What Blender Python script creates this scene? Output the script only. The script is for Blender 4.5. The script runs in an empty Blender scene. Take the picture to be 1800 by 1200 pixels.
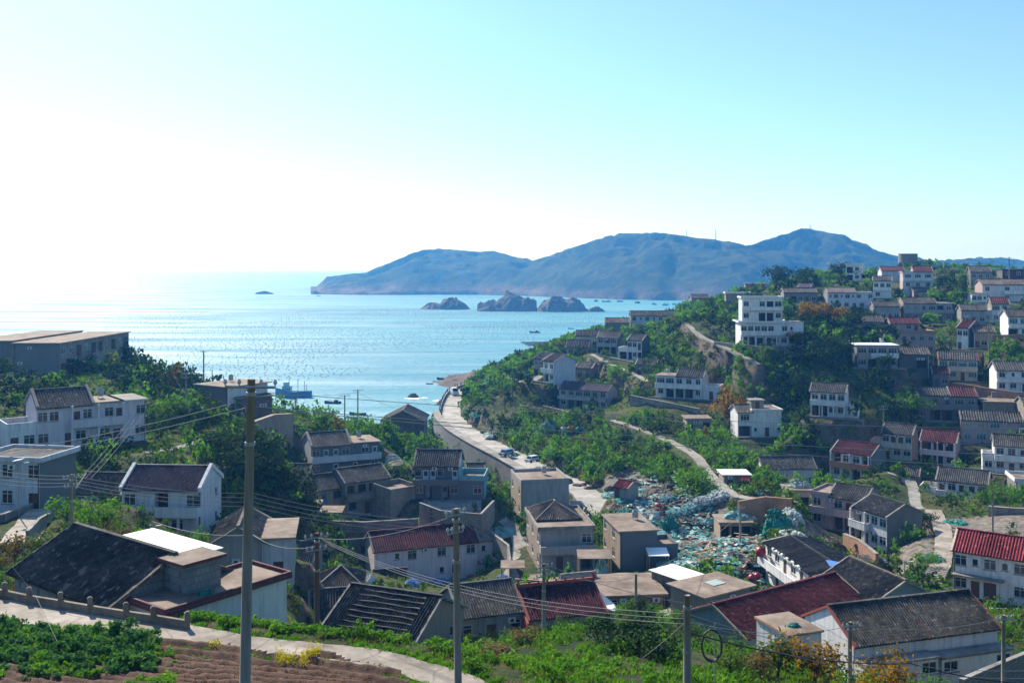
import bpy, math, random
import numpy as np
from mathutils import Vector, Matrix
R = math.radians
SC = bpy.context.scene
COL = SC.collection
# ------------------------------------------------------------------ camera, sky, sun, exposure
F, YH, CX, CAMZ = 1750.0, 472.0, 900.0, 60.0       # focal length and horizon in photograph pixels, metres above the sea
SUN_AZ, SUN_EL = R(-33), R(38)
cam_d = bpy.data.cameras.new('camera'); cam = bpy.data.objects.new('camera', cam_d); COL.objects.link(cam)
cam.location = (0, 0, CAMZ); cam.rotation_euler = (R(90), 0, 0)
cam_d.sensor_width = 36; cam_d.lens = 36*F/1800; cam_d.shift_y = -(600-YH)/1800
cam_d.clip_start = 0.5; cam_d.clip_end = 80000
SC.camera = cam
W = bpy.data.worlds.new('World'); SC.world = W; W.use_nodes = True
nt = W.node_tree; nt.nodes.clear()
sky = nt.nodes.new('ShaderNodeTexSky'); sky.sky_type = 'NISHITA'; sky.sun_disc = False
sky.sun_elevation = SUN_EL; sky.sun_rotation = SUN_AZ
sky.air_density = 1.0; sky.dust_density = 0.65; sky.ozone_density = 1.0; sky.altitude = 0
tint = nt.nodes.new('ShaderNodeMix'); tint.data_type = 'RGBA'; tint.blend_type = 'MULTIPLY'; tint.inputs[0].default_value = 1
tint.inputs[7].default_value = (0.66, 0.895, 1.09, 1)
bg = nt.nodes.new('ShaderNodeBackground'); bg.inputs[1].default_value = 0.099
wo = nt.nodes.new('ShaderNodeOutputWorld')
nt.links.new(sky.outputs[0], tint.inputs[6]); nt.links.new(tint.outputs[2], bg.inputs[0]); nt.links.new(bg.outputs[0], wo.inputs[0])
sd = bpy.data.lights.new('sun', 'SUN'); sun = bpy.data.objects.new('sun', sd); COL.objects.link(sun)
sd.energy = 4.7; sd.angle = R(0.5); sd.color = (1.0, 0.94, 0.84)
SUNV = Vector((math.sin(SUN_AZ)*math.cos(SUN_EL), math.cos(SUN_AZ)*math.cos(SUN_EL), math.sin(SUN_EL)))
sun.rotation_euler = SUNV.to_track_quat('Z', 'Y').to_euler()
sun.location = (-60, 80, 140)
vs = SC.view_settings
vs.view_transform = 'Standard'; vs.look = 'None'; vs.exposure = 0.80; vs.gamma = 1; vs.use_curve_mapping = False
SC.render.engine = 'CYCLES'
SC.cycles.use_denoising = True
SC.cycles.max_bounces = 5; SC.cycles.diffuse_bounces = 2; SC.cycles.glossy_bounces = 2
SC.cycles.transmission_bounces = 3; SC.cycles.transparent_max_bounces = 6; SC.cycles.volume_bounces = 0
SC.cycles.caustics_reflective = False; SC.cycles.caustics_refractive = False
random.seed(7); RNG = np.random.default_rng(11)

def P(px, py, D):
    """The place D metres off that shows at a pixel of the photograph."""
    return Vector(((px-CX)*D/F, D, CAMZ-(py-YH)*D/F))
def proj(x, y, z):
    return CX+F*x/y, YH+F*(CAMZ-z)/y

# ------------------------------------------------------------------ materials
MATS = {}
def nodes(name):
    m = bpy.data.materials.new(name); m.use_nodes = True
    n = m.node_tree.nodes; l = m.node_tree.links
    return m, n, l, n['Principled BSDF'], n['Material Output']
def c4(c): return (c[0], c[1], c[2], 1)
def ramp(n, l, src, stops):
    r = n.new('ShaderNodeValToRGB'); e = r.color_ramp.elements
    while len(e) < len(stops): e.new(0.5)
    for i, (p, c) in enumerate(stops):
        e[i].position = p; e[i].color = c4(c) if len(c) == 3 else c
    l.new(src, r.inputs[0]); return r.outputs[0]
def noise(n, l, vec, scale, detail=4, rough=0.6):
    t = n.new('ShaderNodeTexNoise'); t.inputs['Scale'].default_value = scale
    t.inputs['Detail'].default_value = detail; t.inputs['Roughness'].default_value = rough
    if vec is not None: l.new(vec, t.inputs['Vector'])
    return t.outputs['Fac']
def mixc(n, l, fac, a, b, mode='MIX'):
    x = n.new('ShaderNodeMix'); x.data_type = 'RGBA'; x.blend_type = mode
    for s, v in ((0, fac), (6, a), (7, b)):
        if isinstance(v, (int, float)): x.inputs[s].default_value = v
        elif isinstance(v, tuple): x.inputs[s].default_value = c4(v)
        else: l.new(v, x.inputs[s])
    return x.outputs[2]
def mapping(n, l, vec, scale=(1, 1, 1), rot=(0, 0, 0)):
    m = n.new('ShaderNodeMapping'); m.inputs['Scale'].default_value = scale; m.inputs['Rotation'].default_value = rot
    l.new(vec, m.inputs['Vector']); return m.outputs[0]
def coords(n, kind='Object'):
    return n.new('ShaderNodeTexCoord').outputs[kind]
def wpos(n): return n.new('ShaderNodeNewGeometry').outputs['Position']
def bump(n, l, h, strength, dist, b):
    k = n.new('ShaderNodeBump'); k.inputs['Strength'].default_value = strength; k.inputs['Distance'].default_value = dist
    l.new(h, k.inputs['Height']); l.new(k.outputs[0], b.inputs['Normal'])
def dk(c, f): return tuple(v*f for v in c)

def m_plaster(name, col, dirt=0.5, stain=(0.16, 0.15, 0.14)):
    m, n, l, b, o = nodes(name); p = wpos(n)
    streak = noise(n, l, mapping(n, l, p, (2.2, 2.2, 0.25)), 1.0, 5, 0.65)
    blot = noise(n, l, p, 0.7, 5, 0.6)
    f1 = ramp(n, l, streak, [(0.44, (0, 0, 0)), (0.68, (dirt,)*3)])
    c = mixc(n, l, f1, col, stain)
    f2 = ramp(n, l, blot, [(0.35, (0, 0, 0)), (0.72, (dirt*0.55,)*3)])
    c = mixc(n, l, f2, c, dk(col, 0.55))
    rn = n.new('ShaderNodeObjectInfo').outputs['Random']
    c = mixc(n, l, 1.0, c, ramp(n, l, rn, [(0, (0.86, 0.86, 0.88)), (1, (1, 1, 1))]), 'MULTIPLY')
    l.new(c, b.inputs['Base Color']); b.inputs['Roughness'].default_value = 0.88
    bump(n, l, noise(n, l, p, 9, 3), 0.25, 0.02, b)
    MATS[name] = m; return m
def m_masonry(name, c1, c2, mortar, scale=1.0, bw=0.5, rh=0.25):
    m, n, l, b, o = nodes(name); p = wpos(n)
    # courses run level: x+y along the wall, z up
    sx = n.new('ShaderNodeSeparateXYZ'); l.new(p, sx.inputs[0])
    ad = n.new('ShaderNodeMath'); ad.operation = 'ADD'; l.new(sx.outputs[0], ad.inputs[0]); l.new(sx.outputs[1], ad.inputs[1])
    cb = n.new('ShaderNodeCombineXYZ'); l.new(ad.outputs[0], cb.inputs[0]); l.new(sx.outputs[2], cb.inputs[1])
    bt = n.new('ShaderNodeTexBrick'); bt.inputs['Scale'].default_value = scale
    bt.inputs['Brick Width'].default_value = bw; bt.inputs['Row Height'].default_value = rh; bt.inputs['Mortar Size'].default_value = 0.025
    bt.inputs['Color1'].default_value = c4(c1); bt.inputs['Color2'].default_value = c4(c2); bt.inputs['Mortar'].default_value = c4(mortar)
    wob = n.new('ShaderNodeTexNoise'); wob.inputs['Scale'].default_value = 3; l.new(cb.outputs[0], wob.inputs['Vector'])
    va = n.new('ShaderNodeMix'); va.data_type = 'VECTOR'; va.inputs[0].default_value = 0.06
    l.new(cb.outputs[0], va.inputs[4]); l.new(wob.outputs['Color'], va.inputs[5]); l.new(va.outputs[1], bt.inputs['Vector'])
    blot = noise(n, l, p, 0.5, 6, 0.65)
    c = mixc(n, l, ramp(n, l, blot, [(0.4, (0, 0, 0)), (0.7, (0.6,)*3)]), bt.outputs['Color'], dk(c1, 0.45))
    l.new(c, b.inputs['Base Color']); b.inputs['Roughness'].default_value = 0.92
    h = mixc(n, l, 0.5, bt.outputs['Fac'], noise(n, l, p, 6, 4)); bump(n, l, h, -0.5, 0.04, b)
    MATS[name] = m; return m
def m_mottle(name, stops, scale=1.0, rough=0.9, bscale=8, bstr=0.35, detail=7, stretch=(1, 1, 1), spec=0.3, bd=0.03):
    m, n, l, b, o = nodes(name); p = wpos(n)
    f = noise(n, l, mapping(n, l, p, stretch), scale, detail, 0.62)
    l.new(ramp(n, l, f, stops), b.inputs['Base Color']); b.inputs['Roughness'].default_value = rough
    b.inputs['Specular IOR Level'].default_value = spec
    if name in ('path', 'road', 'concrete', 'flatroof'):
        ckf = {'path': .5, 'road': .4}.get(name, .16)
        v = n.new('ShaderNodeTexVoronoi'); v.feature = 'DISTANCE_TO_EDGE'; v.inputs['Scale'].default_value = 0.3; wv = n.new('ShaderNodeTexNoise'); wv.inputs['Scale'].default_value = 1.3; l.new(p, wv.inputs['Vector'])
        mv = n.new('ShaderNodeMix'); mv.data_type = 'VECTOR'; mv.inputs[0].default_value = .25; l.new(p, mv.inputs[4]); l.new(wv.outputs['Color'], mv.inputs[5]); l.new(mv.outputs[1], v.inputs['Vector'])
        ck = ramp(n, l, v.outputs['Distance'], [(0.0, (0.35,)*3), (0.022, (1, 1, 1))])
        st = ramp(n, l, noise(n, l, p, 0.22, 6, .7), [(0.35, (0.55, 0.53, 0.5)), (0.6, (1, 1, 1))])
        base = b.inputs['Base Color'].links[0].from_socket
        l.new(mixc(n, l, 1.0, mixc(n, l, ckf, base, ck, 'MULTIPLY'), st, 'MULTIPLY'), b.inputs['Base Color'])
    if bstr: bump(n, l, noise(n, l, p, bscale, 4), bstr, bd, b)
    MATS[name] = m; return m
def m_tile(name, col, col2, lichen=(0.16, 0.15, 0.13), rough=0.75):
    """Roof tiles: the ribs are modelled; this gives each its own shade, lichen and soot."""
    m, n, l, b, o = nodes(name); p = coords(n)
    v = n.new('ShaderNodeTexVoronoi'); v.inputs['Scale'].default_value = 1.0
    l.new(mapping(n, l, p, (4.0, 4.4, 0.01)), v.inputs['Vector'])
    c = mixc(n, l, v.outputs['Color'], col, col2)
    w = wpos(n)
    c = mixc(n, l, ramp(n, l, noise(n, l, w, 0.8, 6, 0.7), [(0.5, (0, 0, 0)), (0.78, (0.75,)*3)]), c, lichen)
    c = mixc(n, l, ramp(n, l, noise(n, l, w, 0.25, 4, 0.6), [(0.42, (0, 0, 0)), (0.6, (0.7,)*3)]), c, dk(col, 0.45))
    c = mixc(n, l, ramp(n, l, noise(n, l, w, 1.9, 3, 0.5), [(0.6, (0, 0, 0)), (0.66, (0.6,)*3)]), c, tuple(min(1, v*1.9+.02) for v in col2))
    l.new(c, b.inputs['Base Color']); b.inputs['Roughness'].default_value = rough
    b.inputs['Specular IOR Level'].default_value = 0.12
    bump(n, l, noise(n, l, w, 14, 3), 0.5, 0.03, b)
    MATS[name] = m; return m
def m_plain(name, col, rough=0.6, metal=0.0, spec=0.5, var=0.25, scale=3):
    m, n, l, b, o = nodes(name); p = wpos(n)
    c = ramp(n, l, noise(n, l, p, scale, 5), [(0.25, dk(col, 1-var)), (0.75, col)])
    l.new(c, b.inputs['Base Color']); b.inputs['Roughness'].default_value = rough
    b.inputs['Metallic'].default_value = metal; b.inputs['Specular IOR Level'].default_value = spec
    MATS[name] = m; return m
def m_leaf(name, cols, trans=0.38, scale=0.35):
    m, n, l, b, o = nodes(name); p = wpos(n)
    f = noise(n, l, p, scale, 5, 0.7); f2 = noise(n, l, p, 7, 2)
    c = ramp(n, l, f, cols)
    c = mixc(n, l, 0.55, c, ramp(n, l, f2, [(0.3, (0.55, 0.55, 0.5)), (0.7, (1.25, 1.25, 1.1))]), 'MULTIPLY')
    l.new(c, b.inputs['Base Color']); b.inputs['Roughness'].default_value = 0.85; b.inputs['Specular IOR Level'].default_value = 0.08
    tr = n.new('ShaderNodeBsdfTranslucent'); l.new(mixc(n, l, 1.0, c, (1.25, 1.5, 0.55), 'MULTIPLY'), tr.inputs[0])
    mx = n.new('ShaderNodeMixShader'); mx.inputs[0].default_value = trans
    l.new(b.outputs[0], mx.inputs[1]); l.new(tr.outputs[0], mx.inputs[2]); l.new(mx.outputs[0], o.inputs[0])
    MATS[name] = m; return m

m_plaster('white', (0.82, 0.81, 0.80), 0.42)
m_plaster('cream', (0.70, 0.60, 0.44), 0.45)
m_plaster('pink', (0.48, 0.35, 0.34), 0.45)
m_plaster('pinkwhite', (0.78, 0.69, 0.72), 0.36)
m_plaster('bluewhite', (0.64, 0.67, 0.72), 0.42)
m_plaster('grey', (0.23, 0.22, 0.21), 0.65)
m_plaster('palegrey', (0.38, 0.37, 0.36), 0.6)
m_plaster('slate', (0.15, 0.17, 0.185), 0.5)
m_plaster('turquoise', (0.20, 0.44, 0.48), 0.35)
m_plaster('teal', (0.18, 0.26, 0.27), 0.5)
m_plaster('tan', (0.36, 0.28, 0.20), 0.65)
m_plaster('orange', (0.50, 0.22, 0.10), 0.4)
m_plaster('blue', (0.16, 0.32, 0.60), 0.3)
m_plaster('darkred', (0.13, 0.035, 0.04), 0.3)
m_plaster('redtrim', (0.38, 0.08, 0.05), 0.3)
m_masonry('stone', (0.27, 0.235, 0.20), (0.36, 0.31, 0.26), (0.13, 0.12, 0.11), 1.0, 0.55, 0.3)
m_masonry('darkstone', (0.12, 0.11, 0.105), (0.19, 0.17, 0.155), (0.07, 0.065, 0.06), 1.0, 0.5, 0.28)
m_masonry('brick', (0.36, 0.17, 0.09), (0.44, 0.24, 0.14), (0.22, 0.17, 0.13), 1.0, 0.4, 0.2)
m_masonry('roadstone', (0.155, 0.15, 0.145), (0.22, 0.21, 0.20), (0.08, 0.08, 0.08), 1.0, 0.6, 0.3)
m_masonry('greytile', (0.20, 0.23, 0.24), (0.25, 0.28, 0.29), (0.13, 0.14, 0.15), 1.0, 0.4, 0.4)
m_tile('tile_grey', (0.055, 0.053, 0.05), (0.12, 0.115, 0.107), (0.17, 0.155, 0.13), 0.9)
m_tile('tile_brown', (0.11, 0.095, 0.08), (0.19, 0.16, 0.135), (0.2, 0.18, 0.15), 0.9)
m_tile('tile_maroon', (0.085, 0.018, 0.026), (0.135, 0.035, 0.042), (0.10, 0.06, 0.055), 0.8)
m_tile('tile_red', (0.19, 0.018, 0.026), (0.25, 0.04, 0.045), (0.16, 0.06, 0.055), 0.8)
m_tile('tile_purple', (0.085, 0.055, 0.07), (0.14, 0.095, 0.11), (0.15, 0.12, 0.12), 0.6)
m_tile('felt', (0.03, 0.03, 0.033), (0.055, 0.055, 0.058), (0.10, 0.10, 0.10), 0.7)
m_mottle('flatroof', [(0.3, (0.17, 0.125, 0.095)), (0.5, (0.27, 0.205, 0.16)), (0.7, (0.34, 0.28, 0.23))], 0.6)
m_mottle('concrete', [(0.3, (0.20, 0.185, 0.165)), (0.5, (0.30, 0.28, 0.25)), (0.7, (0.38, 0.355, 0.32))], 0.8)
m_mottle('path', [(0.3, (0.24, 0.205, 0.17)), (0.5, (0.36, 0.31, 0.26)), (0.72, (0.45, 0.40, 0.345))], 0.9, bscale=20, bstr=0.2)
m_mottle('road', [(0.3, (0.33, 0.31, 0.285)), (0.5, (0.42, 0.40, 0.37)), (0.7, (0.49, 0.465, 0.43))], 0.25, bstr=0.1)
m_mottle('stone2', [(0.3, (0.12, 0.10, 0.08)), (0.5, (0.20, 0.17, 0.135)), (0.7, (0.27, 0.23, 0.19))], 1.5)
m_mottle('rubble', [(0.3, (0.07, 0.058, 0.048)), (0.5, (0.15, 0.125, 0.10)), (0.7, (0.26, 0.225, 0.19))], 1.1, bstr=0.8, bd=0.1)
m_mottle('soil', [(0.3, (0.04, 0.02, 0.013)), (0.5, (0.085, 0.040, 0.024)), (0.7, (0.14, 0.072, 0.042))], 3.0, bscale=14, bstr=1.0, bd=0.06)
m_mottle('rock', [(0.28, (0.03, 0.03, 0.022)), (0.48, (0.085, 0.07, 0.05)), (0.72, (0.19, 0.15, 0.12))], 0.35, bscale=0.9, bstr=1.0, bd=0.8)
m_mottle('whitesheet', [(0.3, (0.74, 0.73, 0.70)), (0.7, (0.86, 0.86, 0.84))], 0.8, rough=0.5, bstr=0.1)
m_mottle('bluesheet', [(0.3, (0.10, 0.22, 0.55)), (0.7, (0.16, 0.32, 0.70))], 0.8, rough=0.5, bstr=0.1)
m_mottle('pole', [(0.3, (0.20, 0.175, 0.15)), (0.7, (0.33, 0.30, 0.26))], 2.5, stretch=(3, 3, 0.3), bstr=0.15)
m_mottle('oldpole', [(0.3, (0.10, 0.065, 0.045)), (0.7, (0.18, 0.12, 0.085))], 2.5, stretch=(3, 3, 0.3), bstr=0.15)
m_plain('glass', (0.022, 0.03, 0.038), 0.12, 0, 0.6, 0.5)
m_plain('tealglass', (0.03, 0.16, 0.17), 0.15, 0, 0.6, 0.4)
m_plain('frame', (0.70, 0.71, 0.72), 0.5)
m_plain('darkframe', (0.06, 0.055, 0.05), 0.5)
m_plain('interior_shade', (0.035, 0.032, 0.03), 0.9)  # near-black back of openings, shade inside doorways and porches painted in
m_plain('wooddoor', (0.13, 0.055, 0.035), 0.6)
m_plain('bluedoor', (0.05, 0.22, 0.55), 0.5)
m_plain('whitedoor', (0.62, 0.64, 0.66), 0.5)
m_plain('cable', (0.34, 0.34, 0.34), 0.9, 0, .1, .05, .2)
m_plain('blackcable', (0.02, 0.02, 0.022), 0.5)
m_plain('insulator', (0.62, 0.62, 0.60), 0.25)
m_plain('galvanised', (0.40, 0.42, 0.43), 0.45, 0.6)
m_plain('rubber', (0.02, 0.02, 0.02), 0.8)
m_plain('net_teal', (0.02, 0.28, 0.23), 0.85, 0, 0.2, 0.6, 4)
m_plain('net_aqua', (0.22, 0.46, 0.46), 0.85, 0, 0.2, 0.55, 4)
m_plain('net_pale', (0.42, 0.52, 0.50), 0.85, 0, 0.2, 0.5, 5)
m_plain('net_rust', (0.24, 0.085, 0.06), 0.9, 0, 0.2, 0.6, 4)
m_plain('net_brown', (0.24, 0.18, 0.13), 0.9, 0, 0.2, 0.6, 4)
m_plain('foam', (0.68, 0.70, 0.66), 0.8, 0, 0.2, 0.3, 5)
m_plain('redplastic', (0.42, 0.02, 0.04), 0.4)
m_plain('timber', (0.42, 0.30, 0.16), 0.8)
m_plain('boatblue', (0.07, 0.22, 0.46), 0.45)
m_plain('boatwhite', (0.60, 0.64, 0.68), 0.45)
m_plain('boatwood', (0.08, 0.075, 0.075), 0.7)
m_plain('surf', (0.85, 0.87, 0.88), 0.9, 0, 0.2, 0.1)
m_plain('buoy', (0.07, 0.12, 0.15), 0.6)
m_plain('carwhite', (0.66, 0.68, 0.70), 0.3)
m_plain('carblue', (0.20, 0.30, 0.45), 0.3)
m_plain('bark', (0.12, 0.09, 0.065), 0.9)
m_leaf('leaf_scrub', [(0.28, (0.018, 0.036, 0.014)), (0.44, (0.040, 0.080, 0.020)), (0.55, (0.09, 0.15, 0.025)), (0.66, (0.14, 0.155, 0.035)), (0.80, (0.16, 0.105, 0.04))], 0.3, 0.16)
m_leaf('leaf_bright', [(0.3, (0.055, 0.135, 0.018)), (0.5, (0.10, 0.215, 0.022)), (0.7, (0.165, 0.27, 0.035))], 0.42, 0.5)
m_leaf('leaf_dark', [(0.3, (0.014, 0.034, 0.016)), (0.5, (0.028, 0.062, 0.024)), (0.75, (0.05, 0.08, 0.025))], 0.15, 0.4)
m_leaf('leaf_bean', [(0.3, (0.035, 0.10, 0.035)), (0.5, (0.06, 0.155, 0.05)), (0.7, (0.10, 0.20, 0.055))], 0.35, 1.0)
m_leaf('leaf_orange', [(0.3, (0.12, 0.075, 0.02)), (0.5, (0.28, 0.14, 0.02)), (0.7, (0.38, 0.20, 0.04))], 0.4, 0.8)
m_leaf('leaf_yellow', [(0.3, (0.20, 0.22, 0.02)), (0.45, (0.52, 0.40, 0.015)), (0.7, (0.66, 0.50, 0.02))], 0.3, 2.0)
m_leaf('leaf_dry', [(0.3, (0.09, 0.055, 0.03)), (0.5, (0.17, 0.11, 0.055)), (0.7, (0.24, 0.17, 0.09))], 0.25, 0.7)

m_leaf('leaf_stubble', [(0.3, (0.06, 0.025, 0.014)), (0.5, (0.12, 0.05, 0.026)), (0.7, (0.19, 0.09, 0.045))], 0.25, 1.2)
def ground_material():
    m, n, l, b, o = nodes('ground'); p = wpos(n)
    g = ramp(n, l, noise(n, l, p, 0.12, 7, 0.65), [(0.3, (0.024, 0.045, 0.016)), (0.45, (0.05, 0.085, 0.022)), (0.56, (0.085, 0.12, 0.03)), (0.68, (0.13, 0.11, 0.05)), (0.8, (0.17, 0.115, 0.065))])
    g = mixc(n, l, 0.75, g, ramp(n, l, noise(n, l, p, 1.6, 7, 0.75), [(0.32, (0.25, 0.25, 0.22)), (0.68, (1.35, 1.3, 1.2))]), 'MULTIPLY')
    g = mixc(n, l, ramp(n, l, noise(n, l, p, 0.45, 6, 0.7), [(0.52, (0, 0, 0)), (0.62, (0.8,)*3)]), g, (0.15, 0.105, 0.065))
    rk = ramp(n, l, noise(n, l, p, 0.45, 9, 0.72), [(0.3, (0.05, 0.042, 0.034)), (0.45, (0.13, 0.10, 0.075)), (0.56, (0.20, 0.155, 0.115)), (0.64, (0.07, 0.085, 0.03)), (0.76, (0.29, 0.235, 0.19))])
    sx = n.new('ShaderNodeSeparateXYZ'); l.new(n['geo'].outputs['True Normal'] if 'geo' in n else n.new('ShaderNodeNewGeometry').outputs['True Normal'], sx.inputs[0])
    steep = ramp(n, l, sx.outputs[2], [(0.55, (1, 1, 1)), (0.74, (0, 0, 0))])
    sz = n.new('ShaderNodeSeparateXYZ'); l.new(p, sz.inputs[0])
    mm = n.new('ShaderNodeMath'); mm.operation = 'MULTIPLY_ADD'; l.new(noise(n, l, p, 0.15, 4), mm.inputs[0]); mm.inputs[1].default_value = -9; l.new(sz.outputs[2], mm.inputs[2])
    mr = n.new('ShaderNodeMapRange'); l.new(mm.outputs[0], mr.inputs[0]); mr.inputs[1].default_value = 1.0; mr.inputs[2].default_value = 5; mr.inputs[3].default_value = 1; mr.inputs[4].default_value = 0
    mx = n.new('ShaderNodeMath'); mx.operation = 'MAXIMUM'; l.new(steep, mx.inputs[0]); l.new(mr.outputs[0], mx.inputs[1])
    l.new(mixc(n, l, mx.outputs[0], g, rk), b.inputs['Base Color']); b.inputs['Roughness'].default_value = 0.95; b.inputs['Specular IOR Level'].default_value = 0.15
    bump(n, l, noise(n, l, p, 1.4, 9, 0.75), 1.0, 0.7, b)
    MATS['ground'] = m
ground_material()
def island_material():
    m, n, l, b, o = nodes('island'); p = wpos(n)
    g = ramp(n, l, noise(n, l, p, 0.012, 9, 0.68), [(0.34, (0.012, 0.022, 0.010)), (0.47, (0.04, 0.06, 0.018)), (0.55, (0.085, 0.10, 0.03)), (0.61, (0.03, 0.045, 0.016)), (0.68, (0.24, 0.19, 0.12)), (0.8, (0.36, 0.29, 0.22))])
    rk = ramp(n, l, noise(n, l, p, 0.03, 8, 0.7), [(0.3, (0.07, 0.055, 0.045)), (0.5, (0.20, 0.145, 0.11)), (0.72, (0.36, 0.27, 0.21))])
    sz = n.new('ShaderNodeSeparateXYZ'); l.new(p, sz.inputs[0])
    mm = n.new('ShaderNodeMath'); mm.operation = 'MULTIPLY_ADD'; l.new(noise(n, l, p, 0.012, 6, 0.7), mm.inputs[0]); mm.inputs[1].default_value = -60; l.new(sz.outputs[2], mm.inputs[2])
    mr = n.new('ShaderNodeMapRange'); l.new(mm.outputs[0], mr.inputs[0]); mr.inputs[1].default_value = -22; mr.inputs[2].default_value = -4; mr.inputs[3].default_value = 1; mr.inputs[4].default_value = 0
    l.new(mixc(n, l, mr.outputs[0], g, rk), b.inputs['Base Color']); b.inputs['Roughness'].default_value = 1; b.inputs['Specular IOR Level'].default_value = 0.1
    bump(n, l, noise(n, l, p, 0.05, 9, 0.78), 1.0, 16, b)
    MATS['island'] = m
island_material()
def water_material():
    m, n, l, b, o = nodes('water'); p = wpos(n)
    c = ramp(n, l, noise(n, l, mapping(n, l, p, (0.35, 1, 1)), 0.004, 5, 0.6), [(0.35, (0.02, 0.17, 0.27)), (0.65, (0.06, 0.27, 0.35))])
    glitter = ramp(n, l, noise(n, l, mapping(n, l, p, (0.13, 1, 1)), 0.03, 7, 0.7), [(0.5, (0, 0, 0)), (0.7, (0.5,)*3)])  # pale wind streaks in the base colour, brightening the sea like glitter
    c = mixc(n, l, glitter, c, (0.34, 0.52, 0.58))
    l.new(c, b.inputs['Base Color']); l.new(ramp(n, l, noise(n, l, mapping(n, l, p, (0.16, 1, 1)), 0.022, 6, 0.65), [(0.38, (0.42,)*3), (0.62, (0.78,)*3)]), b.inputs['Roughness']); b.inputs['IOR'].default_value = 1.33
    h1 = noise(n, l, mapping(n, l, p, (0.5, 1.0, 1)), 0.45, 5, 0.62)
    h2 = noise(n, l, mapping(n, l, p, (0.6, 1.0, 1)), 0.05, 4, 0.6)
    hh = mixc(n, l, 0.6, h1, h2)
    bump(n, l, hh, 1.0, 2.6, b)
    MATS['water'] = m
water_material()

# ------------------------------------------------------------------ mesh helpers
class MB:
    def __init__(s): s.v = []; s.f = []; s.m = []; s.mats = []
    def mi(s, mat):
        if mat not in s.mats: s.mats.append(mat)
        return s.mats.index(mat)
    def face(s, pts, mat):
        b = len(s.v); s.v += [tuple(p) for p in pts]; s.f.append(tuple(range(b, b+len(pts)))); s.m.append(s.mi(mat))
    def box(s, x0, y0, z0, x1, y1, z1, mat, top=None):
        b = len(s.v)
        s.v += [(x0, y0, z0), (x1, y0, z0), (x1, y1, z0), (x0, y1, z0), (x0, y0, z1), (x1, y0, z1), (x1, y1, z1), (x0, y1, z1)]
        k = s.mi(mat); kt = s.mi(top) if top else k
        for i, q in enumerate(((0, 3, 2, 1), (4, 5, 6, 7), (0, 1, 5, 4), (1, 2, 6, 5), (2, 3, 7, 6), (3, 0, 4, 7))):
            s.f.append(tuple(b+j for j in q)); s.m.append(kt if i == 1 else k)
    def prism(s, poly, z0, z1, mat, top=None):
        n = len(poly); b = len(s.v)
        s.v += [(p[0], p[1], z0) for p in poly]+[(p[0], p[1], z1) for p in poly]
        k = s.mi(mat); kt = s.mi(top) if top else k
        s.f.append(tuple(b+n+i for i in range(n))); s.m.append(kt)
        s.f.append(tuple(b+n-1-i for i in range(n))); s.m.append(k)
        for i in range(n):
            j = (i+1) % n; s.f.append((b+i, b+j, b+n+j, b+n+i)); s.m.append(k)
    def hexa(s, lo, hi, mat):
        """a six-sided solid from four low and four high corners"""
        b = len(s.v); s.v += [tuple(p) for p in lo]+[tuple(p) for p in hi]; k = s.mi(mat)
        for q in ((0, 3, 2, 1), (4, 5, 6, 7), (0, 1, 5, 4), (1, 2, 6, 5), (2, 3, 7, 6), (3, 0, 4, 7)):
            s.f.append(tuple(b+j for j in q)); s.m.append(k)
    def tube(s, pts, rads, mat, n=8, cap=True):
        pts = [Vector(p) for p in pts]; b = len(s.v); k = s.mi(mat)
        if not isinstance(rads, (list, tuple)): rads = [rads]*len(pts)
        for i, p in enumerate(pts):
            d = (pts[min(i+1, len(pts)-1)]-pts[max(i-1, 0)]).normalized()
            u = d.orthogonal().normalized() if abs(d.z) > 0.9 else d.cross(Vector((0, 0, 1))).normalized()
            w = d.cross(u)
            for j in range(n):
                a = 2*math.pi*j/n; q = p+(u*math.cos(a)+w*math.sin(a))*rads[i]; s.v.append(tuple(q))
        for i in range(len(pts)-1):
            for j in range(n):
                j2 = (j+1) % n
                s.f.append((b+i*n+j, b+i*n+j2, b+(i+1)*n+j2, b+(i+1)*n+j)); s.m.append(k)
        if cap:
            s.f.append(tuple(b+j for j in range(n))); s.m.append(k)
            e = b+(len(pts)-1)*n; s.f.append(tuple(e+n-1-j for j in range(n))); s.m.append(k)
    def ball(s, c, r, mat, nu=8, nv=5, sq=(1, 1, 1)):
        b = len(s.v); k = s.mi(mat)
        for i in range(nv+1):
            t = math.pi*i/nv
            for j in range(nu):
                a = 2*math.pi*j/nu
                s.v.append((c[0]+r*sq[0]*math.sin(t)*math.cos(a), c[1]+r*sq[1]*math.sin(t)*math.sin(a), c[2]+r*sq[2]*math.cos(t)))
        for i in range(nv):
            for j in range(nu):
                j2 = (j+1) % nu
                s.f.append((b+i*nu+j, b+(i+1)*nu+j, b+(i+1)*nu+j2, b+i*nu+j2)); s.m.append(k)
    def mesh(s, name, smooth=False):
        me = bpy.data.meshes.new(name); me.from_pydata(s.v, [], s.f)
        for m in s.mats: me.materials.append(MATS[m])
        me.polygons.foreach_set('material_index', s.m)
        if smooth: me.polygons.foreach_set('use_smooth', [True]*len(s.f))
        me.update(); return me
    def build(s, name, parent=None, loc=(0, 0, 0), rz=0, smooth=False):
        return put(name, s.mesh(name, smooth), parent, loc, rz)
def put(name, me, parent=None, loc=(0, 0, 0), rz=0):
    o = bpy.data.objects.new(name, me); COL.objects.link(o); o.location = loc; o.rotation_euler = (0, 0, rz)
    if parent is not None: o.parent = parent
    return o
def tag(o, label=None, cat=None, group=None, kind=None):
    if label: o['label'] = label
    if cat: o['category'] = cat
    if group: o['group'] = group
    if kind: o['kind'] = kind
    return o
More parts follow.
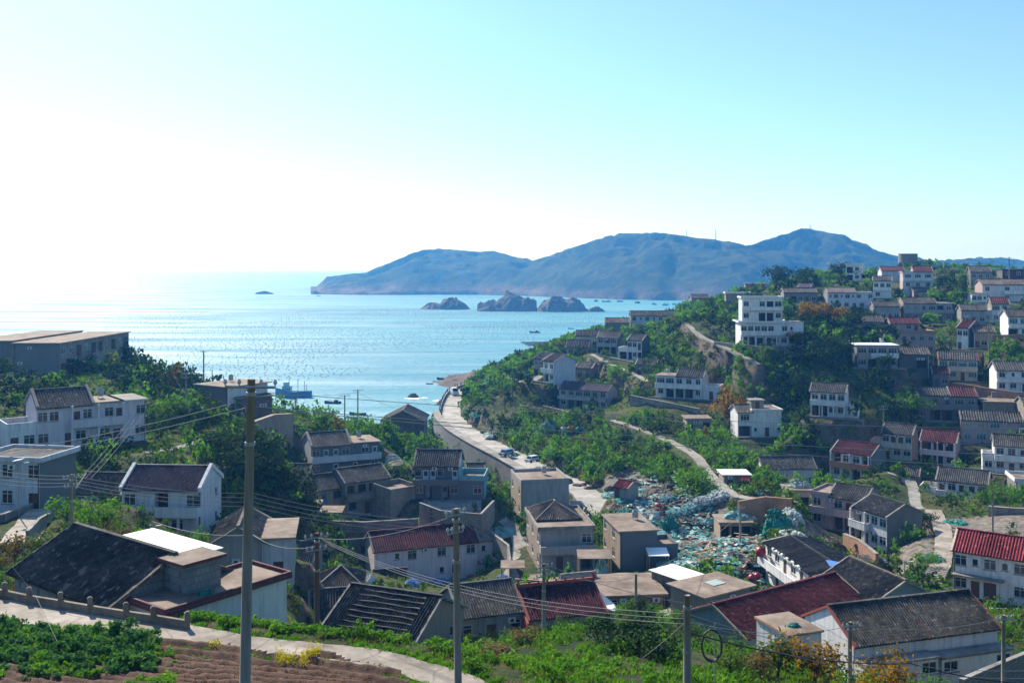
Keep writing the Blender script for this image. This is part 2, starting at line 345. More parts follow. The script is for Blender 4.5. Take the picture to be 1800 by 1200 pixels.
def thing(name, loc, rz, label, cat, group=None):
    o = bpy.data.objects.new(name, None); COL.objects.link(o); o.location = loc; o.rotation_euler = (0, 0, rz)
    o.empty_display_size = 0.5
    return tag(o, label, cat, group, 'thing')
def copy_tree(o, parent=None):
    c = o.copy(); COL.objects.link(c); c.parent = parent
    for ch in o.children: copy_tree(ch, c)
    return c
def np_mesh(name, V, Q, mat, smooth=False, mats=None, mi=None):
    me = bpy.data.meshes.new(name); V = np.asarray(V, np.float32); Q = np.asarray(Q, np.int32); k = Q.shape[1]
    me.vertices.add(len(V)); me.vertices.foreach_set('co', V.ravel())
    me.loops.add(Q.size); me.loops.foreach_set('vertex_index', Q.ravel())
    me.polygons.add(len(Q)); me.polygons.foreach_set('loop_start', np.arange(0, Q.size, k, dtype=np.int32))
    me.polygons.foreach_set('loop_total', np.full(len(Q), k, np.int32))
    for x in (mats or [mat]): me.materials.append(MATS[x])
    if mi is not None: me.polygons.foreach_set('material_index', np.asarray(mi, np.int32))
    if smooth: me.polygons.foreach_set('use_smooth', np.ones(len(Q), bool))
    me.update(calc_edges=True); return me
# value noise for relief
_perm = np.random.default_rng(3).random((256, 256))
def vnoise(x, y):
    xi = np.floor(x).astype(int); yi = np.floor(y).astype(int); fx = x-xi; fy = y-yi
    fx = fx*fx*(3-2*fx); fy = fy*fy*(3-2*fy)
    g = lambda a, b: _perm[a & 255, b & 255]
    return (g(xi, yi)*(1-fx)+g(xi+1, yi)*fx)*(1-fy)+(g(xi, yi+1)*(1-fx)+g(xi+1, yi+1)*fx)*fy-0.5
def fbm(x, y, octv=4, gain=0.5):
    s = 0; a = 1.0; f = 1.0
    for i in range(octv):
        s = s+a*vnoise(x*f+13.7*i, y*f+7.3*i); a *= gain; f *= 2.03
    return s
# ------------------------------------------------------------------ house kit
FOOT = 2.5
TERR = []
FOOTPRINTS = []      # (root matrix, x0, x1, y0, y1, zbase)
_wcache = {}
def window_meshes(w, h, kind):
    k = (round(w, 2), round(h, 2), kind)
    if k in _wcache: return _wcache[k]
    fm = {'w': 'frame', 't': 'frame', 'k': 'darkframe'}[kind]; gm = 'tealglass' if kind == 't' else 'glass'
    a = MB(); t = 0.07; y0, y1 = 0.03, 0.13
    a.box(-w/2, y0, 0, w/2, y1, t, fm); a.box(-w/2, y0, h-t, w/2, y1, h, fm)
    a.box(-w/2, y0, t, -w/2+t, y1, h-t, fm); a.box(w/2-t, y0, t, w/2, y1, h-t, fm)
    nm = max(1, int(round(w/0.75)))-1
    for i in range(nm):
        x = -w/2+w*(i+1)/(nm+1); a.box(x-0.03, y0+.01, t, x+0.03, y1-.01, h-t, fm)
    if h > 1.1: a.box(-w/2+t, y0+.02, h*0.7, w/2-t, y1-.02, h*0.7+0.05, fm)
    a.box(-w/2-0.08, -0.09, -0.07, w/2+0.08, 0.02, -0.004, 'concrete')
    g = MB(); g.box(-w/2+t*.6, 0.08, t*.6, w/2-t*.6, 0.10, h-t*.6, gm)
    _wcache[k] = (a.mesh('window'), g.mesh('pane')); return _wcache[k]
def door_mesh(w, h, mat):
    k = (round(w, 2), round(h, 2), mat)
    if k in _wcache: return _wcache[k]
    a = MB(); fr = 'frame' if mat == 'whitedoor' else 'darkframe'
    a.box(-w/2, 0.02, 0, -w/2+.07, .13, h, fr); a.box(w/2-.07, 0.02, 0, w/2, .13, h, fr); a.box(-w/2+.07, .02, h-.07, w/2-.07, .13, h, fr)
    n = 2 if w > 1.3 else 1; ww = (w-.14)/n
    for i in range(n):
        x = -w/2+.07+i*ww
        a.box(x+.01, .07, .02, x+ww-.01, .12, h-.08, mat)
        a.box(x+.12, .055, .25, x+ww-.12, .069, h*.42, mat)
        a.box(x+.12, .055, h*.5, x+ww-.12, .069, h*.88, 'glass' if mat != 'wooddoor' else mat)
    _wcache[k] = a.mesh('door'); return _wcache[k]

def wall_face(mb, O, U, N, w, h, ops, mat):
    O, U, N = Vector(O), Vector(U), Vector(N); Z = Vector((0, 0, 1))
    us = sorted({0.0, w, *[q for o in ops for q in (o[0], o[2])]}); vz = sorted({0.0, h, *[q for o in ops for q in (o[1], o[3])]})
    pt = lambda u, v, d=0: O+U*u+Z*v-N*d
    for i in range(len(us)-1):
        for j in range(len(vz)-1):
            uc, vc = (us[i]+us[i+1])/2, (vz[j]+vz[j+1])/2
            if any(o[0] < uc < o[2] and o[1] < vc < o[3] for o in ops): continue
            mb.face([pt(us[i], vz[j]), pt(us[i+1], vz[j]), pt(us[i+1], vz[j+1]), pt(us[i], vz[j+1])], mat)
    for u0, v0, u1, v1, d, back in ops:
        for (a, b), (c, e) in (((u0, v0), (u1, v0)), ((u1, v0), (u1, v1)), ((u1, v1), (u0, v1)), ((u0, v1), (u0, v0))):
            mb.face([pt(a, b), pt(a, b, d), pt(c, e, d), pt(c, e)], mat)
        mb.face([pt(u0, v0, d), pt(u1, v0, d), pt(u1, v1, d), pt(u0, v1, d)], back or mat)
SZ = {'W': (1.45, 1.35, 0.95), 'w': (0.75, 0.95, 1.15), 'V': (2.1, 1.4, 0.9), 'D': (1.0, 2.1, 0.0), 'E': (1.7, 2.2, 0.0), 'G': (2.4, 2.3, 0.0)}
def bays(pat, w, sh, n_lev):
    """openings of one face from strings, ground storey first: W V w windows, D E doors, G open doorway, O deep porch, . blank"""
    out = []
    for lev, s in enumerate(pat):
        if not s: continue
        bw = w/len(s)
        for i, ch in enumerate(s):
            if ch == '.': continue
            uc = bw*(i+.5); z = lev*sh
            if ch == 'O': a, b, c = bw*0.9, min(2.5, sh-.35), 0.0
            else: a, b, c = SZ[ch]
            a = min(a, bw*0.86); b = min(b, sh-c-0.2)
            out.append((ch, uc-a/2, z+c, uc+a/2, z+c+b))
    return out
def block(root, x0, y0, z0, w, d, h, n, fm, sm, front=None, left=None, right=None, kind='w', door='wooddoor', foot=FOOT, name='wall'):
    mb = MB(); sh = h/n
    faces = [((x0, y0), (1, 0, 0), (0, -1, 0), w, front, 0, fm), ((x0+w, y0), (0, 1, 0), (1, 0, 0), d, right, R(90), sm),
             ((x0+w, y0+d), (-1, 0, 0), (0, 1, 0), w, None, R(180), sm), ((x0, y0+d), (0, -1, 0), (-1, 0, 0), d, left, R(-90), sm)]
    for (ox, oy), U, N, ww, pat, rz, mat in faces:
        ops = bays(pat, ww, sh, n) if pat else []
        wall_face(mb, (ox, oy, z0-foot), U, N, ww, h+foot, [(u0, v0+foot+(0.01 if v0 == 0 else 0), u1, v1+foot, {'O': 1.3, 'G': 1.0}.get(ch, .15), 'interior_shade' if ch in 'OGWwV' else None) for ch, u0, v0, u1, v1 in ops], mat)
        for ch, u0, v0, u1, v1 in ops:
            c = Vector((ox, oy, z0))+Vector(U)*((u0+u1)/2)+Vector((0, 0, v0+.01))
            if ch in 'WwV':
                f, g = window_meshes(u1-u0, v1-v0, kind); f = put('window', f, root, c, rz); put('pane', g, f)
            elif ch in 'DE':
                put('door', door_mesh(u1-u0, v1-v0, door), root, c, rz)
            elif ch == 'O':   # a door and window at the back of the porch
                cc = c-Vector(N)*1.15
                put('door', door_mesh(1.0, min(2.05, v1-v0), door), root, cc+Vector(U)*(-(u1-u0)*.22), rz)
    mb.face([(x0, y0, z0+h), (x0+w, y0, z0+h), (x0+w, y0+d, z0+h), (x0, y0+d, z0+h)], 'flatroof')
    return mb.build(name, root)
def _sag(x, y): return math.sin(x*.9+1.3*math.sin(y*.7))*.5+math.sin(y*1.7+x*.43)*.35+math.sin(x*2.9-y*1.1)*.2
def slope(mb, e0, e1, r0, r1, mat, pitch=0.3, rows=1, thick=0.09):
    e0, e1, r0, r1 = map(Vector, (e0, e1, r0, r1))
    nrm = (e1-e0).cross(r0-e0).normalized()
    if nrm.z < 0: nrm = -nrm
    nc = max(3, int((e1-e0).length/pitch)); prof = (0, 0.03, 0.13, 0.17, 0.13, 0.03) if rows > 1 else (0, 0.075, 0.11, 0.075); NP = len(prof); b = len(mb.v); k = mb.mi(mat)
    vs = []
    for r in range(rows):
        vs += [(r/rows, 0.014 if rows > 1 else 0), ((r+1)/rows, 0.0)]
    W_ = NP*nc+1
    for v, dz in vs:
        a, c = e0.lerp(r0, v), e1.lerp(r1, v)
        for i in range(W_):
            q_ = a.lerp(c, i/(W_-1)); sg = _sag(q_.x, q_.y); mb.v.append(tuple(q_+nrm*((prof[i % NP]*pitch/.3)*(1+.3*_sag(q_.x*5.3+9, q_.y*5.3))+dz+.035*sg)))
    for j in range(len(vs)-1):
        for i in range(W_-1):
            mb.f.append((b+j*W_+i, b+j*W_+i+1, b+(j+1)*W_+i+1, b+(j+1)*W_+i)); mb.m.append(k)
    lo = [p-nrm*thick for p in (e0, e1, r1, r0)]
    mb.face(list(reversed(lo)), 'timber' if False else mat)
    up = [e0, e1, r1, r0]
    for i in range(4):
        j = (i+1) % 4; mb.face([lo[i], lo[j], up[j], up[i]], mat)
def gable(root, x0, x1, y0, y1, z, rise, mat, gm, D, ov=0.45, so=0.2, axis='x', trim='concrete', par=False, ends=(1, 1), back=True):
    T = (lambda u, v, zz: Vector((u, v, zz))) if axis == 'x' else (lambda u, v, zz: Vector((v, u, zz)))
    if axis == 'y': x0, x1, y0, y1 = y0, y1, x0, x1
    ym = (y0+y1)/2; half = (y1-y0)/2; s = rise/half; zt = 0.1
    u0, u1 = (x0-so, x1+so) if not par else (x0+.02, x1-.02)
    pitch = 0.32 if D < 80 else 0.27 if D < 130 else (0.36 if D < 230 else 0.55); rows = max(1, int(half/0.24)) if D < 130 else 1
    mb = MB()
    slope(mb, T(u0, y0-ov, z-s*ov+zt), T(u1, y0-ov, z-s*ov+zt), T(u0, ym, z+rise+zt), T(u1, ym, z+rise+zt), mat, pitch, rows)
    slope(mb, T(u0, y1+ov, z-s*ov+zt), T(u1, y1+ov, z-s*ov+zt), T(u0, ym, z+rise+zt), T(u1, ym, z+rise+zt), mat, pitch*1.5, 1)
    ro = mb.build('roof', root)
    rc = MB(); zr = z+rise+zt+.03
    a, b_ = T(u0-.03, ym-.16, 0), T(u1+.03, ym+.16, 0)
    rc.box(min(a.x, b_.x), min(a.y, b_.y), zr, max(a.x, b_.x), max(a.y, b_.y), zr+.17, 'tile_grey' if mat == 'tile_grey' else mat)
    rc.build('ridge_cap', ro)
    for e, uu in ((0, u0), (1, u1)):
        if not ends[e]: continue
        vb = MB(); w_ = 0.13 if not par else 0.2; up = 0.12 if not par else 0.42
        for ya in (y0-ov, y1+ov):
            za, zb = z-s*ov+zt, z+rise+zt
            lo = [T(uu-w_, ya, za-.1), T(uu+w_, ya, za-.1), T(uu+w_, ym, zb-.1), T(uu-w_, ym, zb-.1)]
            hi = [p+Vector((0, 0, .1+up)) for p in lo]; vb.hexa(lo, hi, trim)
        vb.build('verge', ro)
    for e, uu in ((0, x0), (1, x1)):
        gb = MB(); t = .2 if e == 0 else -.2
        p = [T(uu, y0, z-.05), T(uu, y1, z-.05), T(uu, ym, z+rise)]; q = [v+T(t, 0, 0) for v in p]
        gb.face(p, gm); gb.face(list(reversed(q)), gm)
        for i in range(3):
            j = (i+1) % 3; gb.face([p[i], p[j], q[j], q[i]], gm)
        gb.build('gable_wall', root)
    return ro
def hip(root, x0, x1, y0, y1, z, rise, mat, D, ov=0.45):
    mb = MB(); pitch = 0.26 if D < 130 else .36; rows = 12 if D < 130 else 1
    X0, X1, Y0, Y1 = x0-ov, x1+ov, y0-ov, y1+ov; hw = min(X1-X0, Y1-Y0)/2
    if X1-X0 >= Y1-Y0: a, b = Vector((X0+hw, (Y0+Y1)/2, z+rise)), Vector((X1-hw, (Y0+Y1)/2, z+rise))
    else: a, b = Vector(((X0+X1)/2, Y0+hw, z+rise)), Vector(((X0+X1)/2, Y1-hw, z+rise))
    c = [Vector((X0, Y0, z+.05)), Vector((X1, Y0, z+.05)), Vector((X1, Y1, z+.05)), Vector((X0, Y1, z+.05))]
    if X1-X0 >= Y1-Y0: sl = [(c[0], c[1], a, b), (c[1], c[2], b, b), (c[2], c[3], b, a), (c[3], c[0], a, a)]
    else: sl = [(c[0], c[1], a, a), (c[1], c[2], a, b), (c[2], c[3], b, b), (c[3], c[0], b, a)]
    for e0, e1, r0, r1 in sl: slope(mb, e0, e1, r0, r1, mat, pitch, rows, .05)
    ro = mb.build('roof', root)
    hb = MB(); pr = [(c[0], a), (c[1], b if X1-X0 >= Y1-Y0 else a), (c[2], b), (c[3], a if X1-X0 >= Y1-Y0 else b), (a, b)]
    for p, q in pr:
        if (p-q).length > .3: hb.tube([p+Vector((0, 0, .08)), q+Vector((0, 0, .1))], .12, 'concrete', 6)
    hb.build('ridge_cap', ro); return ro
def flat(root, x0, x1, y0, y1, z, top='flatroof', fascia='concrete', ov=0.35, par=0.0, parm=None, th=0.2):
    mb = MB(); mb.box(x0-ov, y0-ov, z+.01, x1+ov, y1+ov, z+th, fascia, top); ro = mb.build('roof', root)
    if par:
        pm = parm or fascia; p = MB(); t = .16; e = ov
        X0, X1, Y0, Y1 = x0-e+.02, x1+e-.02, y0-e+.02, y1+e-.02
        p.box(X0, Y0, z+th, X1, Y0+t, z+th+par, pm); p.box(X0, Y1-t, z+th, X1, Y1, z+th+par, pm)
        p.box(X0, Y0+t, z+th, X0+t, Y1-t, z+th+par, pm); p.box(X1-t, Y0+t, z+th, X1, Y1-t, z+th+par, pm)
        p.build('parapet', ro)
    return ro
def gallery(root, x0, x1, z, dep=1.3, par=0.95, mat='white', cols=(), ztop=None, colm=None, sides=True):
    mb = MB(); mb.box(x0, -dep, z-.16, x1, -.005, z, mat); g = mb.build('balcony', root)
    if par:
        p = MB(); p.box(x0-.03, -dep-.03, z-.2, x1+.03, -dep+.11, z+par, mat); p.box(x0-.05, -dep-.06, z+par, x1+.05, -dep+.14, z+par+.07, mat)
        if sides:
            p.box(x0-.03, -dep+.11, z, x0+.09, -.006, z+par, mat); p.box(x1-.09, -dep+.11, z, x1+.03, -.006, z+par, mat)
        p.build('parapet', g)
    for cx in cols:
        c = MB(); c.box(cx-.14, -dep+.13, -FOOT, cx+.14, -dep+.41, z-.16, colm or mat)
        if ztop: c.box(cx-.13, -dep+.14, z, cx+.13, -dep+.40, ztop, colm or mat)
        c.build('column', root)
def frame_edge(A, B, D, yaw=None):
    a = P(A[0], A[1], D); kb = (B[0]-CX)/F
    if yaw is None:
        DB = D*(A[1]-YH)/(B[1]-YH); b = Vector((kb*DB, DB, a.z))
        return a, (b-a).length, math.atan2(b.y-a.y, b.x-a.x)
    y = R(yaw); return a, (kb*D-a.x)/(math.cos(y)-kb*math.sin(y)), y
def house(name, label, A, B, D, h=5.8, d=7.0, n=2, yaw=None, wall='white', side=None, front=None, left=None, right=None,
          roof=(('gable', 0, 1, 1.6, 'tile_grey'),), gal=None, wings=(), kind='w', door='wooddoor', cat='house', group=None, trim='concrete', pad=1.0, ov=0.45):
    a, w, y = frame_edge(A, B, D, yaw); side = side or wall
    root = thing(name, (a.x, a.y, a.z-h), y, label, cat, group); root['w'] = w
    sh = h/n
    block(root, 0, 0, 0, w, d, h, n, wall, side, front, left, right, kind, door)
    roofs(root, roof, w, d, h, side, D, trim, ov)
    if gal:
        g = dict(gal); x0, x1 = g.pop('x', (0, 1)); cols = [c*w for c in g.pop('cols', ())]; roofed = g.pop('roofed', False)
        gallery(root, x0*w, x1*w, g.pop('z', sh if n > 1 else h), cols=cols, ztop=(h-.05 if roofed else None), **g)
    xa, xb = 0, w
    for wg in wings:
        wg = dict(wg); sd, ww, wd, wh = wg['side'], wg['w'], wg.get('d', d), wg['h']; yo = wg.get('y', .15)
        xo = -ww-.004 if sd == 'L' else w+.004
        if sd == 'L': xa = min(xa, xo)
        else: xb = max(xb, xo+ww)
        block(root, xo, yo, 0, ww, wd, wh, wg.get('n', 1), wg.get('wall', wall), wg.get('sidem', side), wg.get('front'), wg.get('left') if sd == 'L' else None, wg.get('right') if sd == 'R' else None, kind, door, name='annex_wall')
        if wg.get('roof') == 'gable': gable(root, xo, xo+ww, yo, yo+wd, wh, wg.get('rise', 1.3), wg.get('tile', 'tile_grey'), wg.get('sidem', side), D)
        else: flat(root, xo, xo+ww, yo, yo+wd, wh, wg.get('top', 'flatroof'), wg.get('fascia', wg.get('wall', wall)), wg.get('ov', .08), wg.get('par', 0), wg.get('parm'))
    if D < 330 and w > 4.5:
        rh = random.Random(int(A[0]*7+A[1])); m = MB(); xx = rh.choice((.12, w-.12)); m.tube([(xx, -.06, -FOOT), (xx, -.06, h-.1)], .055, rh.choice(('frame', 'darkframe')), 6); m.build('drainpipe', root)
        for k in range(rh.randint(0, 2)):
            m = MB(); u = rh.uniform(.6, w-1.4); z = rh.choice((2.2, sh+2.1)) if n > 1 else 2.1; z = min(z, h-.8)
            m.box(u, -.36, z, u+.8, -.03, z+.55, 'frame'); m.tube([(u+.4, -.37, z+.27), (u+.4, -.385, z+.27)], .2, 'darkframe', 10); m.build('air_conditioner', root)
    if D > 195 and D < 345 and cat == 'house' and A[0] > 940:
        fr = -2.3 if not gal else -gal.get('dep', 1.3)-1.2; c_, s_ = math.cos(y), math.sin(y); L_ = lambda u, v: Vector((a.x+c_*u-s_*v, a.y+s_*u+c_*v, a.z-h+.25))
        TERR.append((label, [L_(xa-1.6, fr), L_((xa+xb)/2, fr-.5), L_(xb+1.6, fr)], fr-.4))
    FOOTPRINTS.append((a.x, a.y, y, xa, xb, (TERR[-1][2] if TERR and TERR[-1][0] == label else (0 if not gal else -1.4)), d, a.z-h, pad))
    return root
def roofs(root, roof, w, d, h, side, D, trim='concrete', ov=.45):
    nr = len(roof)
    for i, r in enumerate(roof):
        t = r[0]; ex = r[-1] if isinstance(r[-1], dict) else {}
        x0, x1 = (r[1]*w, r[2]*w) if len(r) > 2 else (0, w)
        if t == 'gable': gable(root, x0, x1, 0, d, h, r[3], r[4], side, D, **{'ov': ov, 'trim': trim, 'so': .2 if nr == 1 else .03, **ex})
        elif t == 'gfront': gable(root, x0, x1, 0, d, h, r[3], r[4], side, D, axis='y', trim=trim, **ex)
        elif t == 'hip': hip(root, x0, x1, 0, d, h, r[3], r[4], D)
        elif t == 'flat': flat(root, x0+(.03 if nr > 1 else 0), x1-(.03 if nr > 1 else 0), 0, d, h, r[3], r[4], **ex)

# ------------------------------------------------------------------ the houses
# -- left bluff and left slope
house('stone_house', 'long grey concrete block house with flat brown roof on the left bluff top', (24, 604), (105, 604), 200, 6.4, 36, 2, 0, 'grey', 'stone', None, None, ['GWGEG.GGWG', 'WWGWGGwGWG'], [('flat', 0, 1, 'flatroof', 'tan')], cat='house')
house('stone_house', 'long grey house mostly hidden behind the flat-roofed concrete house on the bluff', (-62, 600), (19, 600), 216, 6.4, 36, 2, 0, 'grey', 'stone', None, None, ['W.W.W.W.W.', '..W.W.w.W.'], [('flat', 0, 1, 'flatroof', 'tan')])
house('terrace_house', 'wide pale pink and white two storey house with balcony below the bluff', (65, 717), (256, 702), 140, 6.0, 7.0, 2, None, 'pinkwhite', 'pinkwhite', ['W.DW.WD.W', 'WW.DW.WD.W'], None, ['.W', '.W'],
      [('gable', 0, 0.5, 2.0, 'tile_grey', {'par': True}), ('flat', 0.5, 0.77, 'flatroof', 'concrete'), ('flat', .77, 1, 'concrete', 'pinkwhite')],
      gal=dict(x=(.29, .78), dep=1.0, mat='pinkwhite', cols=(.3, .54, .77), roofed=True), wings=[dict(side='L', w=3.8, d=6, h=3.0, wall='white', par=.9, front=['DW'])])
house('shop_house', 'blue and white two storey house with purple tiled roof and raised white gable', (214, 858), (353, 858), 118, 5.9, 7.0, 2, -3, 'bluewhite', 'bluewhite', ['O.OW.', 'W.O.V'], None, ['.w', '.w'],
      [('gable', 0, 1, 1.9, 'tile_purple', {'par': True})], gal=dict(x=(.0, 1), dep=1.1, mat='bluewhite', cols=(.02, .45, .75, .98)), trim='white')
house('awning_house', 'low house with blue sheet awning adjoining the purple roofed house', (133, 866), (211, 862), 119, 5.4, 6.5, 2, -3, 'bluewhite', 'palegrey', ['WDWD', 'WDWW'], None, None, [('gable', 0, 1, 1.6, 'tile_grey')], door='bluedoor')
house('gabled_cottage', 'small grey concrete cottage with gable end and brown flat annex by dark trees', (372, 956), (464, 952), 100, 4.2, 9, 1, None, 'palegrey', 'palegrey', ['.W.'], None, None, [('gfront', 0, 1, 1.5, 'tile_brown')],
      wings=[dict(side='R', w=2.8, d=7.5, h=4.4, wall='bluewhite', ov=.35, fascia='tan', front=['D'])])
house('corner_house', 'blue grey flat roofed house beside the small concrete lane', (-44, 808), (70, 812), 100, 5.2, 6, 2, None, 'bluewhite', 'slate', ['W.W.D', 'W.W.W'], None, None, [('flat', 0, 1, 'tile_grey', 'bluewhite', {'par': .3})])
house('clifftop_house', 'grey house with low brown roof on the cliff edge above the sea', (347, 676), (400, 681), 200, 5.4, 10.5, 1, None, 'grey', 'white', ['..'], None, ['DDD.'], [('flat', 0, 1, 'flatroof', 'tan', {'ov': .7})])
house('clifftop_shed', 'dark low shed beside the brown roofed cliff edge house', (418, 700), (478, 696), 196, 4, 7, 1, None, 'darkstone', 'darkstone', ['W.D.'], None, None, [('flat', 0, 1, 'tile_grey', 'concrete', {'ov': .5})])
# the big roofed house below the foreground lane
big = house('courtyard_house', 'large house with wide grey tiled roof just below the foreground lane', (26, 1003), (194, 1067), 64.3, 3.2, 8.3, 1, None, 'greytile', 'greytile', None, None, None, [('gable', 0, 1, 2.0, 'tile_grey')], pad=.6, trim='tile_brown')
bw = big['w']
block(big, bw+.01, 1.2, 0, 3.7, 8.6, 3.2, 1, 'white', 'white', None, None, ['W..'], foot=5, name='annex_wall')
flat(big, bw+.01, bw+3.71, 1.2, 9.8, 3.2, 'flatroof', 'darkred', .25, .22, 'darkred')
block(big, bw+.15, 3.4, 3.42, 2.0, 2.6, 1.7, 1, 'greytile', 'greytile', None, None, None, foot=0, name='stair_head')
flat(big, bw+.15, bw+2.15, 3.4, 6.0, 5.12, 'flatroof', 'darkred', .25)
sh = thing('sheet_shed', P(214, 950, 76)-Vector((0, 0, 2.2)), big.rotation_euler.z, 'shed with bright white sheet roof behind the large grey roof', 'shed')
block(sh, 0, 0, 0, 8.6, 2.6, 2.5, 1, 'palegrey', 'palegrey', ['W.D.']); flat(sh, 0, 8.6, 0, 2.6, 2.5, 'whitesheet', 'whitesheet', .2, 0, None, .08)
# -- centre left cluster
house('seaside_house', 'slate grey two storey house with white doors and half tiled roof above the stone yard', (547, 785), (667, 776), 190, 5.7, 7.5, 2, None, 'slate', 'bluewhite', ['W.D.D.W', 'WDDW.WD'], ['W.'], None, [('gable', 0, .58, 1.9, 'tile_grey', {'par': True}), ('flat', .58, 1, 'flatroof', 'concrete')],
      gal=dict(dep=1.3, mat='bluewhite'), door='whitedoor')
house('farmhouse', 'two storey stone house with tiled roof and white window piers in the hollow', (607, 848), (684, 838), 172, 5.9, 7, 2, None, 'stone', 'stone', ['WDW', 'WWWW'], None, None, [('gable', 0, 1, 1.7, 'tile_grey')], gal=dict(dep=.9, mat='stone', par=.8), kind='k')
house('farmhouse', 'narrow stone house with bright blue doors joined to the tiled farmhouse', (558, 861), (604, 855), 171, 5.7, 6.5, 2, None, 'tan', 'stone', ['DW', 'DW'], None, None, [('gable', 0, 1, 1.8, 'tile_grey')], door='bluedoor', kind='k')
house('terrace_block', 'bare stone block with walled roof terrace beside the farmhouse', (687, 870), (738, 862), 169, 4.8, 7, 1, None, 'stone', 'stone', ['.'], None, None, [('flat', 0, 1, 'flatroof', 'stone', {'ov': .02, 'par': .8, 'parm': 'stone'})])
house('tool_shed', 'small shed with patched brown roof left of the blue door house', (516, 894), (558, 902), 160, 2.6, 5, 1, 5, 'palegrey', 'stone', ['W.'], None, None, [('flat', 0, 1, 'flatroof', 'tan', {'ov': .4})])
house('bay_house', 'slate and turquoise two storey house with tiled roof and porch columns', (729, 817), (806, 820), 172, 5.8, 6.2, 2, -4, 'slate', 'turquoise', ['WO.OW', 'WDDW.D'], None, None, [('gable', 0, 1, 2.0, 'tile_grey')],
      gal=dict(dep=2.0, mat='slate', par=.75, cols=(.3, .66)), wings=[dict(side='R', w=4.4, h=3.0, wall='slate', sidem='turquoise', par=.9, parm='turquoise', d=6.5, front=['.W'])], door='whitedoor')
house('stone_barn', 'tall dark stone barn with gable end beside the sea road', (672, 740), (745, 738), 230, 8.4, 10, 2, 0, 'darkstone', 'darkstone', None, None, None, [('gfront', 0, 1, 2.4, 'tile_brown')], cat='barn')
house('long_house', 'long pinkish white house with dark maroon tiled roof in the valley', (658, 968), (840, 950), 148, 5.5, 6.5, 2, None, 'pinkwhite', 'pinkwhite', ['....wW.', '.wW.W.W'], None, None, [('gable', 0, 1, 1.9, 'tile_maroon')],
      wings=[dict(side='R', w=3.9, d=5.5, h=5.2, n=2, wall='pinkwhite', ov=.25, fascia='redtrim', front=['W', 'ww'])])
house('lean_to', 'lean-to with steep ribbed tile roof against the long pinkish house', (660, 1032), (716, 1028), 143, 1.9, 3, 1, None, 'palegrey', 'palegrey', None, None, None, [('gable', 0, 1, 1.9, 'tile_grey')], cat='shed')
c6 = house('villa', 'grey two storey house with small hipped tile roof behind a flat front parapet', (948, 932), (1043, 929), 145, 6.0, 12, 2, 8, 'palegrey', 'tan', ['.D.O', '...W'], ['W.W.W', 'W.W.W'], None, [('flat', 0, 1, 'flatroof', 'concrete', {'ov': .3, 'par': .35})],
      gal=dict(x=(0, 1), dep=1.6, mat='palegrey', cols=(.03, .97)))
hip(c6, .6, c6['w']-1.2, 4.5, 11.6, 6.35, 2.0, 'tile_brown', 145)
c7 = house('flat_house', 'grey house with brown flat roof and lit pinkish side wall by the net yard', (1090, 935), (1155, 936), 145, 5.6, 10, 2, 9, 'slate', 'tan', ['.D', '..'], ['W.W.', 'W.W.'], None, [('flat', 0, 1, 'flatroof', 'tan', {'ov': .25})], wings=[dict(side='R', w=3.2, d=5, h=2.8, wall='slate', par=.6, front=['D'])])
house('flat_house', 'pale plaster box house with sunken flat roof beside the concrete road', (916, 850), (1000, 845), 176, 6.4, 9.5, 2, 11, 'palegrey', 'tan', ['.W.', '...'], ['W.W', 'W.W'], None, [('flat', 0, 1, 'flatroof', 'palegrey', {'ov': .05, 'par': .5, 'parm': 'palegrey'})])
house('net_hut', 'little hut with bright red gabled roof at the foot of the cliff', (1079, 854), (1103, 865), 180, 2.3, 3.6, 1, -40, 'palegrey', 'palegrey', ['D.'], None, None, [('gable', 0, 1, .8, 'tile_red')], cat='hut')
# -- front row below the foreground slope
f1 = house('felt_roof_house', 'low house with black felt roof crossed by weighted tarpaulin rolls', (568, 1106), (725, 1132), 87.5, 3.0, 10, 1, None, 'tan', 'tan', ['W.D.'], None, ['.w'], [('gable', 0, 1, 2.4, 'felt', {'so': .25})], pad=.6)
house('tile_roof_house', 'low house with grey tiled roof beside the red ornamented temple roof', (810, 1084), (917, 1071), 100, 3.2, 7.5, 1, None, 'palegrey', 'palegrey', ['W.D.W'], None, None, [('gable', 0, 1, 1.9, 'tile_grey')], pad=.6)
house('back_cottage', 'small cottage with ribbed grey tiles behind the black felt roof', (548, 1086), (645, 1079), 99, 2.8, 6, 1, None, 'palegrey', 'palegrey', ['W.D'], None, None, [('gable', 0, 1, 1.7, 'tile_grey')], pad=.6)
house('hip_roof_hut', 'small hut with pale hipped roof behind the black felt roof', (562, 1032), (632, 1030), 113, 2.5, 4.6, 1, None, 'grey', 'grey', ['W'], None, None, [('hip', 0, 1, 1.7, 'tile_brown')], cat='hut')
f5 = house('village_temple', 'low temple with dark maroon roof, ornate red ridge and red end wall', (932, 1086), (1062, 1072), 101, 3.2, 7, 1, None, 'palegrey', 'redtrim', ['.D.'], None, None, [('gable', 0, 1, 1.8, 'tile_maroon')], cat='temple', pad=.6, trim='redtrim')
house('brown_roof_shed', 'low shed with flat brown roof between the temple and the net yard', (1062, 1048), (1168, 1044), 117, 2.7, 7.5, 1, None, 'tan', 'grey', ['W.D.'], None, None, [('flat', 0, 1, 'flatroof', 'tan', {'ov': .4})], cat='shed', pad=.6)
sk = house('skylight_shed', 'brown flat roofed shed with a pale square skylight sheet', (1239, 1051), (1322, 1030), 110, 2.8, 5.5, 1, None, 'grey', 'tan', ['W.D'], None, None, [('flat', 0, 1, 'flatroof', 'tan', {'ov': .4})], cat='shed', pad=.6)
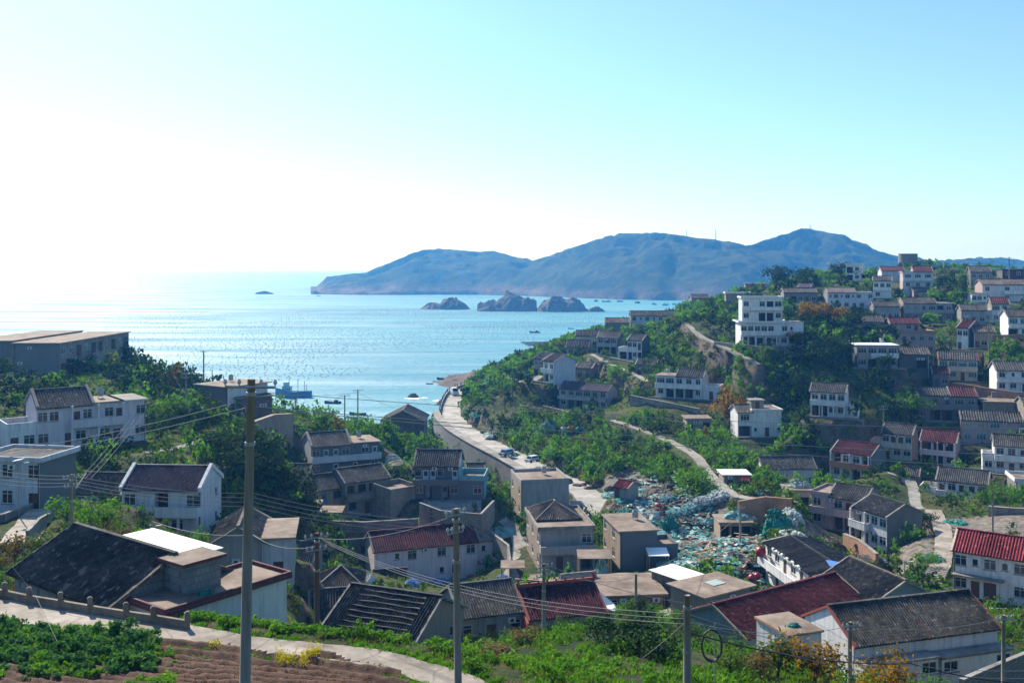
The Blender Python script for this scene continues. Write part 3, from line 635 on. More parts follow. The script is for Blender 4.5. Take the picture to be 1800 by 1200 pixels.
house('white_roof_shed', 'small shed with bright white sheet roof at the net yard edge', (1198, 1020), (1235, 1010), 119, 2.4, 5, 1, None, 'darkstone', 'darkstone', ['.'], None, None, [('flat', 0, 1, 'whitesheet', 'whitesheet', {'ov': .3, 'th': .08})], cat='shed')
f7 = house('red_roof_house', 'long teal walled house under a big dark red tiled roof', (1310, 1120), (1522, 1058), 95, 4.2, 8.2, 1, None, 'teal', 'teal', ['W.W.D.W'], ['.w.'], None, [('gable', 0, 1, 1.9, 'tile_maroon')], pad=.6, trim='tan')
f8 = house('double_roof_house', 'white house with twin dark tiled roofs and orange bargeboard by the near wall', (1500, 1132), (1753, 1100), 82, 5.6, 7, 2, None, 'white', 'white', None, ['W.', '..'], None, [('gable', 0, .5, 1.9, 'tile_grey'), ('gable', .5, 1, 1.9, 'tile_grey')], pad=.6, trim='redtrim')
w8 = f8['w']
for i, (xx, ww) in enumerate(((.02, w8*.5-.3), (w8*.5+.1, w8*.5-.1))):
    block(f8, xx, -1.7, 0, ww, 1.69, 4.3-.15*i, 2, 'white', 'white', ['.W.W' if i == 0 else 'W..W', '.W.W' if i == 0 else 'W..W'], name='front_wall'); flat(f8, xx, xx+ww, -1.7, -.42, 4.3-.15*i, 'concrete', 'concrete', .1)
house('box_annex', 'white box annex with brown flat roof and orange fascia beside twin dark roofs', (1386, 1119), (1444, 1110), 80, 4.4, 4.4, 1, None, 'white', 'white', ['.w'], ['.W.'], None, [('flat', 0, 1, 'flatroof', 'orange', {'ov': .15})], pad=.4, cat='annex')
f9 = house('black_roof_house', 'white fronted house with sloping black roof edged by white foam', (1346, 953), (1433, 1013), 140, 5.2, 7.2, 2, None, 'white', 'grey', ['WDWDWW', 'WWDWDW'], None, ['.'], [('gable', 0, 1, .7, 'felt', {'so': .2})], gal=dict(dep=1.2, mat='white'))
house('hip_roof_house', 'house with weathered grey tiled roof behind the long dark red roof', (1446, 1014), (1539, 1058), 112, 3.6, 7.4, 1, None, 'teal', 'teal', ['W.W'], None, None, [('gable', 0, 1, 1.8, 'tile_brown')])
# -- right side, low
house('schoolhouse', 'white two storey house with bright dark red roof and long floor awning', (1676, 965), (1862, 993), 130, 5.8, 7, 2, None, 'white', 'white', ['WDE.WEW', 'WwWwWVW'], None, None, [('gable', 0, 1, 1.8, 'tile_red')], gal=dict(x=(0, .5), dep=1.2, par=0, mat='concrete'), trim='cream')
house('white_house', 'tall white fronted house with bare grey side wall above the brick bank', (1501, 890), (1559, 908), 165, 5.7, 7.4, 2, None, 'white', 'grey', ['ODWW', 'OWWW'], None, ['...', '...'], [('gable', 0, 1, 1.6, 'tile_grey')], gal=dict(x=(0, .5), dep=1.2, mat='white', cols=(.03, .47), roofed=True))
house('pink_house', 'dusky pink two storey house with tiled roof left of the tall white house', (1427, 867), (1521, 881), 172, 5.6, 7, 2, None, 'pink', 'pink', ['W.OOD', 'W.WDW'], None, None, [('flat', 0, .32, 'flatroof', 'pink', {'par': .4}), ('gable', .32, 1, 1.6, 'tile_grey')], gal=dict(dep=1.2, mat='pink'))
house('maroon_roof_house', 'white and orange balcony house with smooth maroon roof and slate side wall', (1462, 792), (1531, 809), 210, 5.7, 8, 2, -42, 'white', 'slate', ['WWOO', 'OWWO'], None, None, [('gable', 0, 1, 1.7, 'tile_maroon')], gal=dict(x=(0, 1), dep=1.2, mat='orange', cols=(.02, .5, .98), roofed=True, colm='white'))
house('long_balcony_house', 'white house with full width balcony and grey tiled roof above the lane', (1647, 842), (1735, 851), 195, 5.6, 7, 2, None, 'white', 'tan', ['WDEW', 'DWDDW'], None, None, [('gable', 0, 1, 1.8, 'tile_grey')], gal=dict(dep=1.2, mat='white'), wings=[dict(side='L', w=3.2, h=2.9, wall='white', par=.9, d=5, front=['W'])])
house('cream_house', 'cream two storey house with grey roof beside the maroon roofed pink house', (1551, 760), (1603, 766), 218, 5.6, 7, 2, -32, 'cream', 'brick', ['DWW', 'WDDW'], None, None, [('gable', 0, 1, 1.6, 'tile_grey')], gal=dict(dep=1.2, mat='cream'), wings=[dict(side='L', w=2.6, h=2.8, wall='cream', par=.9, d=5, front=['W'])])
house('porch_house', 'pink house with maroon roof and open upper porch beside the cream house', (1618, 773), (1680, 784), 222, 5.5, 7, 2, -32, 'pinkwhite', 'pink', ['OOW', 'OOO'], None, None, [('gable', 0, 1, 1.8, 'tile_maroon')], gal=dict(dep=1.1, mat='pinkwhite', cols=(.03, .5, .97), roofed=True))
house('white_house', 'white house with flat terrace below the purple windowed brick house', (1748, 782), (1850, 788), 205, 5.6, 7, 2, -22, 'white', 'white', ['WDWDW', 'WWDWW'], None, None, [('gable', 0, 1, 1.7, 'tile_grey')], gal=dict(dep=1.2, mat='white'), wings=[dict(side='L', w=2.2, h=2.9, wall='white', par=.8, d=4, front=['W'])])
house('brick_house', 'dull red brick house with teal windows and two stepped grey roofs', (1689, 737), (1860, 755), 232, 5.4, 7, 2, -18, 'pink', 'brick', ['WVW.V.W', 'VWV.W.V'], None, None, [('gable', 0, .33, 1.6, 'tile_grey'), ('gable', .33, 1, 1.6, 'tile_grey')], kind='t')
house('grey_house', 'shaded grey house with half maroon half grey roof on the ravine side', (1613, 694), (1718, 700), 240, 6, 7, 2, -12, 'grey', 'slate', ['WOOWW', 'WDDVW'], None, None, [('gable', 0, .55, 1.3, 'tile_grey'), ('gable', .55, 1, 1.7, 'tile_maroon')], gal=dict(dep=1.1, mat='grey'))
house('cream_house', 'cream house with red edged eaves and glazed balcony on the sunny bank', (1650, 631), (1718, 638), 262, 5.4, 7.5, 2, -22, 'cream', 'grey', ['OWDV', 'VVVV'], None, None, [('gable', 0, 1, 1.6, 'tile_grey')], gal=dict(dep=1.3, mat='cream'), kind='t', trim='redtrim')
house('white_house', 'white house with banded floors and grey roof above the brick bank', (1752, 650), (1850, 653), 245, 5.4, 7, 2, -12, 'white', 'white', ['WWDWW', 'WwWWw'], None, None, [('gable', 0, 1, 1.7, 'tile_grey')], gal=dict(dep=.6, mat='white', par=.5))
house('ravine_house', 'isolated white house with blue glazed gallery in the dark ravine', (1425, 687), (1486, 692), 225, 5.6, 6, 2, -25, 'white', 'white', ['OOWW', 'WWWW'], None, ['w.w', '...'], [('gable', 0, 1, 1.5, 'tile_grey')], gal=dict(dep=1.1, mat='white', cols=(.03, .35, .68, .97)), wings=[dict(side='R', w=2.6, h=2.6, d=4, wall='white', par=.4)], kind='w')
house('pink_house', 'pale pink flat roofed house with white cornice on the dark slope', (1507, 607), (1578, 609), 255, 5.8, 7, 2, -6, 'pink', 'slate', ['VGDW', 'VVVV'], None, None, [('flat', 0, 1, 'whitesheet', 'white', {'ov': .4})], gal=dict(x=(.33, 1), dep=.9, mat='white'))
r15 = house('stepped_house', 'wide pink house with set back top storey and maroon roof', (1551, 586), (1644, 586), 285, 5.8, 8, 2, -4, 'pink', 'pink', ['W.WDWW', 'WWDWWW'], None, None, [('flat', 0, 1, 'flatroof', 'tan', {'ov': .3, 'par': .7, 'parm': 'tan'})])
block(r15, r15['w']*.2, 2, 6.02, r15['w']*.55, 5.5, 2.6, 1, 'pink', 'pink', ['W.WD'], foot=0, name='upper_wall'); gable(r15, r15['w']*.2, r15['w']*.75, 2, 7.5, 8.6, 1.5, 'tile_maroon', 'pink', 285)
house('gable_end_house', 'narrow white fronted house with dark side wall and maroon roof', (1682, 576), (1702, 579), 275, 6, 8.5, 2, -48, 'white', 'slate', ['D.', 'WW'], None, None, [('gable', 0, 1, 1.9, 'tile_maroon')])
house('glazed_house', 'white house with teal glazed upper floor above a stone bank', (1772, 556), (1850, 558), 265, 5.6, 7, 2, -10, 'white', 'white', ['GWDW', 'VVVV'], None, None, [('gable', 0, 1, 1.6, 'tile_grey')], kind='t', gal=dict(dep=.8, mat='white', par=.5))
# -- mansion
t1 = house('white_mansion', 'large white four storey stepped house on a stone terrace', (1302, 567), (1385, 569), 265, 6.3, 9, 2, -4, 'white', 'white', ['OOGGWW', 'WWWVV.W'], None, ['w.w', 'W.W'], [('flat', 0, 1, 'tile_brown', 'white', {'ov': .7, 'par': .25, 'parm': 'white'})], gal=dict(dep=1.3, mat='white', cols=(.03, .3, .52, .75, .98)))
block(t1, .8, 2.6, 6.52, 10.6, 6.2, 6.2, 2, 'white', 'bluewhite', ['W.GGW', 'W.WGV'], None, None, foot=0, name='upper_wall'); flat(t1, .8, 11.4, 2.6, 8.8, 12.72, 'concrete', 'white', .35, .3, 'white')
gb = MB(); gb.box(.6, 1.4, 9.5, 11.5, 2.59, 9.65, 'white'); gb.box(.6, 1.4, 9.65, 11.5, 1.5, 10.45, 'white'); gb.build('balcony', t1)
block(t1, t1['w']+.01, .6, 0, 4.2, 7, 6.3, 2, 'white', 'white', ['Ww', 'w.'], None, ['w.', 'w.'], name='annex_wall'); flat(t1, t1['w']+.01, t1['w']+4.2, .6, 7.6, 6.3, 'flatroof', 'white', .12)
# -- hilltop
HT = 'houses along the hilltop'
house('white_villa', 'small white cubic house standing highest left of the round tank', (1487, 466), (1513, 467), 380, 6, 8, 2, -25, 'white', 'white', ['GW', 'GW'], None, ['.', '.'], [('flat', 0, 1, 'concrete', 'white', {'par': .4})], group=HT)
house('hilltop_house', 'low house with maroon roof directly below the round tank', (1550, 476), (1590, 476), 380, 4, 7, 1, -8, 'bluewhite', 'bluewhite', ['W.W'], None, None, [('gable', 0, 1, 1.5, 'tile_maroon')], group=HT)
house('hilltop_house', 'pale blue two storey house with wide maroon roof on the hilltop', (1587, 478), (1640, 478), 350, 6, 8, 2, -14, 'bluewhite', 'pink', ['WWW', 'VVV'], None, None, [('flat', 0, .35, 'flatroof', 'bluewhite'), ('gable', .35, 1, 1.9, 'tile_maroon')], gal=dict(dep=1, mat='bluewhite'), group=HT)
house('hilltop_house', 'white house with dark roof and dark brick side below the maroon roofs', (1535, 494), (1567, 495), 340, 6, 9, 2, -20, 'white', 'darkstone', ['W.', 'WWW'], None, None, [('gable', 0, 1, 1.5, 'tile_grey')], gal=dict(dep=.8, mat='white', par=.6), group=HT)
house('hilltop_house', 'long pale house with many narrow windows above the orange tree', (1455, 514), (1535, 516), 330, 5.6, 7, 2, -6, 'bluewhite', 'grey', ['.WWDW.', 'wWwVwW.W'], None, None, [('gable', 0, .62, 1.4, 'tile_purple'), ('flat', .62, 1, 'flatroof', 'bluewhite')], group=HT)
house('hilltop_house', 'tiny white house with tilted tile roof behind the mansion', (1403, 505), (1424, 508), 350, 3.4, 6, 1, -30, 'white', 'grey', ['Ww'], None, None, [('gable', 0, 1, 1.2, 'tile_purple')], group=HT)
house('hilltop_house', 'low grey house with doorways behind the mansion roof', (1378, 514), (1436, 516), 338, 3.6, 7, 1, -6, 'grey', 'grey', ['WGWDW'], None, None, [('gable', 0, 1, 1.2, 'tile_grey')], group=HT)
house('hilltop_house', 'wide grey house with lit beige gable and long balcony', (1588, 533), (1675, 534), 318, 6, 8, 2, -6, 'palegrey', 'tan', ['WDWWDW', 'WWDVGW'], None, None, [('gable', 0, .68, 1.6, 'tile_grey'), ('flat', .68, 1, 'flatroof', 'white')], gal=dict(dep=1.1, mat='palegrey'), group=HT)
house('hilltop_house', 'house with steep black roof on the skyline', (1706, 478), (1742, 478), 365, 6, 8, 2, -16, 'palegrey', 'darkstone', ['W.W', 'WWW'], None, None, [('gable', 0, 1, 2.0, 'tile_grey')], group=HT)
house('hilltop_house', 'dark brown house with red gallery at the skyline edge', (1762, 474), (1800, 474), 378, 6, 7, 2, -10, 'darkred', 'darkstone', ['W.W', 'WW'], None, None, [('flat', 0, 1, 'tile_grey', 'darkstone')], group=HT)
house('hilltop_house', 'large pink and white house with striped columns and broad brown roof', (1727, 500), (1832, 501), 335, 6, 8, 2, -8, 'pinkwhite', 'pink', ['W.W.VW', 'W.W.VV'], None, None, [('gable', 0, 1, 1.5, 'tile_brown')], gal=dict(x=(.35, 1), dep=1.1, mat='white'), group=HT)
house('hilltop_house', 'small white house with maroon roof and projecting white terrace', (1743, 534), (1774, 536), 300, 5.6, 7, 2, -16, 'white', 'grey', ['WW', 'VW'], None, None, [('gable', 0, 1, 1.7, 'tile_maroon')], wings=[dict(side='L', w=3, h=2.9, wall='white', par=.7, d=5, front=['V'])], group=HT)
house('hilltop_house', 'low white house with brown roof beside the striped column house', (1708, 516), (1736, 517), 325, 3, 5, 1, -8, 'white', 'white', ['WWw'], None, None, [('flat', 0, 1, 'flatroof', 'pink')], group=HT)
house('hilltop_house', 'ochre flat roofed house half hidden by bushes on the ridge', (1310, 499), (1346, 501), 388, 4, 7, 1, -10, 'orange', 'tan', ['W.W'], None, None, [('flat', 0, 1, 'flatroof', 'tan')], group=HT)
house('ridge_hut', 'small grey hut at the low end of the ridge', (1216, 524), (1246, 524), 400, 4, 6, 1, 0, 'palegrey', 'grey', ['W.W'], None, None, [('gable', 0, 1, 1.3, 'tile_grey')])
# -- middle ridge toward the sea
house('ridge_house', 'brown roofed row house nearest the water on the ridge', (1064, 567), (1106, 569), 372, 4.6, 7, 1, -6, 'grey', 'grey', ['WDWW'], None, None, [('gable', 0, 1, 1.5, 'tile_brown')])
house('ridge_house', 'long whitish row house with dark roof above the ridge shrubs', (1109, 555), (1190, 555), 375, 5.4, 7, 2, -3, 'bluewhite', 'grey', ['WDW.WDW', 'WwWwWwW'], None, None, [('gable', 0, 1, 1.6, 'tile_grey')])
house('ridge_house', 'yellowish house with wide dark eaves beyond the brown columned house', (1012, 590), (1052, 592), 345, 4.2, 6, 1, -8, 'cream', 'grey', ['WwW'], None, None, [('gable', 0, 1, 1.6, 'tile_grey')])
house('ridge_house', 'two storey house with brown roof and slim porch columns on the ridge', (1050, 593), (1086, 596), 325, 5.4, 7, 2, -20, 'grey', 'grey', ['OOO', 'WDW'], None, None, [('gable', 0, 1, 1.6, 'tile_brown')], gal=dict(dep=1.3, mat='palegrey', cols=(.03, .35, .66, .97), roofed=True))
house('ridge_house', 'low house with broad dark roof near the cliff path', (996, 609), (1034, 613), 340, 3, 6, 1, -10, 'tan', 'grey', ['W.D'], None, None, [('gable', 0, 1, 2.0, 'tile_grey')])
house('ridge_house', 'white house with dark side wall and bright terrace on the ridge', (1103, 598), (1128, 601), 300, 5.8, 8, 2, -26, 'white', 'slate', ['GWG', 'WWD'], None, None, [('gable', 0, 1, 1.5, 'tile_grey')], wings=[dict(side='L', w=3, h=2.9, d=5, wall='white', par=.6, front=['G'])])
house('purple_roof_house', 'white gable ended house with purple roof beside the sea path', (955, 634), (974, 646), 288, 6, 8.2, 2, -52, 'white', 'bluewhite', ['GW', 'WW'], None, ['..', '..'], [('gable', 0, 1, 1.7, 'tile_purple')], gal=dict(dep=1.1, mat='white'))
house('lane_house', 'brown roofed house adjoining the purple roofed gable end house', (938, 630), (954, 636), 303, 5.4, 8, 2, -48, 'tan', 'grey', ['GW', 'WW'], None, None, [('gable', 0, 1, 1.6, 'tile_brown')])
house('long_terrace_house', 'long whitish house with purple brown roof on a retaining wall', (983, 682), (1067, 697), 280, 5.4, 6.5, 2, -30, 'palegrey', 'bluewhite', ['WOO.GW', 'WWVVWW'], None, ['..', 'w.'], [('gable', 0, 1, 1.5, 'tile_purple')], gal=dict(dep=1.1, mat='palegrey', par=.7))
house('hillside_house', 'white house half tiled half flat roofed on a long stone terrace', (1153, 660), (1236, 674), 258, 5.5, 6.5, 2, -24, 'bluewhite', 'white', ['WGOOW', 'VVWWW'], None, ['..', '..'], [('flat', 0, .42, 'flatroof', 'concrete'), ('gable', .42, 1, 1.5, 'tile_grey')], gal=dict(dep=1.2, mat='white', cols=(.03, .42, .97), roofed=True), wings=[dict(side='R', w=4, h=2.9, d=5, wall='white', par=.5, front=['D'])])
m6 = house('white_cube_house', 'bright white house with flat roof box beside the autumn tree', (1323, 722), (1374, 720), 228, 5.9, 7, 2, 4, 'white', 'white', ['w.D.w', '.....'], None, None, [('flat', 0, 1, 'flatroof', 'white', {'ov': .3, 'par': .2})], wings=[dict(side='L', w=3.4, h=5.6, n=2, d=6, wall='white', front=['O', 'V'], roof='gable', tile='tile_brown')])
block(m6, .4, 2.4, 6.12, 3, 3, 1.8, 1, 'tan', 'grey', ['D'], foot=0, name='stair_head'); flat(m6, .4, 3.4, 2.4, 5.4, 7.92, 'concrete', 'concrete', .2)
house('long_low_house', 'long low pinkish house with dark tiled roof above the net piles', (1342, 823), (1434, 819), 207, 4.2, 6, 1, 2, 'pinkwhite', 'pinkwhite', ['WDW.W.W'], ['w.'], None, [('gable', 0, 1, 1.8, 'tile_grey')], kind='k')
house('white_roof_hut', 'hut with two white sheet roofs and red awning at the lane end', (1272, 834), (1318, 836), 186, 2.6, 4.5, 1, 0, 'tan', 'stone', ['DG'], None, None, [('flat', 0, 1, 'whitesheet', 'whitesheet', {'ov': .4, 'th': .07})], cat='hut')
house('stone_hut', 'small stone hut with flat brown roof on the green slope', (1207, 736), (1249, 735), 232, 3.2, 5, 1, 0, 'stone', 'stone', ['W.G'], None, None, [('flat', 0, 1, 'flatroof', 'tan', {'ov': .4})], cat='hut')
house('net_store', 'low open fronted net store with piled nets on its flat roof', (1266, 919), (1322, 919), 160, 2.8, 5, 1, 0, 'tan', 'tan', ['GGG'], None, None, [('flat', 0, 1, 'flatroof', 'tan', {'ov': .3})], cat='shed')
house('float_store', 'pale little store loaded with foam floats beside the lane', (1383, 862), (1424, 862), 178, 3.4, 4.5, 1, -4, 'palegrey', 'palegrey', ['.G'], None, None, [('flat', 0, 1, 'flatroof', 'concrete', {'ov': .3})], cat='shed')

# -- further houses filling the tiers of the right hillside
house('tiled_shed', 'dark sloping shed beside the white corniced pink house', (1581, 622), (1633, 623), 257, 3.6, 6, 1, -8, 'darkstone', 'grey', ['.G'], None, None, [('gable', 0, 1, 1.5, 'tile_brown')], cat='shed')
house('white_house', 'white house glimpsed beyond the long balcony house', (1786, 846), (1870, 848), 190, 5.6, 7, 2, -14, 'white', 'grey', ['WDW', 'WWW'], None, None, [('flat', 0, 1, 'flatroof', 'white', {'par': .5})], gal=dict(dep=1.1, mat='white'))
house('lane_shed', 'low dark shed behind the slate sided maroon roofed house', (1578, 833), (1614, 840), 204, 2.6, 4.5, 1, -30, 'grey', 'grey', ['D.'], None, None, [('gable', 0, 1, 1.2, 'tile_grey')], cat='shed')
house('lean_roof_house', 'low roofed outbuilding just behind the turquoise walled house', (822, 836), (852, 833), 182, 3.2, 6, 1, 6, 'bluewhite', 'slate', ['W.'], None, None, [('gable', 0, 1, 1.6, 'tile_grey')], cat='shed')
house('terrace_house', 'tan house with white balcony rail left of the mansion roof', (1276, 516), (1318, 517), 350, 4.6, 7, 1, -8, 'tan', 'grey', ['W.WD'], None, None, [('flat', 0, 1, 'flatroof', 'white', {'par': .4, 'parm': 'white'})])
house('tier_house', 'low pinkish house between the hilltop tree and the beige gable', (1606, 512), (1650, 512), 345, 3.2, 6, 1, -8, 'pink', 'pink', ['W.DW'], None, None, [('gable', 0, 1, 1.2, 'tile_brown')])
house('tier_house', 'grey tier house tucked above the narrow maroon roofed house', (1690, 545), (1734, 546), 298, 4.2, 6, 1, -12, 'palegrey', 'grey', ['WDW'], None, None, [('gable', 0, 1, 1.4, 'tile_grey')])
house('tier_house', 'tan tier house below the small white terrace house', (1712, 583), (1748, 584), 272, 4.6, 6, 1, -14, 'tan', 'darkstone', ['DWW'], None, None, [('gable', 0, 1, 1.4, 'tile_brown')])
house('tier_house', 'brown flat roofed tier house under the cream glazed house', (1728, 706), (1790, 709), 236, 4.6, 6, 1, -14, 'tan', 'brick', ['WDWW'], None, None, [('flat', 0, 1, 'flatroof', 'tan', {'ov': .4})])
house('tier_house', 'stone tier house under the white banded floors house', (1800, 712), (1870, 714), 228, 5.4, 7, 2, -12, 'stone', 'stone', ['WDW', 'WWW'], None, None, [('gable', 0, 1, 1.5, 'tile_grey')])
house('tier_house', 'small slate house at the head of the ravine steps', (1640, 655), (1668, 657), 252, 3.6, 5, 1, -16, 'slate', 'slate', ['DW'], None, None, [('gable', 0, 1, 1.3, 'tile_maroon')])
house('tier_house', 'grey house with rusty roof above the pale pink corniced house', (1510, 565), (1552, 566), 290, 4.6, 6, 1, -8, 'grey', 'darkstone', ['WDW'], None, None, [('gable', 0, 1, 1.5, 'tile_brown')])
house('tier_house', 'pale row house squeezed beside the beige gabled hilltop house', (1536, 538), (1582, 539), 318, 4.6, 6, 1, -6, 'palegrey', 'grey', ['WWDW'], None, None, [('gable', 0, 1, 1.3, 'tile_grey')])
house('tier_house', 'dark roofed house low on the ridge above the half tiled house', (1118, 640), (1152, 644), 284, 3.6, 5.5, 1, -24, 'stone', 'grey', ['D.W'], None, None, [('gable', 0, 1, 1.4, 'tile_grey')])
house('tier_house', 'small brown house beside the purple roofed gable house', (1012, 646), (1040, 650), 300, 3.6, 6, 1, -24, 'tan', 'stone', ['WD'], None, None, [('gable', 0, 1, 1.4, 'tile_brown')])
house('yard_house', 'weathered grey house between the farmhouse and the tall pole', (500, 838), (540, 836), 178, 4.4, 6, 1, 0, 'grey', 'stone', ['DW'], None, None, [('gable', 0, 1, 1.6, 'tile_grey')])
house('yard_house', 'low brown roofed house between the pinkish house and the valley alley', (600, 935), (648, 933), 156, 3.2, 5.5, 1, 2, 'stone', 'stone', ['W.D'], None, None, [('flat', 0, 1, 'flatroof', 'tan', {'ov': .4})])
house('yard_house', 'small tiled house in the valley beside the grey gable cottage', (500, 985), (548, 988), 124, 3.4, 5.5, 1, -3, 'palegrey', 'stone', ['WD'], None, None, [('gable', 0, 1, 1.5, 'tile_grey')])
# ------------------------------------------------------------------ terrain
ROADS = {   # name: (width, [(px, py, D)...])
    'sea_road': (6.4, [(872, 664, 405), (840, 676, 386), (806, 690, 358), (792, 722, 315), (806, 745, 288), (830, 762, 272), (866, 782, 254), (905, 801, 239), (950, 825, 223), (1012, 852, 207), (1046, 880, 192), (1060, 905, 181)]),
    'lane': (3.2, [(px, py, 19.5*F/(py-YH)) for px, py in ((-130, 1060), (0, 1072), (139, 1087), (278, 1109), (389, 1124), (472, 1135), (540, 1141), (609, 1148), (677, 1159), (733, 1175), (790, 1193), (850, 1216))]),
    'footpath': (2.2, [(1075, 738, 250), (1120, 752, 240), (1180, 776, 224), (1222, 800, 208), (1245, 830, 194), (1268, 853, 182), (1300, 872, 172), (1345, 875, 170), (1400, 880, 171)]),
    'cliff_path': (1.8, [(950, 660, 292), (930, 672, 287), (905, 668, 300), (890, 662, 315)]),
    'ridge_path': (1.6, [(1205, 566, 300), (1232, 590, 280), (1262, 604, 268), (1300, 622, 255), (1335, 640, 247)]),
    'terrace_path': (1.6, [(1040, 622, 318), (1075, 640, 296), (1110, 655, 280), (1140, 670, 266)]),
    'yard_lane': (3.0, [(30, 955, 84), (55, 920, 92), (75, 898, 97), (110, 886, 103), (170, 890, 106)]),
    'hill_path': (1.7, [(262, 796, 138), (320, 784, 145), (370, 768, 154), (405, 752, 163)]),
    'stair_lane': (2.6, [(1640, 895, 175), (1656, 925, 162), (1660, 955, 151), (1655, 985, 142.5), (1648, 1003, 138)]),
    'alley': (2.4, [(872, 905, 170), (905, 930, 165), (914, 962, 158), (908, 990, 151), (896, 1015, 143)]),
    'back_lane': (2.0, [(1560, 830, 199), (1600, 845, 196), (1612, 890, 180), (1640, 900, 174)]),
}
RW = {k: (w, [P(*p) for p in pts]) for k, (w, pts) in ROADS.items()}
CTRL = []
for t in '''0 1200 44|200 1200 45.5|450 1200 44.5|650 1205 44|900 1200 44|1100 1200 45|1300 1200 52|1500 1210 62|1800 1210 62|150 1150 49|350 1165 48
900 1140 62|1000 1112 68|1080 1100 72|950 1175 50|1100 1155 58|1200 1165 58|1300 1170 64|1150 1125 68|850 1170 54|750 1165 57|1040 1190 48|820 1145 66|700 1160 58|700 1185 66|620 1165 64|780 1175 66|560 1140 62|640 1200 72|880 1150 78
470 1120 60|520 1100 64|480 1060 72|530 1040 90|400 1020 95|560 1000 112|600 980 125|430 900 122|480 850 138|420 800 148|300 830 130|450 770 172|500 800 165|520 870 152|560 930 140|300 960 104|250 900 108|150 910 98|60 960 84|150 1010 78|20 1010 72
100 662 196|250 652 222|300 655 226|340 690 212|200 690 190|60 690 172|300 720 175|330 760 160|280 780 148|0 700 165|-80 690 190|-150 680 210|380 720 185|460 740 195|510 740 200|470 720 215
560 738 222|640 748 216|680 745 220|600 760 205|540 760 200|690 790 215|760 790 225|740 760 245|700 800 190|650 830 185|760 900 165|850 880 172|880 880 178|840 845 190|700 940 152|780 925 158|860 940 164|895 990 150
900 700 310|870 740 274|960 760 245|930 790 230|1000 830 214|1100 850 198|1150 790 222|1180 860 184|1230 850 182|1030 790 235|1100 770 242|960 690 300|900 660 330|930 640 345|960 620 360|1150 640 292|1200 660 270|1250 620 276|1200 570 312|1150 590 330|1280 660 256|1350 680 250|1400 650 254|1450 640 250|1450 600 262|1450 560 285|1400 740 238|1480 770 224|1380 790 216|1560 680 246|1600 700 238|1290 700 246|1240 770 222|1300 800 205|1060 680 292|1120 690 272|1050 640 315|1350 560 300|1500 660 246|1580 640 258|1530 720 232|1460 720 232
1240 545 345|1300 515 372|1350 500 392|1450 490 392|1550 482 402|1620 468 425|1700 476 420|1800 480 410|1900 480 410|1640 520 330|1700 550 300|1740 600 268|1600 600 272|1800 640 250|1850 700 235|1800 760 215|1800 900 165|1850 820 195|1760 860 185|1600 860 195|1700 920 168|1590 960 154|1600 1000 141|1520 1000 141|1700 1080 105|1800 1080 100|1600 1060 124|1640 1040 131
1120 890 185|1200 900 172|1150 940 160|1250 950 152|1300 945 158|1340 960 148|1200 990 140|1280 1000 135|1340 990 138|1100 1010 128|1000 1030 125|1060 1010 132|1400 940 156|1440 960 145|1380 935 164|1330 870 178|1100 1070 98|1000 1060 105|1180 1080 92|760 1090 88|690 1040 108|800 1060 105|620 1020 118|1120 820 205|1450 850 195|1700 980 148|1298 935 160.5|1345 927 162|1392 930 160|1490 1000 158|1515 1015 152|1540 1030 146
930 618 500|880 640 520|862 648 540|960 612 450|1000 605 430|1050 590 400|1100 575 395'''.replace('\n', '|').split('|'):
    CTRL.append(tuple(P(*map(float, t.split()))))
for x in (-60, -20, 20, 60): CTRL += [(x, -15, 62), (x, 0, 57.6), (x, 10, 53), (x, 22, 48.5), (x, 34, 44.2)]
for x, y in ((-260, 330), (-190, 300), (-140, 290), (-110, 292), (-80, 300), (-60, 312), (-46, 330), (-38, 350), (-34, 385), (-32, 430), (-34, 480), (-30, 600), (20, 640), (60, 620), (110, 560), (150, 520), (220, 560), (330, 560), (330, 640), (-260, 700), (0, 700), (330, 700), (-120, 400), (-260, 400), (-90, 340), (-26, 340), (-29, 360), (90, 500), (-40, 300), (-55, 285), (-34, 312), (200, 500)):
    CTRL.append((x, y, -6))
CTRL += [(-250, 200, 38), (-250, 120, 40), (-200, 60, 44), (330, 400, 55), (330, 200, 40), (250, 60, 40), (330, 300, 50), (-46, 262, 12), (-36, 280, 8)]
for (x, y, yaw, xa, xb, ya, yb, z, pad) in FOOTPRINTS:
    c, s = math.cos(yaw), math.sin(yaw)
    for u, v in (((xa+xb)/2, ya-.5), (xa, (ya+yb)/2), (xb, (ya+yb)/2), ((xa+xb)/2, yb)):
        CTRL.append((x+c*u-s*v, y+s*u+c*v, z))
for k, (w, pts) in RW.items():
    for i in range(len(pts)-1):
        a, b = pts[i], pts[i+1]
        for q in np.linspace(0, 1, max(2, int((b-a).length/9)), endpoint=False): CTRL.append(tuple(a.lerp(b, q)))
    CTRL.append(tuple(pts[-1]))
_pl = RW['sea_road'][1]
for i in range(2, len(_pl)-2):       # the foot of the road's retaining wall
    d_ = (_pl[i+1]-_pl[i-1]).normalized(); n_l = Vector((-d_.y, d_.x, 0))
    for f_ in (0, .5):
        q_ = _pl[i].lerp(_pl[i+1], f_)-n_l*6.5
        if q_.y < 315: CTRL.append((q_.x, q_.y, _pl[i].z-7.5)); CTRL.append((q_.x-n_l.x*3, q_.y-n_l.y*3, _pl[i].z-8))
C = np.array(CTRL); _, ui = np.unique(np.round(C[:, :2], 0), axis=0, return_index=True); C = C[np.sort(ui)]
n_ = len(C); S = 50.0
Xc = C[:, :2]/S
A_ = np.zeros((n_+3, n_+3)); r_ = np.sqrt(((Xc[:, None]-Xc[None])**2).sum(-1)+1e-4)
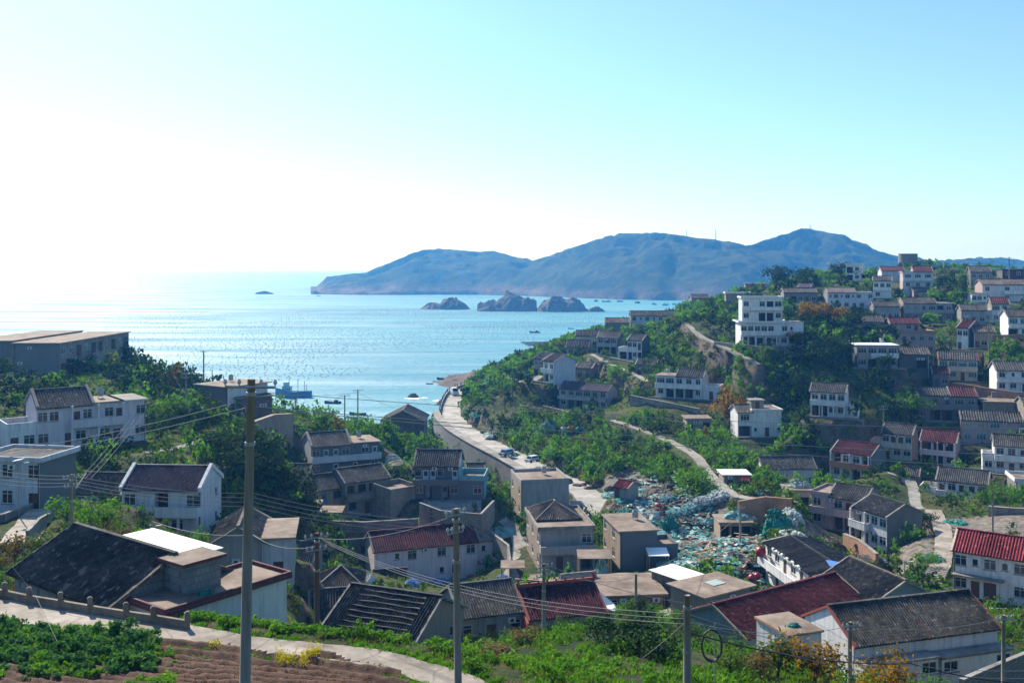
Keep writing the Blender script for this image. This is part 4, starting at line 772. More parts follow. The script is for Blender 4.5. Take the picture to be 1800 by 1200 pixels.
A_[:n_, :n_] = -r_+np.eye(n_)*0.012; A_[:n_, n_] = 1; A_[:n_, n_+1:] = Xc; A_[n_, :n_] = 1; A_[n_+1:, :n_] = Xc.T
wts = np.linalg.solve(A_, np.concatenate([C[:, 2], np.zeros(3)]))
gx = np.arange(-235, 331, 1.5); gy = np.concatenate([np.arange(-16, 84, .85), np.arange(84, 300, 1.2), np.arange(300, 702, 2.4)])
GX, GY = np.meshgrid(gx, gy); pts_ = np.stack([GX.ravel(), GY.ravel()], 1)/S
GZ = np.empty(len(pts_))
for i in range(0, len(pts_), 8000):
    q = pts_[i:i+8000]; rr = np.sqrt((q[:, :1]-Xc[:, 0])**2+(q[:, 1:]-Xc[:, 1])**2+1e-4)
    GZ[i:i+8000] = -rr@wts[:n_]+wts[n_]+q@wts[n_+1:]
GZ = GZ.reshape(GX.shape)
amp = np.clip((GY-60)/120, .12, 1)
GZ += amp*(fbm(GX/9, GY/9, 4)*1.0+fbm(GX/28, GY/28, 2)*1.0)
gsy, gsx = np.gradient(GZ, gy, gx); st_ = np.clip((np.hypot(gsx, gsy)-.7)/.6, 0, 1)*(GY > 90)
GZ += st_*(np.abs(fbm(GX/5, GY/5, 4, .6))*2.0-.5)
cl = np.clip(1-np.abs(GZ-4)/9, 0, 1)*(GY > 240)        # broken rock along the shore
GZ += cl*(np.abs(fbm(GX/7+40, GY/7, 4))*5-1.2)
def sstep(t): t = np.clip(t, 0, 1); return t*t*(3-2*t)
FREE = np.ones(GX.shape)     # 0 where nothing may grow
STRICT = np.ones(GX.shape)   # the same without the worn margins, for steep banks
def seg_field(a, b):
    dx, dy = b.x-a.x, b.y-a.y; L2 = dx*dx+dy*dy
    t = np.clip(((GX-a.x)*dx+(GY-a.y)*dy)/L2, 0, 1)
    return np.hypot(GX-a.x-t*dx, GY-a.y-t*dy), a.z+t*(b.z-a.z)
for k, (w, pts) in RW.items():
    best = np.full(GX.shape, 1e9); zz = np.zeros(GX.shape)
    for i in range(len(pts)-1):
        dd, z = seg_field(pts[i], pts[i+1]); m = dd < best; best[m] = dd[m]; zz[m] = z[m]
    t = sstep((best-w/2-1.0)/2.6) if k not in ('sea_road', 'footpath', 'ridge_path') else sstep((best-w/2-.2)/1.3)
    GZ = np.where(t < 1, (zz-.12)*(1-t)+GZ*t, GZ); FREE = np.minimum(FREE, np.clip((best-w/2-.7)/1.0, 0, 1)); STRICT = np.minimum(STRICT, np.clip((best-w/2-.1)/.6, 0, 1))
for (x, y, yaw, xa, xb, ya, yb, z, pad) in FOOTPRINTS:
    c, s = math.cos(yaw), math.sin(yaw); u = (GX-x)*c+(GY-y)*s; v = -(GX-x)*s+(GY-y)*c
    du = np.maximum(np.maximum(xa-u, u-xb), 0); dv = np.maximum(np.maximum(ya-v, v-yb), 0); dd = np.hypot(du, dv)
    t = sstep((dd-pad)/2.4); GZ = np.where(t < 1, (z-.05)*(1-t)+GZ*t, GZ)
    dn = np.hypot(du, np.where(v < ya, np.maximum(dv-4.5, 0), dv)); FREE = np.minimum(FREE, np.clip((dn-.8)/1.3, 0, 1)); STRICT = np.minimum(STRICT, np.clip((np.hypot(du, np.where(v < ya, np.maximum(dv-.6, 0), dv))-.6)/.8, 0, 1))
def tz(x, y):
    x = np.asarray(x, float); y = np.asarray(y, float)
    i = np.clip(np.searchsorted(gx, x)-1, 0, len(gx)-2); j = np.clip(np.searchsorted(gy, y)-1, 0, len(gy)-2)
    fx = np.clip((x-gx[i])/(gx[i+1]-gx[i]), 0, 1); fy = np.clip((y-gy[j])/(gy[j+1]-gy[j]), 0, 1)
    return (GZ[j, i]*(1-fx)+GZ[j, i+1]*fx)*(1-fy)+(GZ[j+1, i]*(1-fx)+GZ[j+1, i+1]*fx)*fy
def tstrict(x, y):
    i = np.clip(np.searchsorted(gx, x), 0, len(gx)-1); j = np.clip(np.searchsorted(gy, y), 0, len(gy)-1); return STRICT[j, i]
def tfree(x, y):
    i = np.clip(np.searchsorted(gx, x), 0, len(gx)-1); j = np.clip(np.searchsorted(gy, y), 0, len(gy)-1); return FREE[j, i]
def tfind(px, py, D0=40, D1=460):
    """first place where the line of sight through a pixel meets the ground"""
    D = np.linspace(D0, D1, 3000); x = (px-CX)*D/F; z = CAMZ-(py-YH)*D/F
    h = tz(x, D) >= z; k = int(np.argmax(h)) if h.any() else len(D)-1
    return Vector((x[k], D[k], float(tz(x[k], D[k]))))
ny, nx = GX.shape
idx = np.arange(nx*ny).reshape(ny, nx); Q = np.stack([idx[:-1, :-1], idx[:-1, 1:], idx[1:, 1:], idx[1:, :-1]], -1).reshape(-1, 4)
ground = put('ground', np_mesh('ground', np.stack([GX, GY, GZ], -1).reshape(-1, 3), Q, 'ground', True)); tag(ground, kind='structure')

def strip(name, pts, w, mat, lift=.0, kerb=None):
    # resample smoothly (Catmull-Rom) and lay a slab
    out = []; n = len(pts)
    for i in range(n-1):
        p0, p1, p2, p3 = pts[max(i-1, 0)], pts[i], pts[i+1], pts[min(i+2, n-1)]
        k = max(3, int((p2-p1).length/1.5))
        for t in np.linspace(0, 1, k, endpoint=False):
            out.append(0.5*((2*p1)+(p2-p0)*t+(2*p0-5*p1+4*p2-p3)*t*t+(3*p1-p0-3*p2+p3)*t**3))
    out.append(pts[-1]); mb = MB(); k = mb.mi(mat); L = []
    for i, p in enumerate(out):
        d = out[min(i+1, len(out)-1)]-out[max(i-1, 0)]; nrm = Vector((-d.y, d.x, 0)).normalized(); L.append((p, nrm))
        wl = w/2*(1 if name != 'path' or w != 3.2 or p.x < -20 else max(.62, 1-(p.x+20)*.06))*(1+.05*math.sin(i*.9)+.05*math.sin(i*2.3))
        for s, zz in ((1, -.5), (1, 0), (-1, 0), (-1, -.5)): mb.v.append(tuple(p+nrm*s*wl+Vector((0, 0, zz+lift))))
    for i in range(len(out)-1):
        for j in range(3): mb.f.append((4*i+j, 4*i+j+1, 4*i+j+5, 4*i+j+4)); mb.m.append(k)
    o = mb.build(name); tag(o, kind='structure'); return L
EDGE = {}
for k, (w, pts) in RW.items():
    EDGE[k] = strip('road' if k == 'sea_road' else 'path', pts, w, 'road' if k == 'sea_road' else ('path' if k in ('lane', 'stair_lane', 'yard_lane') else 'concrete'))
# open yards: worn ground where nothing grows
def patch(name, corners, mat, lift=.07, step=1.0, furrow=0):
    pol = [(p.x, p.y) for p in corners]; xs = [p[0] for p in pol]; ys = [p[1] for p in pol]
    X, Y = np.meshgrid(np.arange(min(xs)-1, max(xs)+1, step), np.arange(min(ys)-1, max(ys)+1, step)); Xw = X+fbm(X/3, Y/3, 2)*1.5; Yw = Y+fbm(X/3+9, Y/3, 2)*1.5
    ins = np.zeros(X.shape, bool); fi = np.zeros(GX.shape, bool)
    for arr, (xx, yy) in ((ins, (Xw, Yw)), (fi, (GX, GY))):
        j = len(pol)-1
        for i in range(len(pol)):
            a, b = pol[i], pol[j]
            with np.errstate(divide='ignore', invalid='ignore'):
                arr ^= ((a[1] > yy) != (b[1] > yy)) & (xx < (b[0]-a[0])*(yy-a[1])/(b[1]-a[1]+1e-12)+a[0])
            j = i
    FREE[fi] = 0
    ids = np.arange(X.size).reshape(X.shape); q = np.stack([ids[:-1, :-1], ids[:-1, 1:], ids[1:, 1:], ids[1:, :-1]], -1)[ins[:-1, :-1] & ins[1:, 1:]]
    V = np.stack([X, Y, tz(X.ravel(), Y.ravel()).reshape(X.shape)+lift], -1).reshape(-1, 3)
    if furrow: V[:, 2] += furrow*np.sin(2*math.pi*(V[:, 0]*.31+V[:, 1]*.95+.3*fbm(V[:, 0]/2, V[:, 1]/2, 2))/.95)+fbm(V[:, 0]*2.5, V[:, 1]*2.5, 3)*.12
    u, inv = np.unique(q, return_inverse=True)
    o = put(name, np_mesh(name, V[u], inv.reshape(-1, 4), mat, True)); tag(o, kind='structure'); return o
patch('yard', [P(1062, 850, 206), P(1120, 845, 205), P(1200, 880, 184), P(1290, 885, 172), P(1345, 945, 158), P(1345, 1010, 134), P(1180, 1010, 134), P(1150, 960, 160), P(1040, 900, 188)], 'rubble')
patch('yard', [P(670, 800, 212), P(750, 800, 212), P(735, 850, 186), P(680, 850, 188)], 'rubble')
patch('yard', [P(735, 885, 172), P(850, 885, 172), P(850, 905, 160), P(740, 905, 160)], 'concrete')
patch('yard', [P(1560, 960, 158), P(1640, 905, 170), P(1640, 985, 144), P(1580, 990, 146)], 'rubble')
patch('yard', [P(1000, 1025, 126), P(1180, 1060, 112), P(1240, 1030, 118), P(1180, 1000, 136), P(1080, 985, 142)], 'concrete')
patch('yard', [P(1670, 1050, 126), P(1850, 1070, 120), P(1850, 1085, 108), P(1660, 1060, 116)], 'concrete')
patch('yard', [P(1668, 905, 172), P(1860, 915, 165), P(1860, 940, 152), P(1668, 935, 152)], 'rubble')
patch('yard', [P(1440, 975, 148), P(1540, 1000, 142), P(1600, 965, 152), P(1640, 945, 156), P(1640, 990, 142), P(1560, 1010, 138), P(1500, 1000, 138)], 'rubble')
patch('vegetable_bed', [P(x, y, 19.6*F/(y-YH)) for x, y in ((200, 1116), (290, 1128), (389, 1139), (472, 1149), (540, 1156), (609, 1165), (677, 1178), (720, 1192), (770, 1212))]+[P(760, 1300, 38), P(-80, 1300, 38), P(-80, 1190, 46)], 'soil', .2, .16, .13)
patch('yard', [P(880, 1040, 128), P(1060, 1010, 132), P(1060, 985, 145), P(925, 985, 145)], 'rubble')
patch('yard', [P(775, 775, 262), P(930, 842, 206), P(895, 860, 190), P(850, 850, 188), P(830, 800, 216), P(770, 790, 240)], 'rubble')
patch('yard', [P(560, 915, 160), P(740, 912, 160), P(740, 925, 152), P(560, 930, 150)], 'rubble')
patch('yard', [P(1430, 935, 170), P(1485, 945, 162), P(1540, 985, 146), P(1440, 960, 152), P(1345, 935, 164)], 'rubble')

# ------------------------------------------------------------------ sea, island, islets
mb = MB(); mb.face([(-32000, -300, 0), (32000, -300, 0), (32000, 32000, 0), (-32000, 32000, 0)], 'water'); tag(mb.build('sea'), kind='structure')
SIL = np.array([(548, 516), (558, 508), (575, 489), (600, 483), (640, 480), (690, 460), (740, 443), (790, 438), (840, 443), (868, 441), (910, 454), (935, 458), (960, 452), (1000, 438), (1050, 421), (1090, 415), (1130, 414), (1165, 411), (1205, 416), (1260, 422), (1310, 435), (1360, 418), (1395, 409), (1425, 404), (1460, 410), (1500, 425), (1550, 443), (1590, 455), (1640, 459), (1700, 456), (1760, 453), (1800, 459), (1900, 465)], float)
CST = np.array([(548, 517.5), (700, 518), (840, 518), (1000, 523), (1130, 528), (1300, 530), (1600, 528), (1900, 525)], float)
pxs = np.linspace(546, 1900, 420); vv = np.linspace(-.06, 2.0, 110)
top = np.interp(pxs, SIL[:, 0], SIL[:, 1]); cst = np.interp(pxs, CST[:, 0], CST[:, 1])
Dc = CAMZ*F/(cst-YH); Dc = Dc+fbm(pxs/130, pxs*0+3, 3)*70+np.where(pxs > 1590, (pxs-1590)*1.2, 0)
run = 330+0*pxs; Dr = Dc+run; zt_ = np.maximum(CAMZ+(YH-top)/F*Dr, 3)
PXg, VV = np.meshgrid(pxs, vv); D_ = Dc[None]+VV*run[None]
sh_ = np.where(VV < 1, np.sin(np.clip(VV, 0, 1)*math.pi/2)**.85, np.cos(np.clip((VV-1), 0, 1)*math.pi/2)**1.2)
Xi = (PXg-CX)*D_/F; zi = zt_[None]*sh_
rid = 1-np.abs(fbm(Xi/150, D_/150, 5))*2
zi = zi*(1-.34*(1-rid)*np.sin(np.clip(VV, 0, 2)*math.pi/2)**2*(np.abs(VV-1) > .08)) + fbm(Xi/60, D_/45, 6, .58)*12*np.clip(VV*4, 0, 1)*(np.abs(VV-1) > .05)+fbm(Xi/14, D_/14, 3)*3*(np.abs(VV-1) <= .05)
zi = np.where(VV < 0, -8, zi); zi = np.where((VV < .12) & (VV >= 0), np.maximum(zi, 6+fbm(Xi/20, D_/20, 3)*8)*sstep(VV/.03), zi)
idx = np.arange(PXg.size).reshape(PXg.shape); Q = np.stack([idx[:-1, :-1], idx[:-1, 1:], idx[1:, 1:], idx[1:, :-1]], -1).reshape(-1, 4)
tag(put('island_hills', np_mesh('island_hills', np.stack([Xi, D_, zi], -1).reshape(-1, 3), Q, 'island', True)), kind='structure')
def rock(name, px0, px1, topy, basey, label, seed, sq=.7, mat='rock', cat='islet', peaks=((.5, 1),), group=None, z0=None):
    D = CAMZ*F/(basey-YH) if z0 is None else z0[1]; zb = 0 if z0 is None else z0[0]
    w = (px1-px0)*D/F; h = (basey-topy)*D/F; cx = ((px0+px1)/2-CX)*D/F
    N = 46; u = np.linspace(-1, 1, N); U, V = np.meshgrid(u, u); prof = np.zeros(U.shape)
    for c, a in peaks:
        cu = c*2-1; prof = np.maximum(prof, a*np.clip(1-(np.abs(U-cu)/(1.0 if len(peaks) < 2 else .75))**1.6-(V/.95)**2*.9, -.4, 1)**1.0)
    nz = np.abs(fbm(U*3.4+seed, V*3.4+seed*3, 6, .62)); z = h*(prof*(1+.0)-.10+(nz*.42-.10)*np.clip(prof*3, 0, 1))
    edge = np.maximum(np.abs(U), np.abs(V)); z = np.where(edge > .97, -h*.6-1, z)
    ii = np.arange(N*N).reshape(N, N); q = np.stack([ii[:-1, :-1], ii[:-1, 1:], ii[1:, 1:], ii[1:, :-1]], -1).reshape(-1, 4)
    o = put(name, np_mesh(name, np.stack([U*w/2, V*w/2*sq, z], -1).reshape(-1, 3), q, mat, False), None, (cx, D+w*sq*.35, zb)); return tag(o, label, cat, group)
rock('rock_islet', 736, 828, 521, 544, 'small pointed rock islet standing apart in the bay', 1.3, peaks=((.62, 1), (.3, .5)))
rock('rock_islet', 836, 946, 512, 547, 'largest domed rock islet with a dark scrub cap', 4.1, peaks=((.55, 1), (.25, .62), (.8, .7)))
rock('rock_islet', 942, 1038, 519, 548, 'long low rock islet close behind the domed one', 7.7, peaks=((.35, 1), (.65, .85)))
rock('rock_islet', 1030, 1066, 538, 548, 'tiny rock at the tail of the long low islet', 2.2, .5)
rock('reef_rock', 444, 482, 511, 517, 'thin dark reef far out in the bright water', 3.3, .3)
rock('shore_rock', 714, 737, 691, 699, 'dark rock awash with surf off the sea road', 5.2, .8, cat='rock')
rock('shore_rock', 765, 790, 701, 712, 'broken rocks in the surf just below the sea road', 8.2, .8, cat='rock')
for px, py, rx in ((728, 700, 14), (745, 699, 7), (770, 704, 9), (788, 712, 8), (782, 727, 6), (866, 655, 8), (768, 722, 5)):
    D = CAMZ*F/(py-YH); c = P(px, py, D); mb = MB(); a = rx*D/F
    mb.prism([(c.x+a*math.cos(t)*(1+.35*math.sin(3*t+px)), c.y+a*.9*math.sin(t)*(1+.4*math.cos(5*t+px))) for t in np.linspace(0, 2*math.pi, 22, endpoint=False)], -.2, .05, 'surf'); tag(mb.build('surf_foam'), kind='stuff')
# ------------------------------------------------------------------ walls and steps
def wall_run(name, label, mat, pts, h, th=.5, cop='concrete', cat='wall', down=1.5, group=None, coping=True, clear=2.6):
    pts = [P(*p) if not isinstance(p, Vector) else p for p in pts]
    root = thing(name, (pts[0].x, pts[0].y, pts[0].z-h), 0, label, cat, group); o = Vector(root.location)
    mb = MB(); cb = MB()
    for i in range(len(pts)-1):
        fd, _ = seg_field(pts[i]-Vector((0, 1.6, 0)), pts[i+1]-Vector((0, 1.6, 0))); np.minimum(FREE, np.clip((fd-clear)/1.5, 0, 1), out=FREE)
        a, b = pts[i]-o, pts[i+1]-o; d = (b-a); t = Vector((-d.y, d.x, 0)).normalized()*th/2; Z = Vector((0, 0, 1))
        mb.hexa([a-t-Z*(h+down), b-t-Z*(h+down), b+t-Z*(h+down), a+t-Z*(h+down)], [a-t, b-t, b+t, a+t], mat)
        if coping:
            k = t*1.18; cb.hexa([a-k+Z*.005, b-k+Z*.005, b+k+Z*.005, a+k+Z*.005], [a-k+Z*.14, b-k+Z*.14, b+k+Z*.14, a+k+Z*.14], cop)
    mb.build('wall', root)
    if coping: cb.build('coping', root)
    return root
L = EDGE['sea_road']; hw = 6.4/2
wall_run('retaining_wall', 'long grey stone retaining wall under the sea road', 'roadstone', [p-n*(hw+1.0)+Vector((0, 0, .3)) for p, n in L if 205 < p.y < 315][::4], 7, 2.2)
wall_run('sea_wall', 'dark low sea wall on the outer bend of the road', 'darkstone', [p-n*(hw+.15)+Vector((0, 0, .8)) for p, n in L if 312 < p.y < 405][::4], 4, .5)
for k in range(24):
    q = [e for e in L if 300 < e[0].y < 400]; p, n = q[int(k*(len(q)-1)/23)]; mb = MB()
    mb.box(-.16, -.16, 0, .16, .16, 1.0, 'darkstone'); mb.box(-.2, -.2, 1.0, .2, .2, 1.1, 'concrete')
    tag(mb.build('guard_post', None, p-n*(hw+.15)+Vector((0, 0, .9))), 'short dark guard post on the sea wall', 'post', 'guard posts along the sea wall')
wall_run('retaining_wall', 'stone terrace wall below the half tiled hillside house', 'stone', [(1108, 695, 258), (1165, 706, 251), (1230, 719, 245)], 3.2)
wall_run('retaining_wall', 'stone wall carrying the long purple brown roofed house', 'stone', [(955, 713, 274), (1010, 727, 267), (1078, 745, 257)], 3.6)
wall_run('retaining_wall', 'grey wall below the white ridge house terrace', 'stone', [(1072, 628, 302), (1110, 636, 294), (1150, 644, 288)], 3.5)
wall_run('retaining_wall', 'tall angled stone terrace wall under the white mansion', 'stone', [(1256, 601, 268), (1298, 606, 261), (1345, 610, 257), (1414, 607, 262)], 5.5)
wall_run('bank_wall', 'brown brick bank wall behind the heap of white floats', 'brick', [(1298, 880, 163.5), (1345, 872, 165.5), (1392, 876, 163)], 4.5, coping=False)
wall_run('bank_wall', 'sunlit orange brick wall below the tall white house', 'brick', [(1484, 938, 163), (1512, 950, 157), (1542, 974, 150)], 5.0)
wall_run('garden_wall', 'short orange brick wall beside the stepped lane', 'brick', [(1616, 893, 181), (1640, 908, 172), (1660, 922, 165)], 1.5)
wall_run('bank_wall', 'big brown stone wall above the bright red roof', 'stone', [(1738, 890, 168), (1775, 893, 166), (1850, 897, 163)], 5)
wall_run('bank_wall', 'reddish stone bank under the teal glazed house', 'brick', [(1745, 590, 266), (1790, 588, 262), (1840, 588, 258)], 4.6)
wall_run('bank_wall', 'sunlit earth coloured bank wall below the cream glazed house', 'brick', [(1642, 668, 255), (1700, 676, 250), (1780, 688, 240), (1840, 692, 236)], 3.6, coping=False)
wall_run('garden_wall', 'railing topped wall at the near right corner', 'stone', [(1690, 1196, 66), (1745, 1172, 70), (1850, 1130, 78)], 1.8, .3)
wall_run('garden_wall', 'grey concrete planter wall beside the small concrete lane', 'grey', [(-30, 908, 92), (5, 905, 93), (57, 886, 99)], 2.2, .3)
wall_run('garden_wall', 'curved wall hidden in bushes beside the small concrete lane', 'grey', [(48, 935, 84), (70, 912, 90), (98, 898, 97)], 1.2, .25)
wall_run('courtyard_wall', 'pale courtyard wall in front of the turquoise house', 'stone', [(738, 884, 160), (775, 898, 156), (845, 904, 156), (868, 880, 168)], 3.0, .3)
wall_run('retaining_wall', 'brown earth scarp wall beside the cliff edge shed', 'tan', [(440, 742, 185), (480, 728, 190), (512, 726, 195)], 5, 1.0, coping=False)
for lb, pts, _ in TERR: wall_run('terrace_wall', ('rough stone terrace wall below the '+' '.join(lb.split()[:9])), 'stone' if len(lb) % 3 else 'darkstone', pts, 2.6, .45, coping=len(lb) % 2 == 0, cat='wall', clear=.9)
# low guard wall of the foreground lane
posts = [P(x, y, 19.5*F/(y-YH)) for x, y in ((8, 1050), (51, 1059), (106, 1068), (158, 1077), (221, 1087), (269, 1094), (329, 1104))]
posts = [posts[0]+(posts[0]-posts[1])*1.5]+posts
gw = thing('guard_wall', posts[0], 0, 'low weathered guard wall with square posts along the foreground lane', 'wall')
mb = MB(); o = Vector(posts[0])
for a, b in zip(posts[:-1], posts[1:]):
    a, b = a-o, b-o; d = b-a; t = Vector((-d.y, d.x, 0)).normalized()*.1; Z = Vector((0, 0, 1))
    mb.hexa([a-t-Z*.8, b-t-Z*.8, b+t-Z*.8, a+t-Z*.8], [a-t+Z*.45, b-t+Z*.45, b+t+Z*.45, a+t+Z*.45], 'stone2')
mb.build('wall', gw)
for p in posts:
    c = MB(); c.box(-.14, -.14, -.6, .14, .14, .84, 'stone2'); c.hexa([(-.14, -.14, .84), (.14, -.14, .84), (.14, .14, .84), (-.14, .14, .84)], [(-.07, -.07, .93), (.07, -.07, .93), (.07, .07, .93), (-.07, .07, .93)], 'stone2')
    c.build('post', gw, p-o, .4)
# stairs at the foot of the stepped lane
pa, pb = P(1648, 1002, 138), P(1629, 1042, 132)
st = put('stairs', None); tag(st, kind='structure'); st.location = pb; d = pa-pb; ns = 14
yw = math.atan2(-d.x, d.y)
sm = MB(); sm.box(-1.3, 0, -.6, 1.3, d.xy.length/ns*1.25, .16, 'concrete'); sme = sm.mesh('step')
for i in range(ns): put('step', sme, st, d*(i/ns)+Vector((0, 0, .02)), yw)

# ------------------------------------------------------------------ poles, lamps and cables
def pole(px, top, bot, D, r, label, name='utility_pole', mat='pole', arms=1, lean=0.0, armw=1.5, group=None, yaw=.3, ground_it=True, base=None):
    t = P(px, top, D); b = P(px if base is None else base, bot, D)
    if ground_it: b.z = float(tz(b.x, b.y))-.1
    root = thing(name, b, 0, label, 'pole', group); H_ = t.z-b.z; off = t-b
    m = MB(); m.tube([(0, 0, -1), (off.x*.5, 0, H_*.5), (off.x, 0, H_)], [r*1.25, r*1.05, r*.82], mat, 12); m.build('shaft', root, smooth=True)
    for a in range(arms):
        z = H_-.25-a*.7; c = MB(); cx, sx = math.cos(yaw), math.sin(yaw); w = armw*(1-.15*a)
        p0, p1 = Vector((off.x-cx*w/2, -sx*w/2-r, z)), Vector((off.x+cx*w/2, sx*w/2-r, z))
        c.tube([p0, p1], .045, 'galvanised', 4); c.build('crossarm', root)
        for k in (0, .28, .72, 1):
            q = p0.lerp(p1, k); i_ = MB(); i_.tube([q+Vector((0, 0, .03)), q+Vector((0, 0, .1)), q+Vector((0, 0, .13)), q+Vector((0, 0, .2)), q+Vector((0, 0, .26))], [.025, .03, .075, .06, .03], 'insulator', 8); i_.build('insulator', root, smooth=True)
    for zz in (H_-.55, H_-2.2):
        if H_ > 4: bnd = MB(); bnd.tube([(off.x*zz/H_, 0, zz), (off.x*zz/H_, 0, zz+.12)], r*1.12, 'galvanised', 12); bnd.build('band', root)
    return root
pole(442, 666, 1200, 33, .155, 'tall near concrete pole rising past the horizon with white crossarm wires', base=428, arms=1, armw=1.7, yaw=-.1)
pole(801, 893, 1200, 40, .135, 'slim near concrete pole with a cluster of white insulators', base=806, arms=2, armw=.9, yaw=.7)
pole(557, 936, 1118, 57, .14, 'brown weathered pole standing beside the foreground lane', mat='oldpole', arms=2, armw=1.3, yaw=.5)
pole(1208, 1045, 1200, 38, .14, 'short thick near pole with bare top above the green slope', arms=0)
pole(956, 990, 1105, 78, .15, 'grey pole in front of the ornate temple roof', arms=2, armw=1.6, yaw=.6)
pole(1118, 1008, 1075, 100, .14, 'thin pole standing between the brown shed roofs', arms=0)
pole(1494, 1092, 1195, 62, .13, 'pale pole with crossarm before the white double roofed house', arms=1, armw=1.2, yaw=.4)
pole(1764, 1080, 1175, 64, .13, 'pale pole with crossarm beside the near corner wall', arms=1, armw=1.2, yaw=.3)
pole(1553, 712, 748, 228, .16, 'small pole with insulator cluster above the ravine path', arms=2, armw=2.4)
pole(1301, 890, 975, 150, .13, 'thin pole rising from the net heaps in the yard', arms=1)
pole(1745, 860, 940, 150, .13, 'pale pole standing beside the steep lane by the stone wall', arms=0)
pole(126, 833, 925, 78, .12, 'small pole carrying four wires above the bushes by the lane', arms=2, armw=1.2, yaw=.9)
pole(358, 616, 668, 232, .16, 'tall thin pole on the cliff edge against the sea', arms=1, armw=1.6)
pole(373, 650, 668, 236, .1, 'stubby post beside the cliff edge house roof', arms=0)
pole(327, 655, 738, 178, .13, 'pole standing among bushes below the bluff', arms=2, armw=1.2)
SP = 'poles on the grassy mound above the shore'
for x, t, b in ((520, 694, 730), (606, 694, 735), (629, 684, 737)): pole(x, t, b, 224, .14, 'dark pole on the grassy mound above the moored boats', arms=1, armw=2.2, group=SP)
for x, t, b, D in ((1620, 455, 480, 400), (1678, 470, 490, 372), (1702, 462, 488, 380), (1774, 452, 482, 372)): pole(x, t, b, D, .17, 'thin pole on the hilltop skyline', arms=1, armw=1.6, group='poles on the hilltop')
pole(1738, 560, 602, 262, .15, 'pole before the dark side wall of the narrow house', arms=1)
pole(1640, 608, 640, 258, .13, 'slim pole at the corner of the pale pink house', arms=0)
def lamp(px, top, bot, D, label, solar=True):
    t, b = P(px, top, D), P(px, bot, D); b.z = float(tz(b.x, b.y)); H_ = t.z-b.z
    root = thing('street_lamp', b, 0, label, 'street lamp'); m = MB(); m.tube([(0, 0, -.5), (0, 0, H_)], [.07, .05], 'galvanised', 8); m.build('post', root)
    a = MB(); a.tube([(0, 0, H_-.3), (.7, -.2, H_-.05)], .03, 'galvanised', 6); a.build('arm', root)
    h = MB(); h.hexa([(.55, -.3, H_-.1), (1.05, -.3, H_-.02), (1.05, -.1, H_-.02), (.55, -.1, H_-.1)], [(.55, -.3, H_-.02), (1.05, -.3, H_+.06), (1.05, -.1, H_+.06), (.55, -.1, H_-.02)], 'insulator'); h.build('lamp_head', root)
    if solar:
        s = MB(); s.hexa([(-.5, -.35, H_+.1), (.4, -.35, H_+.3), (.4, .35, H_+.3), (-.5, .35, H_+.1)], [(-.5, -.35, H_+.14), (.4, -.35, H_+.34), (.4, .35, H_+.34), (-.5, .35, H_+.14)], 'frame'); s.build('solar_panel', root)
lamp(33, 812, 888, 95, 'solar street lamp in front of the blue grey corner house')
lamp(264, 922, 960, 88, 'street lamp with white head behind the large grey roof', False)
lamp(1590, 985, 1040, 122, 'street lamp beside the green bank above the stairs', False)
def cable(pts, sag, r, label, mat='cable', group='overhead cables', name='overhead_cable'):
    pts = [P(*p) for p in pts]; out = []
    for a, b in zip(pts[:-1], pts[1:]):
        for t in np.linspace(0, 1, 44, endpoint=False): out.append(a.lerp(b, t)-Vector((0, 0, 4*sag*t*(1-t))))
    out.append(pts[-1]); m = MB(); m.tube(out, r, mat, 5)
    return tag(m.build(name, smooth=True), label, 'cable', group)
g1 = 'long cables strung right from the tall near pole'
cable([(470, 690, 33), (1900, 752, 52)], .35, .011, 'thin cable crossing the bay from the tall near pole', group=g1)
cable([(442, 714, 33), (1900, 803, 50)], .25, .013, 'thin cable crossing the bay from the tall near pole', group=g1)
cable([(480, 719, 33), (1900, 828, 48)], .22, .013, 'thin cable crossing the bay from the tall near pole', group=g1)
g2 = 'bright cables strung left from the tall near pole'
cable([(400, 711, 33), (-160, 812, 44)], .3, .013, 'bright cable leaving the tall near pole over the wide pale house', group=g2)
cable([(430, 717, 33), (-160, 822, 43)], .3, .013, 'bright cable leaving the tall near pole over the wide pale house', group=g2)
g3 = 'four parallel cables above the small lane'
for i in range(4): cable([(-120, 800+i*9, 62), (127, 836+i*6, 78), (445, 866+i*8, 92), (730, 912+i*7, 110)], .4, .022, 'one of four parallel pale cables on the small lane pole', group=g3)
g4 = 'cables from the bright insulator pole over the front roofs'
for i in range(3): cable([(560+6*i, 944+i*5, 57), (1208, 1078+i*9, 38), (1900, 1172+i*14, 46)], .9, .014, 'grey cable sagging over the front roofs to the thick near pole', group=g4)
cable([(801, 905, 40), (556, 945, 57)], .4, .011, 'fine cable between slim near pole and brown pole', group='fine cables at the near poles')
cable([(801, 912, 40), (1208, 1060, 38)], .5, .011, 'fine cable between slim near pole and thick near pole', group='fine cables over the slope')
cable([(1208, 1092, 38), (1494, 1098, 62), (1764, 1085, 64), (1900, 1060, 66)], .5, .014, 'cable linking the thick near pole to the pale corner poles', group='cables by the corner wall')
cable([(1208, 1110, 38), (1600, 1165, 50), (1900, 1200, 52)], .4, .03, 'thick black cable drooping right of the thick near pole', 'blackcable', 'black cables by the corner wall')
cable([(956, 998, 78), (1118, 1012, 100), (1301, 905, 150)], .8, .022, 'cable running from temple pole to the net yard pole', group='cables over the sheds')
cable([(557, 960, 57), (445, 940, 80), (266, 915, 92)], .5, .03, 'dark cable bundle reaching the lamp behind the large roof', 'blackcable', 'dark cable bundles')
cable([(-30, 930, 52), (62, 1045, 52), (132, 1192, 45.5)], .02, .012, 'slanting guy wire reaching the vegetable garden', group='guy wires')
